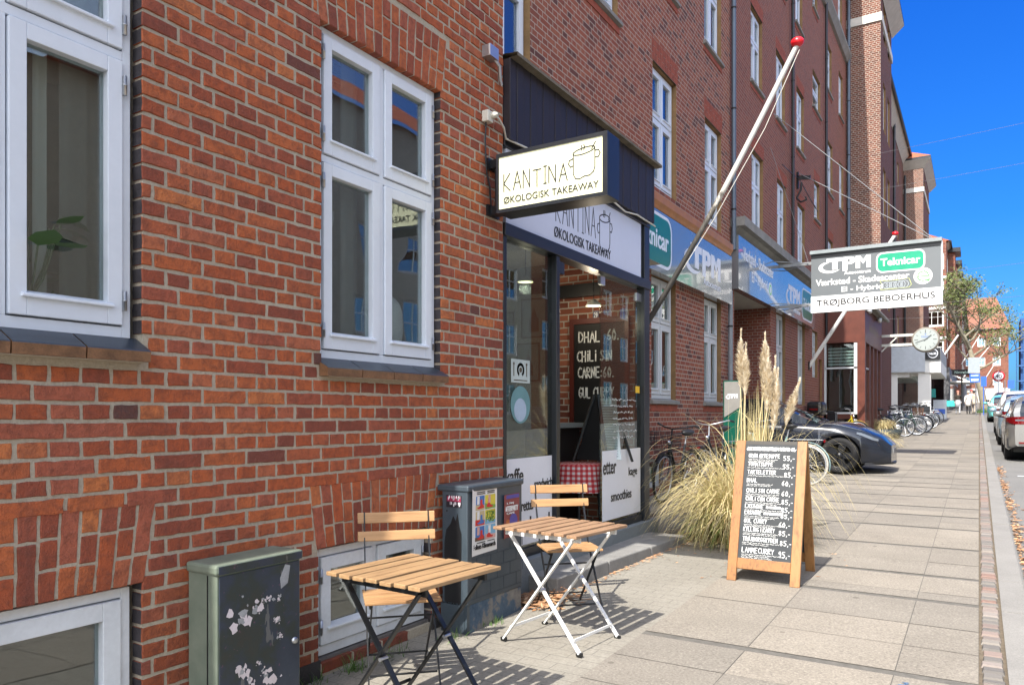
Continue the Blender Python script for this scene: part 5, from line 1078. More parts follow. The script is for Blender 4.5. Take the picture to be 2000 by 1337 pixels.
for i, (x, y, z) in enumerate(((-3.9, 6.5, 2.815), (-2.98-.35, 6.9, 2.58), (-5.0, 7.0, 2.6))):
    l_ = thing('pendant_lamp', ['lit white pendant lamp behind the left glass pane', 'lit white pendant lamp behind the right glass pane', 'lit pendant lamp deepest in the takeaway'][i], 'lamp', (x, y, z), group='pendant lamps in the takeaway')
    b_ = MB(); b_.lathe([(.0, .07), (.02, .065), (.075, .02), (.082, 0), (.078, 0)], n=20); b_.build('shade', plain('cream_shade', (.6, .58, .5), .5), l_); b_ = MB(); b_.lathe([(0, .0), (.04, -.004), (.074, .004), (.05, .02), (0, .025)], n=20); b_.build('bulb', emit_mat('warm_lamp_glow', (1, .8, .45), 3.0), l_); b_ = MB(); b_.tube([(0, 0, .07), (0, 0, 3.2-z)], .004, 5); b_.build('cord', BLACK, l_)
    pl_d = bpy.data.lights.new('pendant_light', 'POINT'); pl_d.energy = 2.2; pl_d.color = (1, .84, .62); pl_d.shadow_soft_size = .05; pl_o = bpy.data.objects.new('pendant_light', pl_d); C.objects.link(pl_o); pl_o.parent = l_; pl_o.location = (0, 0, -.07)
FRM = plain('picture_frame_wood', (.16, .06, .035), .5)
for i, (x0, x1, z0, z1) in enumerate(((-4.97, -4.6, 2.45, 2.945), (-5.04, -4.70, 1.9, 2.385), (-5.40, -5.08, 2.53, 2.80))):
    pc = thing('picture', ['tall framed picture of a church spire on the takeaway wall', 'framed picture of a low building with a spire, below the tall one', 'small wide framed text picture nearest the left edge of the glass'][i], 'picture', ((x0+x1)/2, 8.195, (z0+z1)/2), group='framed pictures in the takeaway')
    w_, h_ = x1-x0, z1-z0; b_ = MB(); b_.prism(rrect(w_, h_, .002, 1), 0, .008, FY(0, 0, 0)); b_.build('print', plain('picture_paper', (.36, .35, .31), .7), pc)
    b_ = MB()
    for a, b2, c_, d in ((-w_/2, w_/2, h_/2-.015, h_/2), (-w_/2, w_/2, -h_/2, -h_/2+.015), (-w_/2, -w_/2+.015, -h_/2, h_/2), (w_/2-.015, w_/2, -h_/2, h_/2)): b_.box((a, -.02, c_), (b2, -.009, d))
    b_.build('frame', FRM, pc); b_ = MB(); ms = FY(0, -.0085, 0)
    if i < 2: b_.prism([(-.07, -h_*.35), (.07, -h_*.35), (.07, 0 if i == 0 else -h_*.1), (.035, .02), (.03, h_*.12), (.008, h_*.2), (0, h_*.36), (-.008, h_*.2), (-.03, h_*.12), (-.035, .02), (-.07, -h_*.05)], 0, .001, ms)
    else: poly_line(b_, [(-.11, 0), (.1, .005)], ms, .012)
    b_.build('drawing', plain('brick_ink', (.2, .09, .06), .7), pc)

# plant and cushion behind the near windows
pp = thing('potted_plant', 'potted plant with broad dark leaves behind the leftmost window', 'plant', (-3.15, 1.47, 1.80))
b_ = MB(); b_.lathe([(0, 0), (.06, 0), (.08, .13), (.07, .13), (0, .11)], n=18); b_.build('pot', plain('terracotta', (.3, .12, .07), .8), pp)
b_ = MB(); rr = random.Random(14)
for k in range(16):
    a = rr.uniform(0, 2*pi); h_ = rr.uniform(.16, .52); r_ = rr.uniform(.03, .14); c_ = V((r_*cos(a), r_*sin(a), h_)); d = V((cos(a), sin(a), rr.uniform(-.5, .4))).normalized(); s_ = d.cross(V((0, 0, 1))).normalized(); l_ = rr.uniform(.1, .17); w_ = l_*.36
    b_.add([c_, c_+d*l_*.3+s_*w_, c_+d*l_*.7+s_*w_*.9, c_+d*l_, c_+d*l_*.7-s_*w_*.9, c_+d*l_*.3-s_*w_], [(0, 1, 2, 3, 4, 5)]); b_.tube([(0, 0, .1), c_*.6, c_], .004, 5)
b_.build('leaves', plain('dark_green_leaf', (.05, .12, .035), .4, var=.3), pp)
cu_ = MB(); bm = bmesh.new(); bmesh.ops.create_uvsphere(bm, u_segments=20, v_segments=12, radius=1)
for q in bm.verts:
    x, y, z = q.co; e = lambda a: math.copysign(abs(a)**.5, a); q.co = (x*.06*(1.2-abs(z)*.5), e(y)*.15, e(z)*.21)
cu_.frombm(bm, True); tag(cu_.build('cushion', plain('white_cotton', (.62, .62, .64), .9), None, (-3.2, 3.62, 2.03)), 'plump white cushion leaning behind the right pane of the second window', 'cushion').rotation_euler = (R(-8), 0, R(15))

# ------------------------------------------------------------------ flag poles, hanging signs, clock
POLE = NT('weathered_white_pole'); v = POLE.coord(); n1 = POLE.noise(POLE.mapping(v, (3, 3, 1)), 6, 5, .7); sx = POLE.n('ShaderNodeSeparateXYZ'); POLE.put(sx, 0, v)
wear = POLE.math('SUBTRACT', 1.62, POLE.math('MULTIPLY', sx.outputs[2], .62), clamp=True); f_ = POLE.math('ADD', POLE.math('MULTIPLY', n1, .75), POLE.math('SUBTRACT', wear, .40))
POLE.bsdf(POLE.ramp(f_, [(.3, (.52, .51, .48)), (.46, (.5, .48, .43)), (.58, (.10, .09, .075)), (.9, (.035, .032, .028))]), .6, bump=n1, bs=.3, bd=.005); POLE = POLE.m
REDB = plain('red_ball_paint', (.62, .012, .02), .3, var=.1)
def flagpole(label, base, tip, r0=.041, r1=.033, bow=.16, m=POLE, ball=True, rope=True):
    p_ = thing('flagpole', label, 'flagpole', base); d = V(tip)-V(base); n_ = 14; pts = []
    for k in range(n_+1):
        f = k/n_; q = d*f; q = q+V((0, 0, -bow*sin(pi*f)*.8)); pts.append(q)
    b_ = MB(); b_.tube(pts, [r0+(r1-r0)*k/n_ for k in range(n_+1)], 14); b_.build('pole', m, p_)
    if ball:
        b_ = MB(); bm = bmesh.new(); bmesh.ops.create_uvsphere(bm, u_segments=20, v_segments=12, radius=.085)
        for q in bm.verts: q.co.z *= .75; q.co.z += .03
        b_.frombm(bm, True, mat=M.Translation(d)); b_.build('ball', REDB, p_)
    b_ = MB(); b_.box((-.03, -.06, -.1), (.03, .06, .14)); b_.build('wall_bracket', BLACK, p_)
    if rope:
        b_ = MB(); b_.tube([d*.985+V((.06, 0, -.02)), d*.75+V((.12, 0, -.12)), d*.45+V((.1, 0, -.12)), d*.25+V((.06, 0, -.08))], .005, 5); b_.build('line', plain('pale_rope', (.6, .58, .52), .8), p_)
    return p_
flagpole('bowed flagpole with red ball, white above and weathered grey below, over the grey fascia', (-4.19, 10.35, 2.72), (-2.03, 10.35, 6.35))
flagpole('straight white flagpole with red ball, passing behind the large grey hanging sign', (-4.19, 23.0, 2.88), (-1.95, 23.0, 6.42), .055, .045, 0, plain('white_pole', (.66, .66, .63), .5), True, False)
for i, (b0, t0) in enumerate((((-2.5, 60, 4.9), (-1.2, 60, 7.0)), ((-1.9, 112, 8.0), (.1, 112, 11.6)), ((-1.9, 118, 6.4), (1.2, 118, 10.6)), ((.6, 148, 7), (3.0, 148, 11.4)))):
    flagpole(['bare white flagpole above the portico canopy', 'bare white flagpole beside the dark shop with the white canopy', 'bare white flagpole left of the street tree trunk', 'bare white flagpole on the far brick block, right of the trunk'][i], b0, t0, .07, .06, 0, plain('white_pole', (.66, .66, .63), .5), False, False)
ts = thing('hanging_sign', 'large grey and white garage sign with green badge, hung out over the pavement', 'sign', (0, 0, 0)); YS = 18.5
b_ = MB(); b_.box((-3.32, YS, 3.85), (-.69, YS+.16, 5.22)); pb_ = b_.build('panel', plain('sign_grey', (.125, .137, .145), .35, var=.03), ts)
b_ = MB(); b_.box((-3.34, YS-.07, 5.20), (-.67, YS+.2, 5.28)); b_.box((-3.32, YS-.02, 5.12), (-.69, YS-.001, 5.2), 1); b_.build('hood', [plain('pale_grey_hood', (.22, .25, .26), .5), BLACK], ts)
b_ = MB(); b_.box((-3.325, YS-.012, 3.845), (-.685, YS-.002, 4.22)); wp = b_.build('white_panel', plain('sign_white_panel', (.80, .80, .79), .4, var=.02), ts); b_ = MB(); b_.box((-.689, YS-.01, 3.85), (-.66, YS+.17, 5.2)); b_.build('edge', WHITE_OLD, ts)
b_ = MB(); m8 = FY(0, YS-.012, 0); letter(b_, 'TRØJBORG BEBOERHUS', m8, -3.20, 3.95, 2.40, .185, .014, thick=.004); b_.build('lettering', INK, wp)
SG2 = [plain('badge_green', (.0, .28, .15), .35), plain('sign_white_panel', (.8, .8, .79), .4), plain('leaf_green', (.1, .5, .1), .4), plain('spray_yellow', (.5, .55, .2), .6), plain('spray_grey', (.5, .56, .6), .6)]
b_ = MB(); m9 = FY(0, YS-.001, 0); tpm(b_, m9, -3.16, 4.66, 1.10, .50); b_.build('logo', SG2, pb_); b_ = MB()
b_.prism(rrect(.96, .45, .13, cx=-1.47, cy=4.86), 0, .003, m9, 1); b_.prism(rrect(.90, .39, .11, cx=-1.47, cy=4.86), 0, .005, m9, 0); letter(b_, 'Teknicar', m9, -1.86, 4.78, .78, .17, .025, mi=1, lift=.005); b_.build('badge', SG2, pb_)
b_ = MB(); letter(b_, 'Værksted - Skadescenter', m9, -3.22, 4.46, 1.93, .15, .018, mi=1); b_.build('lettering', SG2, pb_); b_ = MB(); letter(b_, 'El - Hybrid', m9, -2.67, 4.25, .85, .15, .018, mi=1); b_.build('lettering', SG2, pb_); b_ = MB()
disc(b_, m9, -1.03, 4.49, .18, .003, 1); poly_line(b_, [(-1.13, 4.485), (-.925, 4.485), (-.94, 4.55), (-1.0, 4.59), (-1.07, 4.58), (-1.125, 4.53), (-1.13, 4.46), (-1.1, 4.41), (-1.03, 4.385), (-.95, 4.40)], m9, .022, .006, 2); b_.prism([(-.96, 4.38), (-.92, 4.43), (-.89, 4.41), (-.92, 4.36)], 0, .006, m9, 2); b_.build('emblem', SG2, pb_); b_ = MB()
rr = random.Random(77)
for k in range(9):
    cx = -1.78+.05*k+rr.uniform(-.02, .02); r_ = rr.uniform(.04, .08); poly_line(b_, [(cx+r_*cos(a*.7), 4.35+r_*sin(a*.7)*1.1) for a in range(10)], m9, .007, .004, 4)
poly_line(b_, [(-1.88, 4.46), (-1.84, 4.40), (-1.86, 4.26), (-1.3, 4.27), (-1.25, 4.33), (-1.3, 4.47), (-1.6, 4.45), (-1.88, 4.46)], m9, .01, .004, 3)
b_.build('graffiti', SG2, pb_)
b_ = MB()
for z in (5.02, 4.05): b_.box((-4.05, YS+.06, z-.035), (-3.32, YS+.11, z+.035)); b_.tube([(-4.04, YS-.6, z), (-3.4, YS+.05, z)], .012, 6); b_.tube([(-4.04, YS+.7, z), (-3.4, YS+.12, z)], .012, 6)
b_.tube([(-3.4, YS+.1, 5.05), (-4.15, YS-.4, 7.75)], .006, 5); b_.tube([(-.8, YS+.1, 5.25), (-4.12, YS+2.8, 8.0)], .009, 5); b_.tube([(-.8, YS+.1, 5.25), (-4.12, YS-.2, 8.6)], .009, 5); b_.build('bracket', plain('grey_bracket', (.22, .23, .24), .5), ts)
ck = thing('street_clock', 'round white street clock on two pale arms beyond the brown shop bay', 'clock', (-1.6, 30.2, 4.13)); RC = M.Rotation(R(90), 4, 'X')
b_ = MB(); b_.lathe([(0, .1), (.40, .1), (.44, .06), (.44, -.1), (0, -.1)], n=40, mat=RC, smooth=False); b_.build('case', plain('clock_rim', (.22, .2, .17), .4), ck)
b_ = MB(); b_.lathe([(0, .105), (.385, .105), (.385, .101)], n=40, mat=RC, smooth=False); fc_ = b_.build('dial', plain('clock_dial', (.32, .355, .345), .4, var=.02), ck); b_ = MB(); mc_ = FY(0, -.1055, 0)
for k in range(12):
    a = R(90-30*k); l0 = .24 if k % 3 == 0 else .27; poly_line(b_, [(l0*cos(a), l0*sin(a)), (.34*cos(a), .34*sin(a))], mc_, .022 if k % 3 == 0 else .014, .002)
am = R(90-42*6); ah = R(90-(13.7*30)); poly_line(b_, [(-.06*cos(am), -.06*sin(am)), (.32*cos(am), .32*sin(am))], mc_, .03, .004); poly_line(b_, [(-.05*cos(ah), -.05*sin(ah)), (.22*cos(ah), .22*sin(ah))], mc_, .042, .005)
b_.build('hands', plain('clock_grey', (.06, .07, .07), .5), fc_); b_ = MB(); letter(b_, 'TISSOT', mc_, -.14, .07, .28, .06, .01, lift=.001); letter(b_, 'T', mc_, -.035, .155, .07, .06, .02, lift=.001); b_.build('lettering', plain('clock_blue', (.05, .15, .45), .5), fc_)
b_ = MB()
for z in (.2, -.14): b_.box((-1.5, -.04, z-.045), (-.36, .04, z+.045))
b_.box((-1.5, -.04, -.14), (-1.44, .04, .2)); b_.bar((-1.45, 0, -.4), (-.9, 0, .15), .04, .04); b_.build('arm', plain('pale_clock_arm', (.55, .55, .5), .5), ck)
# green totem sign beside the gateway
gp = thing('totem_sign', 'narrow green and grey totem sign standing by the gateway behind the grass', 'sign', (-3.63, 13.0, gz(13)))
b_ = MB(); b_.box((-.15, 0, 0), (.15, .12, 1.76)); b_.build('body', plain('dark_green_totem', (.0, .07, .045), .35), gp); b_ = MB(); b_.prism([(-.13, 1.12), (.15, 1.3), (.15, 1.74), (-.13, 1.74)], 0, .01, FY(0, -.001, 0)); tp_ = b_.build('grey_panel', plain('totem_grey', (.2, .195, .18), .5), gp)
b_ = MB(); tpm(b_, FY(0, -.0115, 0), -.1, 1.42, .2, .13, mi=0, sub=False); b_.build('lettering', SIGNW, tp_)
# iron hook ornament on the tall block
hk = thing('wall_bracket', 'black iron wire bracket with a hook high on the tall brick block', 'bracket', (-4.19, 21.3, 7.85)); b_ = MB(); b_.box((0, -.03, -.25), (.05, .03, .2)); b_.bar((0, 0, .05), (.35, 0, .0), .06, .1); b_.tube([(.12, 0, -.1), (.1, 0, -.3), (.0, 0, -.5), (.1, 0, -.62), (.25, 0, -.58), (.22, 0, -.5)], .03, 6); b_.build('iron', BLACK, hk)
def wire(label, pts, r=.008, m=None):
    n_ = 12; out = []
    for a, b2 in zip(pts, pts[1:]):
        a, b2 = V(a), V(b2)
        for k in range(n_+(1 if b2 == V(pts[-1]) else 0)): f = k/n_; out.append(a+(b2-a)*f+V((0, 0, -.02*(b2-a).length*4*f*(1-f)*.4)))
    b_ = MB(); b_.tube(out, r, 5); return tag(b_.build('wire', m or plain('grey_wire', (.12, .12, .125), .6)), label, 'wire', 'wires hung across and along the street')
wire('thin cable sagging along the tall brick block above the second row of windows', [(-4.12, 19.2, 7.65), (-4.12, 21.3, 7.85), (-4.12, 24.0, 7.6)], .012, BLACK)
for i, (y, z, zr) in enumerate(((29.4, 10.7, 15.2), (29.6, 9.5, 13.4), (30.0, 6.35, 9.0), (46, 6.0, 9.0), (26.0, 4.85, 6.8), (28.4, 4.75, 6.0))):
    wire(['uppermost street wire crossing in front of the brick stair tower', 'second street wire crossing just below the uppermost one', 'street wire crossing just above the large hanging garage sign', 'faint far street wire low over the portico', 'wire crossing from the near end of the brown bay roof', 'wire crossing from the far end of the brown bay roof'][i], [(-4.15 if i < 3 else -2.9, y, z), (13.9, y+10, zr)], .005)

lb_ = thing('lamp_bracket', 'small grey metal bracket with a bent pipe high at the near house corner', 'bracket', (XA, 4.42, 4.03)); b_ = MB(); b_.box((0, -.05, -.03), (.07, .06, .05)); b_.build('box', STEEL, lb_); b_ = MB(); b_.tube([(.04, .05, -.02), (.05, .10, -.05), (.03, .14, -.13), (.02, .17, -.15)], .014, 8); b_.build('pipe', STEEL, lb_)
# ------------------------------------------------------------------ vehicles
TYRE = plain('tyre_rubber', (.007, .007, .008), .8, var=.2, scale=20)
CARGL = NT('car_glass'); CARGL.bsdf((.008, .012, .018), .03, 0, .8); CARGL = CARGL.m
CHROME = plain('chrome', (.6, .6, .62), .15, 1, var=.03)
REDL = NT('red_tail_light'); REDL.bsdf((.14, .003, .005), .12, coat=1); REDL = REDL.m
LENS = NT('headlamp_lens'); LENS.bsdf((.10, .115, .135), .06, coat=1); LENS = LENS.m
TRIM = plain('dark_plastic_trim', (.02, .021, .023), .5, var=.15)
def lerp(tb, x):
    if x <= tb[0][0]: return tb[0][1]
    for (a, b), (c, d) in zip(tb, tb[1:]):
        if x <= c: 
            f = (x-a)/(c-a); f = f*f*(3-2*f)*.35+f*.65; return b+(d-b)*f
    return tb[-1][1]
def paint(name, col, metal=.3, rough=.28):
    t = NT(name); t.bsdf(col, rough, metal, .5, coat=.6); return t.m
def car(name, label, loc, rz, pnt, P, pitch=0, group=None, rear=True, front=True, rimm=None):
    c = thing(name, label, 'car', loc, rz, group); c.rotation_euler = (0, pitch, rz)
    L, W = P['L'], P['W']/2; xf, xr = P['axles']; rw = P['rw']; n0, n1 = -L/2, L/2
    def plan(x):
        f = min(1, (n1-x)/P.get('nf', .75)); g = min(1, (x-n0)/P.get('nr', .5)); e = lambda q, k: 1-(1-q)**2.2*k
        return W*e(max(f, 0), P.get('tf', .36))*e(max(g, 0), P.get('tr', .2))
    xs = sorted({round(n0+L*k/70, 4) for k in range(71)} | {round(xw+d*rw*1.09, 4) for xw in (xf, xr) for d in (-1, -.98, -.9, -.75, -.5, -.25, 0, .25, .5, .75, .9, .98, 1)})
    bd = MB(); rows_ = []; Ra = rw*1.07
    for x in xs:
        w_ = plan(x); zs = lerp(P['belt'], x); zb = lerp(P['sill'], x)
        for xw in (xf, xr):
            if abs(x-xw) < Ra: zb = max(zb, rw*.98+math.sqrt(Ra*Ra-(x-xw)**2))
        zb = min(zb, zs-.10); zm = max(zb+.04, lerp(P['sill'], x)+(zs-lerp(P['sill'], x))*.55); cr = lerp(P['crown'], x); zz = min(zs-.05, max(zm+.01, zs-.10))
        half = [(w_*.93, zb), (w_*.985, min(zb+.05, zm-.005)), (w_, zm), (w_*.985, zz), (w_*.93, zs), (w_*.80, zs+cr*.5), (w_*.45, zs+cr*.9), (0, zs+cr)]
        rows_.append([(x, -y, z) for y, z in half]+[(x, y, z) for y, z in half[-2::-1]])
    k = len(rows_[0]); vs = [p for r_ in rows_ for p in r_]; fs = []
    for i in range(len(rows_)-1):
        for j in range(k-1): fs.append((i*k+j, (i+1)*k+j, (i+1)*k+j+1, i*k+j+1))
    bd.add(vs, fs, True); bd.add(rows_[0], [tuple(range(k))], False); bd.add(rows_[-1], [tuple(range(k))[::-1]], False)
    body = bd.build('body', pnt, c)
    u_ = MB(); u_.box((n0+.5, -W*.8, .2), (n1-.6, W*.8, .48)); 
    for xw in (xf, xr): pass
    u_.build('underbody', TRIM, c)
    gx = sorted({x for x, _ in P['roof']} | {P['roof'][0][0]+(P['roof'][-1][0]-P['roof'][0][0])*q/40 for q in range(41)}); gl = MB(); rf_ = MB()
    pr = []
    for x in gx:
        zs = lerp(P['belt'], x); zr = max(lerp(P['roof'], x), zs+.005); w_ = plan(x)*.93; f = (zr-zs)/max(.01, P['hr']-zs); wr = w_-(w_-W*.66)*max(0, min(1, f))
        pr.append([(x, -w_+.005, zs-.02), (x, -(wr+.02), zr-.07*f), (x, -wr*.86, zr-.012*f), (x, -wr*.4, zr+.012), (x, 0, zr+.018), (x, wr*.4, zr+.012), (x, wr*.86, zr-.012*f), (x, wr+.02, zr-.07*f), (x, w_-.005, zs-.02)])
    for i in range(len(gx)-1):
        xm = (gx[i]+gx[i+1])/2
        for j in range(8):
            q = [pr[i][j], pr[i+1][j], pr[i+1][j+1], pr[i][j+1]]; side = j in (0, 7); edge = j in (1, 6)
            pil = any(abs(xm-p_) < .045 for p_ in P['pillars']); glass = (side and not pil and P['wx'][0] < xm < P['wx'][1]) or (not side and not edge and not (P['top'][0] < xm < P['top'][1]))
            (gl if glass else rf_).add(q, [(0, 1, 2, 3)], True)
    gl.build('window', CARGL, c); rf_.build('roof', P.get('roofm', pnt), c)
    for xw in (xf, xr):
        for s in (-1, 1):
            mt = M.Translation((xw, s*(W-.11), rw)) @ M.Rotation(R(-90*s), 4, 'X'); b_ = MB()
            b_.lathe([(rw*.6, -.1), (rw*.9, -.11), (rw*.985, -.08), (rw, -.03), (rw, .05), (rw*.985, .085), (rw*.9, .105), (rw*.70, .10), (rw*.67, .08)], n=36, mat=mt); wh_ = b_.build('wheel', TYRE, c)
            b_ = MB(); b_.lathe([(rw*.68, .085), (rw*.65, .06), (rw*.60, -.02), (0, -.03)], n=30, mat=mt, mi=1); b_.lathe([(rw*.69, .08), (rw*.70, .098), (rw*.66, .10), (rw*.645, .06)], n=36, mat=mt)
            ns = P.get('spokes', 5)
            for q in range(ns):
                a = 2*pi*q/ns; ca, sa = cos(a), sin(a); pts = [(.02, -.05), (rw*.67, -.065 if ns < 7 else -.03), (rw*.67, .065 if ns < 7 else .03), (.02, .05)]
                b_.prism([(u*ca-v_*sa, u*sa+v_*ca) for u, v_ in pts], .055, .085, mt)
            b_.lathe([(0, .095), (.06, .09), (.065, .06)], n=16, mat=mt); b_.build('rim', [rimm or plain('alloy_rim', (.4, .41, .42), .3, .9), TRIM], wh_)
            b_ = MB(); b_.lathe([(rw*1.06, -.28), (rw*1.06, -.02)], n=24, mat=mt, smooth=True); b_.lathe([(0, -.28), (rw*1.06, -.28)], n=24, mat=mt); b_.build('wheel_arch', BLACK, c)
    for s in (-1, 1):
        xm = P['mirror']; zm = lerp(P['belt'], xm)+.08; b_ = MB(); bm = bmesh.new(); bmesh.ops.create_uvsphere(bm, u_segments=14, v_segments=8, radius=1)
        for q in bm.verts: q.co = (q.co.x*.075+xm, q.co.y*.11+s*(W+.09), q.co.z*.075+zm)
        b_.frombm(bm, True); b_.bar((xm, s*W*.9, zm-.05), (xm, s*(W+.06), zm-.03), .05, .03); b_.build('mirror', P.get('mirrorm', pnt), c)
        b_ = MB()
        for xd in P['doors']:
            for k_ in range(5):
                z0 = lerp(P['sill'], xd)+.12+(lerp(P['belt'], xd)-lerp(P['sill'], xd)-.2)*k_/5
            b_.box((xd+.12, s*plan(xd)*.992, lerp(P['belt'], xd)-.155), (xd+.30, s*(plan(xd)*.992+.018), lerp(P['belt'], xd)-.13))
        b_.build('door_handle', P.get('handlem', pnt), c)
        if front:
            b_ = MB(); xs2 = [n1-.55, n1-.47, n1-.38, n1-.28, n1-.2]
            vs = []
            for q, x in enumerate(xs2): y_ = plan(x)*.975; zs = lerp(P['belt'], x); hh = [.008, .02, .035, .035, .01][q]; vs += [(x, s*y_*1.012, zs-.06-hh*.5), (x, s*(y_*.975), zs-.03+.006)]
            b_.add(vs, [(2*q, 2*q+2, 2*q+3, 2*q+1) for q in range(4)], True); b_.build('headlight', LENS, c)
        if rear:
            b_ = MB(); zt = P['tail']; pts = []
            for q in range(7):
                x = n0+.02+.055*q; pts.append((x, plan(x)))
            vs = []
            for q, (x, y_) in enumerate(pts): vs += [(x-.004, s*(y_+.006), zt[0]+.012*q), (x-.004, s*(y_+.003), zt[1]-.006*q)]
            vs2 = [(n0-.012, s*(plan(n0+.01)*f), z) for f in (1, .8, .62) for z in (zt[0]+.0, zt[1])]
            b_.add(vs, [(2*q, 2*q+2, 2*q+3, 2*q+1) for q in range(6)], True); b_.add(vs2+[(pts[0][0]-.004, s*(pts[0][1]+.006), zt[0]), (pts[0][0]-.004, s*(pts[0][1]+.003), zt[1])], [(0, 2, 3, 1), (2, 4, 5, 3), (6, 0, 1, 7)], True)
            tl = b_.build('tail_light', REDL, c); zmid = (zt[0]+zt[1])/2
            b_ = MB(); b_.add([(n0-.014, s*plan(n0+.01)*.98, zmid-.012), (n0-.014, s*plan(n0+.01)*.66, zmid-.012), (n0-.014, s*plan(n0+.01)*.66, zmid+.025), (n0-.014, s*plan(n0+.01)*.98, zmid+.025)], [(0, 1, 2, 3)]); b_.build('reversing_lens', LENS, tl)
    zl = lerp(P['sill'], n0); b_ = MB()
    if rear:
        vs = []
        for q in range(13):
            f = -1+q/6; x = n0+.02+.22*abs(f)**3; y_ = f*plan(n0+.02+.22*abs(f)**3)*1.004; vs += [(x-.02, y_, zl-.05), (x-.022, y_*1.004, zl+.17)]
        b_.add(vs, [(2*q, 2*q+2, 2*q+3, 2*q+1) for q in range(12)], True); b_.build('rear_bumper', TRIM, c)
        b_ = MB(); b_.box((n0-.05, -W*.72, zl+.06), (n0-.015, -W*.5, zl+.10)); b_.build('reflector', REDL, c); b_ = MB(); b_.box((n0-.05, W*.5, zl+.06), (n0-.015, W*.72, zl+.10)); b_.build('reflector', REDL, c)
        b_ = MB(); b_.box((n0-.04, -.26, zl+.35), (n0-.02, .26, zl+.46)); b_.build('number_plate', WHITE_OLD, c)
    return c, plan
SED = dict(L=4.69, W=1.85, axles=(1.50, -1.37), rw=.335, belt=[(-2.34, .88), (-2.0, 1.0), (-.5, .95), (.75, .93), (1.4, .89), (1.85, .79), (2.15, .67), (2.345, .52)], sill=[(-2.345, .36), (-1.9, .2), (1.8, .19), (2.345, .2)],
    crown=[(-2.3, .02), (.7, .06), (1.6, .09), (2.2, .06), (2.345, .01)], roof=[(-2.0, 1.02), (-1.3, 1.30), (-.5, 1.43), (.05, 1.42), (.5, 1.24), (1.15, .93)], hr=1.43, pillars=(-.35,), wx=(-1.75, .85), top=(5, 5), mirror=.62, doors=(.15, -.95), tail=(.74, .88), tf=.42, nf=.9, spokes=5, roofm=CARGL)
tes, pl_ = car('parked_car', 'dark blue grey sedan parked nose out towards the pavement, in front of the brick block', (-3.72, 16.0, gz(15.9)), R(0), paint('midnight_grey_paint', (.006, .009, .017), .05, .25), SED, rear=False, rimm=plain('black_wheel_cover', (.012, .013, .016), .35, .3))
b_ = MB(); m_ = None
b_.box((2.335, -.26, .38), (2.36, .26, .47)); b_.build('number_plate', plain('grubby_plate', (.2, .2, .2), .5), tes)
b_ = MB(); vs = []
for q in range(13):
    f = -1+q/6; x = 2.345-.45*abs(f)**2.6; y_ = f*.80; vs += [(x+.03, y_, .17), (x+.045, y_, .205), (x-.12, y_, .21)]
b_.add(vs, [(3*q, 3*q+3, 3*q+4, 3*q+1) for q in range(12)]+[(3*q+1, 3*q+4, 3*q+5, 3*q+2) for q in range(12)], True); b_.build('front_lip', TRIM, tes)
b_ = MB(); b_.box((2.2, -.42, .26), (2.335, .42, .34)); b_.build('air_intake', BLACK, tes)
WAG = dict(L=4.55, W=1.82, axles=(1.35, -1.30), rw=.325, belt=[(-2.275, 1.0), (-1.6, 1.02), (-.5, .98), (.8, .95), (1.3, .90), (1.9, .80), (2.2, .66), (2.275, .55)], sill=[(-2.275, .36), (-1.9, .25), (1.8, .22), (2.275, .24)],
    crown=[(-2.3, .0), (.7, .05), (1.6, .08), (2.2, .05), (2.275, .01)], roof=[(-2.2, 1.03), (-1.95, 1.34), (-1.55, 1.46), (-.6, 1.50), (.2, 1.47), (.65, 1.30), (1.25, .96)], hr=1.5, pillars=(-1.35, -.32), wx=(-1.75, .95), top=(-1.78, .32), mirror=.72, doors=(.2, -.85), tail=(.86, 1.03), spokes=10)
pt_ = -math.atan(SL)
car('parked_car', 'silver estate car nearest on the right, seen from behind with its red tail light', (1.42, 22.75, gz(22.75)-.085), R(90), paint('silver_paint', (.27, .27, .265), .55, .25), WAG, pt_, 'cars parked along the kerb')
HAT = dict(WAG, L=4.1, W=1.76, axles=(1.25, -1.2), belt=[(-2.05, .98), (-1.4, .99), (.8, .95), (1.3, .88), (1.8, .76), (2.05, .56)], sill=[(-2.05, .34), (-1.7, .24), (1.7, .22), (2.05, .24)], crown=[(-2.05, 0), (.7, .05), (1.6, .08), (2.05, .01)], roof=[(-1.98, 1.0), (-1.75, 1.32), (-1.3, 1.46), (-.3, 1.5), (.3, 1.44), (1.2, .96)], pillars=(-1.2, -.3), wx=(-1.6, .9), top=(-1.6, .35), spokes=8)
car('parked_car', 'pale blue hatchback parked in front of the silver estate car', (1.36, 28.6, gz(28.6)-.085), R(90), paint('pale_blue_paint', (.26, .36, .45), .3, .25), HAT, pt_, 'cars parked along the kerb')
SUV = dict(WAG, L=4.5, W=1.84, rw=.35, hr=1.66, belt=[(a, b+.08) for a, b in WAG['belt']], roof=[(a, b*1.1) for a, b in WAG['roof']])
car('parked_car', 'white tall estate car beyond the pale blue hatchback', (1.42, 34.4, gz(34.4)-.085), R(90), paint('white_car_paint', (.62, .64, .66), .05, .25), SUV, pt_, 'cars parked along the kerb')
car('parked_car', 'small turquoise car parked at the kerb near the street tree', (1.28, 50.5, gz(50.5)-.085), R(90), paint('turquoise_paint', (.12, .42, .42), .1, .25), HAT, pt_, 'cars parked along the kerb')
car('parked_car', 'black tall car showing its roof over the white estate car', (1.5, 57, gz(57)-.085), R(90), paint('black_car_paint', (.01, .012, .014), .1, .2), SUV, pt_, 'cars parked along the kerb')
car('parked_car', 'small dark car farthest along the kerb, past the road sign', (3.4, 84, gz(84)-.085), R(90), paint('grey_car_paint', (.10, .12, .14), .3, .25), HAT, pt_, 'cars parked along the kerb')
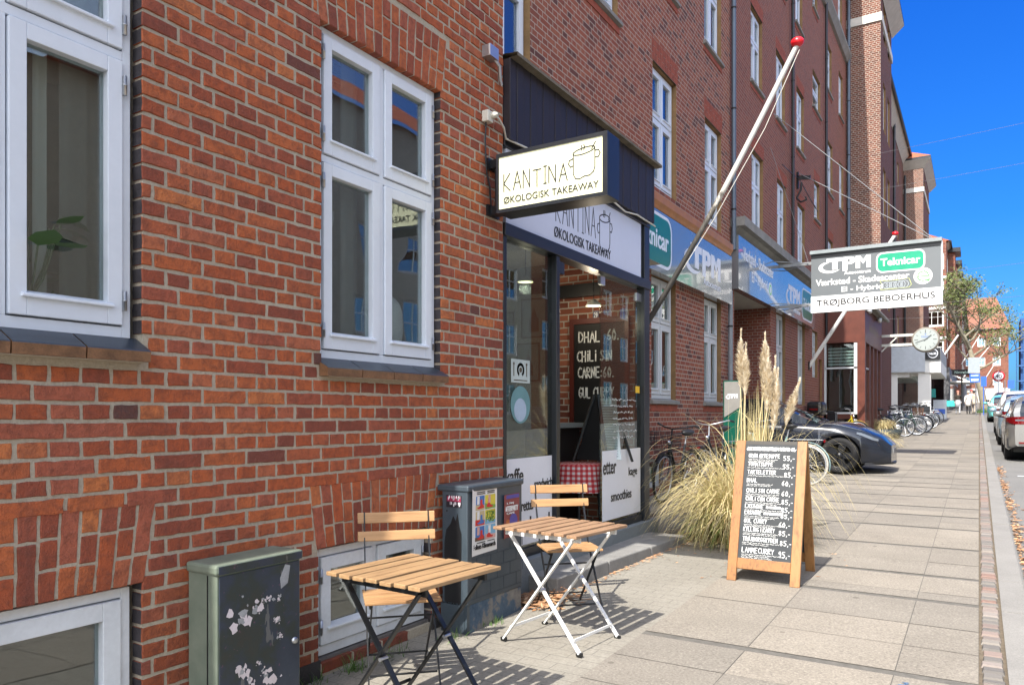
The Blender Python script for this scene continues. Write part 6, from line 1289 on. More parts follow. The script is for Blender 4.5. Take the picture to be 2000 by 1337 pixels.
VAN = dict(L=4.9, W=1.92, axles=(1.6, -1.5), rw=.34, belt=[(-2.45, 1.12), (1.3, 1.12), (1.75, 1.02), (2.3, .85), (2.45, .6)], sill=[(-2.45, .3), (2.45, .28)], crown=[(-2.45, 0), (1.3, .04), (2.3, .04), (2.45, 0)], roof=[(-2.42, 1.14), (-2.38, 1.88), (-1.8, 1.95), (.5, 1.95), (.95, 1.86), (1.75, 1.06)], hr=1.95, pillars=(.05,), wx=(.0, 1.45), top=(-2.3, .75), mirror=1.15, doors=(.3, -.8), tail=(.9, 1.3))
car('parked_van', 'dark blue van standing in the shade of the gateway, behind the sedan', (-7.1, 16.9, gz(16.5)), R(0), paint('dark_blue_van_paint', (.008, .014, .03), .2, .3), VAN, rear=False)

# ------------------------------------------------------------------ bicycles
def bicycle(label, loc, rz, fcol, steer=0, basket=False, rack=True, fender=None, lean=4, light=True, tyre_col=None, group=None, crate=None):
    b = thing('bicycle', label, 'bicycle', loc, rz, group); b.rotation_euler = (R(lean), 0, rz); Rw = .345; fx, rx_ = .54, -.52
    fm = plain('bike_'+fcol[0], fcol[1], .3, .2, var=.05); fd = fender or fm
    def wheel(x, par, ang=0):
        mt = M.Translation((x, 0, Rw)) @ M.Rotation(R(90), 4, 'X'); w_ = MB(); w_.tube([(x+(Rw-.018)*cos(2*pi*k/40), 0, Rw+(Rw-.018)*sin(2*pi*k/40)) for k in range(40)], .019, 8, closed=True); o = w_.build('wheel', TYRE if not tyre_col else plain('pale_tyre', tyre_col, .7), par)
        w_ = MB(); w_.tube([(x+(Rw-.045)*cos(2*pi*k/40), 0, Rw+(Rw-.045)*sin(2*pi*k/40)) for k in range(40)], .011, 6, closed=True); w_.build('rim', STEEL, o); w_ = MB()
        for k in range(28):
            a = 2*pi*k/28; w_.tube([(x+.02*cos(a+.9*(-1)**k), .025*(-1)**k, Rw+.02*sin(a+.9*(-1)**k)), (x+(Rw-.045)*cos(a), 0, Rw+(Rw-.045)*sin(a))], .0016, 3, cap=False)
        w_.tube([(x, -.045, Rw), (x, .045, Rw)], .02, 10); w_.build('spokes', STEEL, o); return o
    wheel(rx_, b); wheel(fx, b)
    f = MB(); hd = (.36, 0, .86); hd2 = (.395, 0, .70); bb = (-.06, 0, .30); st_ = (-.20, 0, .80); ra = (rx_, 0, Rw)
    f.tube([hd, hd2], .02, 10); f.tube([hd2, (.2, 0, .45), bb], .018, 10); f.tube([(.375, 0, .78), (.15, 0, .52), (-.13, 0, .52)], .015, 8); f.tube([bb, st_], .017, 10)
    for s in (-1, 1): f.tube([bb, (rx_, s*.055, Rw)], .011, 6); f.tube([(-.18, 0, .72), (rx_, s*.055, Rw)], .009, 6)
    f.build('frame', fm, b)
    f = MB()
    for s in (-1, 1): f.tube([(.40, s*.03, .68), (.47, s*.05, .5), (fx, s*.05, Rw)], .011, 6)
    f.build('fork', fm, b)
    f = MB(); f.tube([hd, (.33, 0, 1.02)], .013, 8); f.tube([(.08, -.29, 1.07), (.22, -.27, 1.09), (.33, -.12, 1.05), (.34, 0, 1.03), (.33, .12, 1.05), (.22, .27, 1.09), (.08, .29, 1.07)], .011, 8); hb_ = f.build('handlebar', STEEL if not basket else BLACK, b); f = MB()
    for s in (-1, 1): f.tube([(.06, s*.293, 1.068), (.18, s*.277, 1.087)], .017, 8)
    f.build('grip', BLACK, hb_)
    f = MB(); f.tube([st_, (-.225, 0, .93)], .012, 8); f.build('seat_post', STEEL, b); f = MB(); bm = bmesh.new(); bmesh.ops.create_uvsphere(bm, u_segments=16, v_segments=10, radius=1)
    for q in bm.verts: x, y, z = q.co; q.co = (-.235+x*.135, y*(.085-.05*x), .965+z*.045+(.015 if x < -.3 else 0))
    f.frombm(bm, True); f.build('saddle', plain('saddle_black', (.012, .012, .013), .5), b)
    f = MB()
    for x, a0, a1 in ((rx_, 20, 195), (fx, 40, 175)):
        vs = []; n_ = 18
        for k in range(n_+1):
            a = R(a0+(a1-a0)*k/n_)
            for y in (-.03, 0, .03): vs.append((x+(Rw+.03-abs(y)*.3)*cos(a), y, Rw+(Rw+.03-abs(y)*.3)*sin(a)))
        f.add(vs, [(3*k+j, 3*k+3+j, 3*k+4+j, 3*k+1+j) for k in range(n_) for j in range(2)], True)
    f.build('mudguard', fd, b)
    if rack:
        f = MB()
        for y in (-.06, .06): f.tube([(-.25, y, .76), (-.35, y, .755), (-.78, y, .755)], .006, 6)
        for x in (-.36, -.5, -.64, -.78): f.tube([(x, -.06, .755), (x, .06, .755)], .005, 5)
        for s in (-1, 1): f.tube([(-.7, s*.06, .755), (rx_, s*.065, Rw)], .005, 5)
        f.build('luggage_rack', STEEL if not basket else BLACK, b); f = MB(); f.box((-.815, -.03, .715), (-.785, .03, .755)); f.build('rear_light', REDL, b)
    f = MB(); f.lathe([(.09, -.006), (.09, .006), (.02, .006), (.02, -.006)], n=24, mat=M.Translation((-.06, -.05, .30)) @ M.Rotation(R(90), 4, 'X'))
    f.tube([(-.06, -.07, .30), (.06, -.07, .18)], .01, 6); f.tube([(-.06, .07, .30), (-.18, .07, .42)], .01, 6); f.build('crank', STEEL, b)
    f = MB(); f.prism([(-.53, .27), (.03, .21), (.06, .30), (.0, .39), (-.5, .40)], .045, .055, frame((0, 0, 0), (1, 0, 0), (0, 0, 1))); f.build('chain_guard', BLACK, b); f = MB(); f.tube([(-.14, .04, .28), (-.2, .16, .01)], .009, 6); f.build('kickstand', STEEL, b)
    if basket:
        f = MB(); x0, x1, z0, z1 = .44, .74, .74, .99
        for z in [z0+(z1-z0)*k/6 for k in range(7)]:
            e = .02*(z-z0)/(z1-z0); f.tube([(x0-e, -.17-e, z), (x1+e, -.17-e, z), (x1+e, .17+e, z), (x0-e, .17+e, z)], .0035, 4, closed=True)
        for k in range(8):
            x = x0+(x1-x0)*k/7
            for s in (-1, 1): f.tube([(x, s*.17, z0), (x, s*.19, z1)], .003, 4, cap=False)
            y = -.17+.34*k/7; f.tube([(x0, y, z0), (x1, y, z0)], .003, 4, cap=False); f.tube([(x1, y, z0), (x1+.02, y*1.1, z1)], .003, 4, cap=False); f.tube([(x0, y, z0), (x0-.02, y*1.1, z1)], .003, 4, cap=False)
        f.build('basket', basket if not isinstance(basket, bool) else BLACK, b)
    if crate: f = MB(); f.box((.42, -.2, .8), (.75, .2, 1.02)); f.build('crate', crate, b)
    if light: f = MB(); f.lathe([(0, .04), (.03, .035), (.035, 0), (.02, -.03), (0, -.035)], n=12, mat=M.Translation((.43, 0, .84)) @ M.Rotation(R(90), 4, 'Y')); f.build('front_light', CHROME, b)
    return b
G1 = 'bicycles parked in a row before the white portico'
bicycle('black city bicycle with a wire front basket, right beside the takeaway shop corner', (-3.72, 10.45, gz(10.4)), R(-92), ('black', (.012, .015, .02)), basket=True, lean=-4)
bicycle('black bicycle mostly hidden behind the tall dry grass', (-3.5, 11.9, gz(11.9)), R(-96), ('black', (.012, .015, .02)), lean=3)
bicycle('bicycle with mint mudguards whose rear wheel shows between the menu board and the dark sedan', (-2.93, 13.05, gz(13)), R(176), ('mint', (.25, .42, .42)), fender=plain('mint_mudguard', (.33, .52, .52), .35), tyre_col=(.34, .33, .3), lean=3)
bicycle('yellow framed bicycle leaning at the brown shop bay behind the sedan', (-3.7, 25.0, gz(25)), R(10), ('yellow', (.5, .38, .02)), lean=5)
va = [('black', (.012, .015, .02)), ('silver', (.35, .36, .38)), ('navy', (.015, .03, .08)), ('green', (.03, .07, .05))]
tx = ['nearest the dry planter, in black', 'second from the planter, silver framed with a woven basket', 'third from the planter, navy framed', 'middle of the row, black with a crate', 'just past the middle of the row, silver framed', 'sixth from the planter, dark green', 'seventh from the planter, black', 'eighth from the planter, navy', 'farthest in the row, black, nearest the portico column']
wick = plain('brown_wicker', (.12, .06, .035), .9, var=.3, scale=30)
for k, (y, x) in enumerate(((29.4, -2.75), (30.6, -2.45), (31.5, -2.5), (32.8, -2.35), (34.0, -2.4), (35.6, -2.4), (37.2, -2.3), (39.2, -2.35), (41.5, -2.3))):
    bicycle('parked bicycle '+tx[k], (x, y, gz(y)), R(random.uniform(-8, 14)+(180 if k in (2, 5, 7) else 0)), va[(k*3+0 if k else 0) % 4], basket=wick if k == 1 else False, crate=BLACK if k == 3 else None, lean=random.uniform(-5, 5), group=G1)
sct = thing('motor_scooter', 'dark motor scooter with rounded top box and red light, behind the dark sedan', 'scooter', (-3.75, 23.3, gz(23.3)), R(80))
b_ = MB()
for x in (.6, -.6): b_.tube([(x+.2*cos(2*pi*k/24), 0, .25+.2*sin(2*pi*k/24)) for k in range(24)], .05, 8, closed=True)
b_.build('wheel', TYRE, sct); b_ = MB(); b_.prism([(-.85, .5), (-.2, .35), (.2, .25), (.45, .3), (.5, .95), (.4, 1.0), (.3, .4), (-.1, .45), (-.2, .78), (-.8, .85)], -.14, .14, FY(0, 0, 0)); b_.build('body', plain('scooter_black', (.015, .015, .017), .3), sct, bevel=.03)
b_ = MB(); b_.box((-1.05, -.22, .9), (-.6, .22, 1.3)); tb = b_.build('top_box', plain('scooter_black', (.015, .015, .017), .3), sct, bevel=.09); b_ = MB(); b_.box((-1.065, -.12, 1.05), (-1.05, .12, 1.1)); b_.build('reflector', REDL, tb); b_ = MB(); b_.tube([(.42, -.3, 1.05), (.45, 0, 1.0), (.42, .3, 1.05)], .015, 6); b_.build('handlebar', BLACK, sct)

# ------------------------------------------------------------------ plants
t = NT('dry_grass_blade'); at = t.n('ShaderNodeAttribute', attribute_name='tint'); cc_ = t.ramp(at.outputs['Fac'], [(0, (.09, .13, .03)), (.25, (.25, .27, .08)), (.5, (.52, .45, .20)), (.8, (.68, .58, .34)), (1, (.38, .23, .10))])
b = t.bsdf(cc_, .6); tr_ = t.n('ShaderNodeBsdfTranslucent'); t.put(tr_, 0, cc_); mx = t.n('ShaderNodeMixShader'); mx.inputs[0].default_value = .3; t.t.links.new(b.outputs[0], mx.inputs[1]); t.t.links.new(tr_.outputs[0], mx.inputs[2]); t.t.links.new(mx.outputs[0], t.out.inputs[0]); STRAW = t.m
t = NT('plume'); at = t.n('ShaderNodeAttribute', attribute_name='tint'); cc_ = t.ramp(at.outputs['Fac'], [(0, (.62, .50, .33)), (.5, (.82, .73, .56)), (1, (.92, .86, .74))])
b = t.bsdf(cc_, .9); tr_ = t.n('ShaderNodeBsdfTranslucent'); t.put(tr_, 0, cc_); mx = t.n('ShaderNodeMixShader'); mx.inputs[0].default_value = .35; t.t.links.new(b.outputs[0], mx.inputs[1]); t.t.links.new(tr_.outputs[0], mx.inputs[2]); t.t.links.new(mx.outputs[0], t.out.inputs[0]); PLUME = t.m
def blade(mb, p, az, up, L, w, droop, tint, n=7, rr=random, curl=0):
    d = V((cos(az)*cos(up), sin(az)*cos(up), sin(up))); q = V(p); vs = []; sd = V((-sin(az), cos(az), 0)); 
    for k in range(n+1):
        ww = w*(1-.92*(k/n)**1.6)/2; vs += [q-sd*ww, q+sd*ww]
        q = q+d*(L/n); d = (d+V((0, 0, -droop*(.3+k/n*1.5)/n))+V((cos(az+1.57), sin(az+1.57), 0))*curl/n).normalized()
        if q.z < .01: q.z = .01
    mb.add(vs, [(2*k, 2*k+1, 2*k+3, 2*k+2) for k in range(n)], True, 0, tint)
pg = thing('pampas_grass', 'big clump of dry straw coloured pampas grass with tall plumes, behind the menu board', 'grass clump', (-2.10, 7.72, gz(7.7)))
rr = random.Random(31); b_ = MB()
for k in range(2300):
    az = rr.uniform(0, 2*pi); r0 = rr.uniform(0, .26); ty = rr.random(); base_ = (r0*cos(az), r0*sin(az), 0)
    if ty < .62: blade(b_, base_, az+rr.gauss(0, .5), R(rr.uniform(50, 88)), rr.uniform(.75, 1.32)*(1-.22*max(0, cos(az))), rr.uniform(.008, .017), rr.uniform(2.5, 4.6), min(1, max(.02, rr.gauss(.66, .16))), 9, rr, rr.gauss(0, .5))
    elif ty < .9: blade(b_, base_, az+rr.gauss(0, .6), R(rr.uniform(35, 80)), rr.uniform(.5, .95), rr.uniform(.009, .016), rr.uniform(3, 6), min(1, max(.02, rr.gauss(.30, .2))), 8, rr, rr.gauss(0, .5))
    else: blade(b_, (base_[0]*1.4, base_[1]*1.4, 0), az, R(rr.uniform(10, 50)), rr.uniform(.3, .75), rr.uniform(.006, .012), rr.uniform(1.5, 4), min(1, max(.02, rr.gauss(.85, .2))), 6, rr)
b_.build('leaf_mass', STRAW, pg); b_ = MB()
for k in range(120):
    az = rr.uniform(0, 2*pi); blade(b_, (.15*cos(az), .15*sin(az), .2), az+rr.gauss(0, .3), R(rr.uniform(66, 88)), rr.uniform(1.1, 1.75), rr.uniform(.009, .014), rr.uniform(3.0, 5.5), rr.uniform(.6, .85), 14, rr, rr.gauss(0, 1.6))
for k in range(46):
    az = rr.uniform(0, 2*pi); blade(b_, (.1+.2*rr.random()*cos(az), .2*rr.random()*sin(az), .3), az, R(rr.uniform(83, 90)), rr.uniform(.55, 1.05), rr.uniform(.007, .012), .08, rr.uniform(.55, .75), 4, rr)
for k in range(130):
    x0, y0 = rr.gauss(.28, .13), rr.gauss(.12, .12); blade(b_, (x0*.6, y0*.6, .1), rr.uniform(0, 2*pi), R(rr.uniform(84, 90)), rr.uniform(1.0, 1.55), rr.uniform(.008, .014), .06, rr.uniform(.5, .78), 4, rr)
for k in range(70):
    az = rr.uniform(-1.2, 2.2); blade(b_, (.25+.2*rr.random()*cos(az), .1+.2*rr.random()*sin(az), .5), az, R(rr.uniform(60, 88)), rr.uniform(.9, 1.5), rr.uniform(.007, .011), rr.uniform(3.5, 6.0), rr.uniform(.55, .8), 14, rr, rr.gauss(0, 2.0))
b_.build('long_blade', STRAW, pg)
for (x, z0, z1, wd, ty, ln) in ((-2.115, 1.76, 2.33, .075, 7.9, .005), (-2.03, 1.66, 2.17, .055, 7.75, .01), (-1.865, 1.80, 2.29, .065, 7.9, .0), (-1.80, 1.5, 2.11, .07, 7.7, .015), (-1.77, 1.42, 2.03, .075, 7.85, .02), (-1.83, 1.62, 2.0, .06, 8.0, -.02), (-1.92, 1.72, 2.2, .05, 8.05, .01), (-1.74, 1.3, 1.9, .055, 7.7, .05), (-1.66, 1.36, 1.80, .06, 7.9, .14)):
    ox, oy, oz = -2.10, 7.72, gz(7.7); bx_ = rr.uniform(-.05, .05)+.12*(x+2.08); top = V((x-ox+ln, ty-oy, z1-oz)); bot = V((x-ox-ln*.0, ty-oy, z0-oz)); foot = V((bx_+.05, 0, .05))
    s_ = MB(); s_.tube([foot, foot.lerp(bot, .5)+V((0, 0, .0)), bot, bot.lerp(top, .7)], [.008, .007, .006, .003], 6, ); st_ = s_.build('stem', plain('straw_stem', (.55, .46, .27), .6), pg)
    p_ = MB(); ax = (top-bot); n_ = 640
    for k in range(n_):
        f = rr.random()**.9; c_ = bot+ax*f; prof = (sin(pi*min(1, f*1.08+.08))**.8)*wd*.98*(1.1-.35*f); az = rr.uniform(0, 2*pi); out = V((cos(az), sin(az), 0)); L_ = rr.uniform(.05, .10)*(1-.3*f)
        q0 = c_+out*prof*rr.random()*.35; dir_ = (out*prof*rr.uniform(.5, 1.1)+V((0, 0, L_))); q1 = q0+dir_*.6; q2 = q1+dir_*.45+V((rr.gauss(0, .006), rr.gauss(0, .006), -.012)); sd = V((-sin(az), cos(az), 0))*rr.uniform(.004, .008); tn = rr.uniform(.05, 1)
        p_.add([q0-sd*.5, q0+sd*.5, q1+sd, q1-sd, q2], [(0, 1, 2, 3), (3, 2, 4)], True, 0, tn)
    p_.build('plume', PLUME, st_)
def dry_clump(label, loc, r, h, n, seed, bowl=False):
    g = thing('dry_grass_clump' if not bowl else 'grass_planter', label, 'plant', loc, group=None); rr = random.Random(seed); b_ = MB(); z0 = .32 if bowl else 0
    for k in range(n):
        az = rr.uniform(0, 2*pi); blade(b_, (r*.3*rr.random()*cos(az), r*.3*rr.random()*sin(az), z0), az, R(rr.uniform(35, 85)), rr.uniform(h*.7, h*1.5), rr.uniform(.012, .024), rr.uniform(3, 5), min(1, max(.1, rr.gauss(.72, .15))), 6, rr, rr.gauss(0, .6))
    b_.build('leaf_mass', STRAW, g)
    if bowl: b_ = MB(); b_.lathe([(0, 0), (r*.62, 0), (r*.78, .30), (r*.72, .30), (r*.6, .25), (0, .25)], n=28); b_.build('bowl', plain('dark_planter', (.02, .03, .035), .6), g)
    return g
dry_clump('bushy dry grass clump in front of the nose of the dark sedan', (-2.35, 23.6, gz(23.6)), .5, .6, 420, 5); dry_clump('dark bowl planter of dry grass beside the first parked bicycle', (-2.75, 28.3, gz(28.3)), .75, .42, 420, 6, True)
LEAFG = plain('weed_green', (.07, .14, .025), .6, var=.3)
for i, (x, y, n_, hh) in enumerate(((-2.9, 3.02, 60, .12), (-2.86, 3.3, 40, .1), (-2.72, 4.1, 40, .06), (-2.75, 3.72, 26, .09), (-2.95, 2.75, 30, .08))):
    b_ = MB(); rr = random.Random(40+i)
    for k in range(n_):
        az = rr.uniform(0, 2*pi); blade(b_, (rr.gauss(0, .03), rr.gauss(0, .07), 0), az, R(rr.uniform(40, 85)), rr.uniform(.4, 1.2)*hh, .005, 1.5, .1, 4, rr)
    o = b_.build('weed', LEAFG, None, (x, y, gz(y))); tag(o, ['tuft of green weeds under the basement window sill', 'smaller weed tuft nearer the tall cabinet along the wall', 'low weeds at the front foot of the tall cabinet', 'few weeds at the left foot of the tall cabinet', 'weed tuft nearest the low cabinet'][i], 'weed', 'weeds along the wall foot')
b_ = MB(); rr = random.Random(50)
for k in range(420):
    x, y = rr.gauss(-2.72, .10), rr.gauss(4.78, .16)
    if not (-3.0 < x < -2.42 and 4.5 < y < 5.3): continue
    a, l_ = rr.uniform(0, pi), rr.uniform(.015, .06); c_, s_ = cos(a)*l_, sin(a)*l_; z = gz(y)+rr.uniform(.004, .05)*max(.15, 1-abs(x+2.72)*4); w_ = l_*.28
    b_.add([(x-c_, y-s_, z), (x-s_*.28, y+c_*.28, z+rr.uniform(0, .015)), (x+c_, y+s_, z+rr.uniform(-.004, .02)), (x+s_*.28, y-c_*.28, z)], [(0, 1, 2, 3)], tint=rr.uniform(.05, 1))
t = NT('dead_leaf'); at = t.n('ShaderNodeAttribute', attribute_name='tint'); t.bsdf(t.ramp(at.outputs['Fac'], [(0, (.12, .06, .03)), (.5, (.34, .17, .08)), (1, (.50, .33, .19))]), .8); DEAD = t.m
o = b_.build('leaf_litter', DEAD); o['kind'] = 'stuff'; tag(o, 'heap of dry brown leaves blown against the doorstep end beside the tall cabinet', 'leaves'); b_ = MB()
for k in range(900):
    cl = rr.choice((7.0, 8.6, 10.2, 12.5, 15, 18)); y = rr.gauss(cl, .6); x = .33+abs(rr.gauss(0, .05)); l_ = rr.uniform(.012, .045); a = rr.uniform(0, pi); c_, s_ = cos(a)*l_, sin(a)*l_; z = gz(y)-.085+rr.uniform(0, .02)
    b_.add([(x-c_, y-s_, z), (x-s_*.3, y+c_*.3, z+.008), (x+c_, y+s_, z+.003), (x+s_*.3, y-c_*.3, z)], [(0, 1, 2, 3)], tint=rr.uniform(.05, 1))
for k in range(420):
    if rr.random() < .5: y = rr.uniform(5.2, 7.6); x = -2.67+.062*(y-4.9)+abs(rr.gauss(0, .03))
    else: y = rr.gauss(7.4, .55); x = rr.gauss(-1.95, .45)
    l_ = rr.uniform(.008, .03); a = rr.uniform(0, pi); c_, s_ = cos(a)*l_, sin(a)*l_; z = gz(y)+.006+rr.uniform(0, .006); b_.add([(x-c_, y-s_, z), (x-s_*.2, y+c_*.2, z+.004), (x+c_, y+s_, z+.002), (x+s_*.2, y-c_*.2, z)], [(0, 1, 2, 3)], tint=rr.uniform(.2, 1))
o = b_.build('gutter_leaves', DEAD); o['kind'] = 'stuff'; tag(o, 'scattered dry leaf bits along the gutter, the doorstep and the grass foot', 'leaves')

# street tree
tr = thing('street_tree', 'tall street tree with sparse olive green spring leaves at the kerb near the corner', 'tree', (.45, 73, gz(73)-.0)); rr = random.Random(12); tb_ = MB(); lf = MB()
def branch(p, d, L, r, lv):
    n_ = 5; pts = [V(p)]; q = V(p); dd = V(d)
    for k in range(n_):
        dd = (dd+V((rr.gauss(0, .12), rr.gauss(0, .12), rr.gauss(.03, .07)))).normalized(); q = q+dd*(L/n_); pts.append(q.copy())
    (tb0 if lv == 0 else tb_).tube(pts, [max(.008, r*(1-.55*k/n_)) for k in range(n_+1)], 8 if lv < 2 else 4, cap=False)
    if lv >= 3:
        for k in range(17):
            c_ = pts[rr.randint(1, n_)]+V((rr.gauss(0, .22), rr.gauss(0, .22), rr.gauss(0, .18))); s_ = rr.uniform(.06, .12); a = V((rr.gauss(0, 1), rr.gauss(0, 1), rr.gauss(0, 1))).normalized(); b2 = a.orthogonal().normalized(); lf.add([c_-a*s_, c_+b2*s_*.6, c_+a*s_, c_-b2*s_*.6], [(0, 1, 2, 3)], False, 0, rr.uniform(.05, 1))
        return
    kids = {0: 11, 1: 6, 2: 5}[lv]
    for k in range(kids):
        f = rr.uniform(.35, 1) if lv else .36+.64*k/(kids-1); i = min(n_-1, int(f*n_)); p0 = pts[i].lerp(pts[i+1], f*n_-i) if i < n_ else pts[-1]; az = rr.uniform(0, 2*pi)+k*2.4
        side = V((cos(az), sin(az), rr.uniform(.1, .55))); nd = (dd*.45+side*(1.0 if lv else 1.1)).normalized()
        if lv == 0: nd = (V((cos(az), sin(az), .35+.75*f))).normalized()
        branch(p0, nd, L*({0: .52*(1.25-.75*f), 1: .55, 2: .55}[lv])*rr.uniform(.8, 1.15), r*({0: .38, 1: .5, 2: .5}[lv]), lv+1)
tb0 = MB(); branch((0, 0, 0), (0, 0, 1), 9.8, .27, 0); BARK = plain('tree_bark', (.20, .18, .13), .9, var=.3, scale=5, bump=.5)
tb0.build('trunk', BARK, tr); tb_.build('branches', BARK, tr); t = NT('spring_leaf'); at = t.n('ShaderNodeAttribute', attribute_name='tint'); t.bsdf(t.ramp(at.outputs['Fac'], [(0, (.05, .075, .015)), (.5, (.09, .12, .025)), (1, (.16, .18, .05))]), .6); lf.build('crown', t.m, tr)
b_ = MB(); rr = random.Random(3)
for k in range(240): az = rr.uniform(0, 2*pi); blade(b_, (rr.gauss(0, .25), rr.gauss(0, .4), 0), az, R(rr.uniform(30, 80)), rr.uniform(.2, .5), .03, 1.5, .1, 4, rr)
tag(b_.build('shrub', LEAFG, None, (.3, 69, gz(69))), 'small green shrub at the foot of the street tree', 'shrub')

# ------------------------------------------------------------------ street signs at the far corner
def post(mb, x, y, z0, z1, r=.04): mb.tube([(x, y, z0), (x, y, z1)], r, 8)
ps = thing('parking_sign', 'tall sign post with a grey board above two blue parking boards', 'sign', (-.30, 62, gz(62))); BLUS = plain('sign_blue', (.03, .12, .55), .4, var=.03)
b_ = MB(); post(b_, .12, 0, 0, 3.6); b_.build('post', STEEL, ps); b_ = MB(); b_.box((-.35, -.06, 2.95), (.36, -.02, 4.05)); b_.build('grey_board', plain('board_grey', (.3, .34, .37), .4), ps); b_ = MB(); b_.box((-.25, -.06, 2.3), (.36, -.02, 2.9)); bb_ = b_.build('blue_board', BLUS, ps); b_ = MB(); m_ = FY(0, -.061, 0)
for z in (2.75, 2.5, 2.4): b_.box((-.18, -.066, z), (.28, -.061, z+.05))
b_.build('lettering', SIGNW, bb_); b_ = MB(); b_.box((.42, -.05, 2.0), (.75, 0, 2.7)); b_.tube([(.58, 0, 0), (.58, 0, 2.7)], .03, 6); b_.build('side_board', BLUS, ps)
sp4 = thing('speed_sign', 'round red ringed 40 speed sign over small boards on a grey post', 'sign', (1.4, 75, gz(75))); b_ = MB(); post(b_, .45, 0, 0, 2.6); post(b_, 0, 0, 0, 3.4); b_.build('post', STEEL, sp4); mm_ = M.Rotation(R(90), 4, 'X')
b_ = MB(); b_.lathe([(0, .03), (.46, .03), (.46, 0), (0, 0)], n=28, mat=M.Translation((0, 0, 2.95)) @ mm_); dk_ = b_.build('disc', plain('sign_red', (.5, .02, .03), .4), sp4); b_ = MB(); b_.lathe([(0, .034), (.34, .034), (.34, .03)], n=28, mat=M.Translation((0, 0, 2.95)) @ mm_); b_.build('white_face', SIGNW, dk_); b_ = MB(); letter(b_, '40', FY(0, -.035, 2.95), -.24, -.16, .48, .32, .03); b_.build('number', INK, dk_)
b_ = MB(); b_.box((-.3, -.03, 1.7), (.3, 0, 2.4)); b_.build('lower_board', plain('board_white_blue', (.35, .42, .5), .4), sp4); b_ = MB(); b_.box((.65, -.03, 1.9), (1.1, 0, 2.6)); b_.build('blue_board', BLUS, sp4)
ns = thing('shop_sign', 'small black lit shop sign on a bracket above the distant dark shop', 'sign', (-1.3, 78, 5.3)); b_ = MB(); b_.box((-.75, 0, -.25), (.75, .12, .25)); b_.build('panel', plain('dark_sign', (.012, .013, .016), .4), ns); b_ = MB(); letter(b_, 'Nørrebo', FY(0, -.001, 0), -.55, -.12, 1.1, .24, .02); b_.build('lettering', plain('sign_mint', (.5, .7, .62), .4), ns); b_ = MB(); b_.box((-.06, .05, -3.6), (.06, .1, -.25)); b_.build('post', BLACK, ns)
bn = thing('bench', 'turquoise backed bench outside the green shop window', 'bench', (-1.95, 66, gz(66))); b_ = MB(); b_.box((-.55, 0, .55), (.55, .06, 1.0)); b_.build('backrest', plain('turquoise_board', (.05, .45, .42), .5), bn); b_ = MB(); b_.box((-.55, -.4, .42), (.55, 0, .47)); b_.build('seat', BLACK, bn)
for s in (-1, 1): b_ = MB(); b_.box((s*.5-.03, -.35, 0), (s*.5+.03, .05, .42)); b_.build('leg', BLACK, bn)
wbd = thing('sandwich_board', 'white sandwich board with blue print standing by the portico', 'sign board', (-2.0, 52, gz(52))); b_ = MB()
b_.add([(-.35, -.25, 0), (.35, -.25, 0), (.35, 0, 1.15), (-.35, 0, 1.15), (-.35, .25, 0), (.35, .25, 0)], [(0, 1, 2, 3), (3, 2, 5, 4), (0, 3, 4), (1, 5, 2)]); b_.build('board', WHITE_OLD, wbd); b_ = MB(); b_.add([(-.28, -.19, .3), (.28, -.19, .3), (.28, -.12, .6), (-.28, -.12, .6)], [(0, 1, 2, 3)]); b_.build('print', BLUS, wbd)
aw = thing('canopy', 'white folded shop canopy arms over the distant shop door', 'canopy', (-1.6, 86, 5.0)); b_ = MB(); b_.box((-.9, 0, -.3), (1.2, 6, -.15)); b_.build('canopy_top', WHP, aw); b_ = MB(); b_.bar((-.9, 0, .6), (.6, 0, -.1), .1, .06); b_.bar((-.9, 2, .6), (.6, 2, -.1), .1, .06); b_.build('arm', WHP, aw)

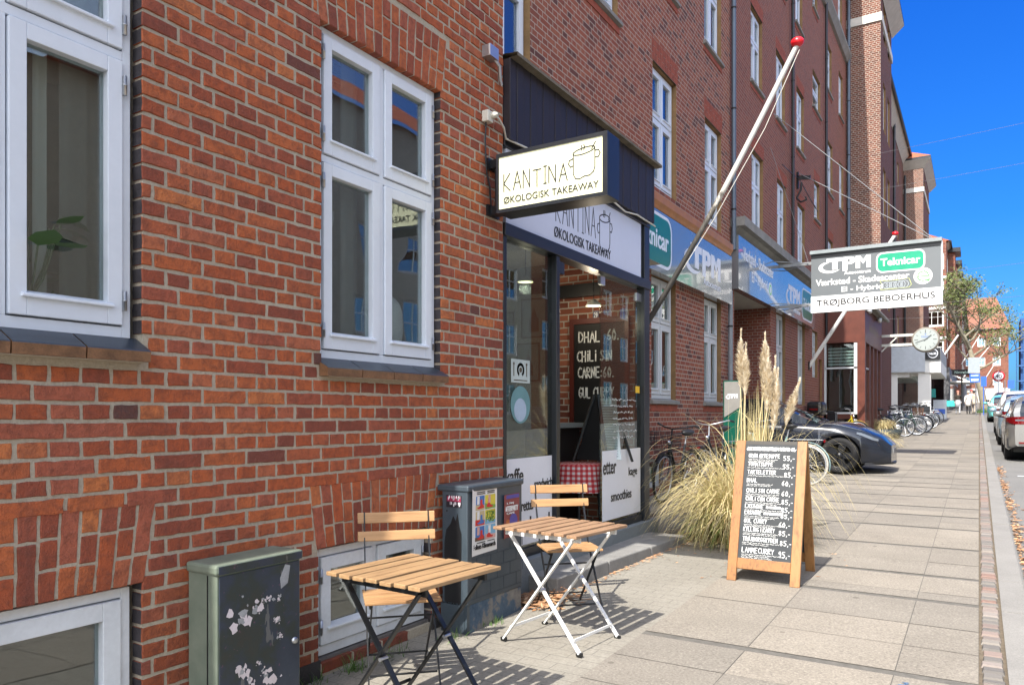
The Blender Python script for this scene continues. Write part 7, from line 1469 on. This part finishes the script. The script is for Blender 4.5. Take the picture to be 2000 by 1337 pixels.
# ------------------------------------------------------------------ people far down the pavement
SKIN = plain('skin', (.45, .26, .19), .6, var=.05)
def person(label, loc, rz, top, legs, hair, coat=.9, stride=.16, H=1.72, bag=None, hat=None):
    p = thing('person', label, 'person', loc, rz); s = H/1.72
    J = {'pel': (0, 0, .93, .135), 'wst': (0, 0, 1.06, .125), 'chs': (0, 0, 1.28, .15), 'nk': (0, -.005, 1.45, .055), 'hd0': (0, -.02, 1.53, .075), 'hd1': (0, -.02, 1.64, .085), 'hd2': (0, -.01, 1.70, .05)}
    E = [('pel', 'wst'), ('wst', 'chs'), ('chs', 'nk'), ('nk', 'hd0'), ('hd0', 'hd1'), ('hd1', 'hd2')]
    for sd, n in ((-1, 'l'), (1, 'r')):
        f = stride*sd
        J.update({n+'hip': (sd*.09, 0, .88, .10), n+'kn': (sd*.095, -f*.5-.03, .48, .065), n+'an': (sd*.095, -f+.02, .09, .045), n+'to': (sd*.105, -f-.13, .04, .035), n+'sh': (sd*.17, 0, 1.39, .065), n+'el': (sd*.22, .04+f*.5, 1.12, .048), n+'wr': (sd*.22, -.04+f*.9, .88, .034), n+'ha': (sd*.22, -.06+f, .80, .03)})
        E += [('pel', n+'hip'), (n+'hip', n+'kn'), (n+'kn', n+'an'), (n+'an', n+'to'), ('chs', n+'sh'), (n+'sh', n+'el'), (n+'el', n+'wr'), (n+'wr', n+'ha')]
    names = list(J); me = bpy.data.meshes.new('body'); me.from_pydata([V(J[k][:3])*s for k in names], [(names.index(a), names.index(b2)) for a, b2 in E], [])
    o = bpy.data.objects.new('body', me); C.objects.link(o); md = o.modifiers.new('skin', 'SKIN'); md.use_smooth_shade = True
    for k, d in zip(names, me.skin_vertices[0].data): d.radius = (J[k][3]*s, J[k][3]*s*(.72 if k in ('pel', 'wst', 'chs') else 1)); d.use_root = k == 'pel'
    sb = o.modifiers.new('sub', 'SUBSURF'); sb.levels = 1; sb.render_levels = 1
    m2 = bpy.data.meshes.new_from_object(o.evaluated_get(bpy.context.evaluated_depsgraph_get())); o.modifiers.clear(); o.data = m2; o.parent = p
    for m in (SKIN, top, legs, plain('dark_shoe', (.05, .045, .04), .6)): m2.materials.append(m)
    for f in m2.polygons:
        z = f.center.z/s; x = abs(f.center.x)/s
        f.material_index = 0 if z > 1.45 or (z < .86 and x > .18) else (3 if z < .09 else (1 if z > .92 else 2)); f.use_smooth = True
    if coat < .9:
        b_ = MB(); b_.lathe([(.15*s, 1.05*s), (.19*s, .85*s), (.21*s, coat*s), (.19*s, coat*s)], n=18, mat=M.Diagonal((1, .8, 1, 1))); b_.build('coat_skirt', top if coat > .5 else legs, p)
    b_ = MB(); bm = bmesh.new(); bmesh.ops.create_uvsphere(bm, u_segments=14, v_segments=10, radius=1)
    for q in bm.verts: q.co = V((q.co.x*.098, q.co.y*.108+.018, q.co.z*.10+1.655))*s
    b_.frombm(bm, True); b_.build('hair', hair, p)
    if bag: b_ = MB(); b_.box((.2*s, -.12, .6*s), (.32*s, .16, .95*s), bev=.03); b_.build('bag', bag, p)
    return p
pm = lambda n, c: plain(n, c, .85, var=.1)
person('person in a dark jacket over pale grey trousers with reddish hair, walking towards the camera', (-1.33, 65, gz(65)), R(8), pm('dark_jacket', (.035, .03, .025)), pm('pale_grey_cloth', (.42, .44, .48)), pm('reddish_hair', (.45, .17, .13)), .5)
person('person in a long white coat and dark trousers, walking away', (-.66, 64.5, gz(64.5)), R(175), pm('white_coat', (.72, .70, .66)), pm('dark_trousers', (.03, .03, .032)), pm('fair_hair', (.55, .50, .42)), .62, H=1.68)
person('person in a beige outfit with a brown bag, beside the white coat', (-.32, 65.5, gz(65.5)), R(168), pm('beige_cloth', (.5, .42, .33)), pm('beige_trousers', (.5, .42, .33)), pm('dark_hair', (.04, .03, .025)), .7, bag=plain('brown_leather', (.25, .09, .03), .6))
person('person in pale clothes and a red cap, farther behind the white coat', (-.5, 72, gz(72)), R(10), pm('pale_blue_cloth', (.5, .53, .58)), pm('blue_trousers', (.06, .08, .13)), pm('red_cap', (.55, .03, .03)), .9, H=1.82)
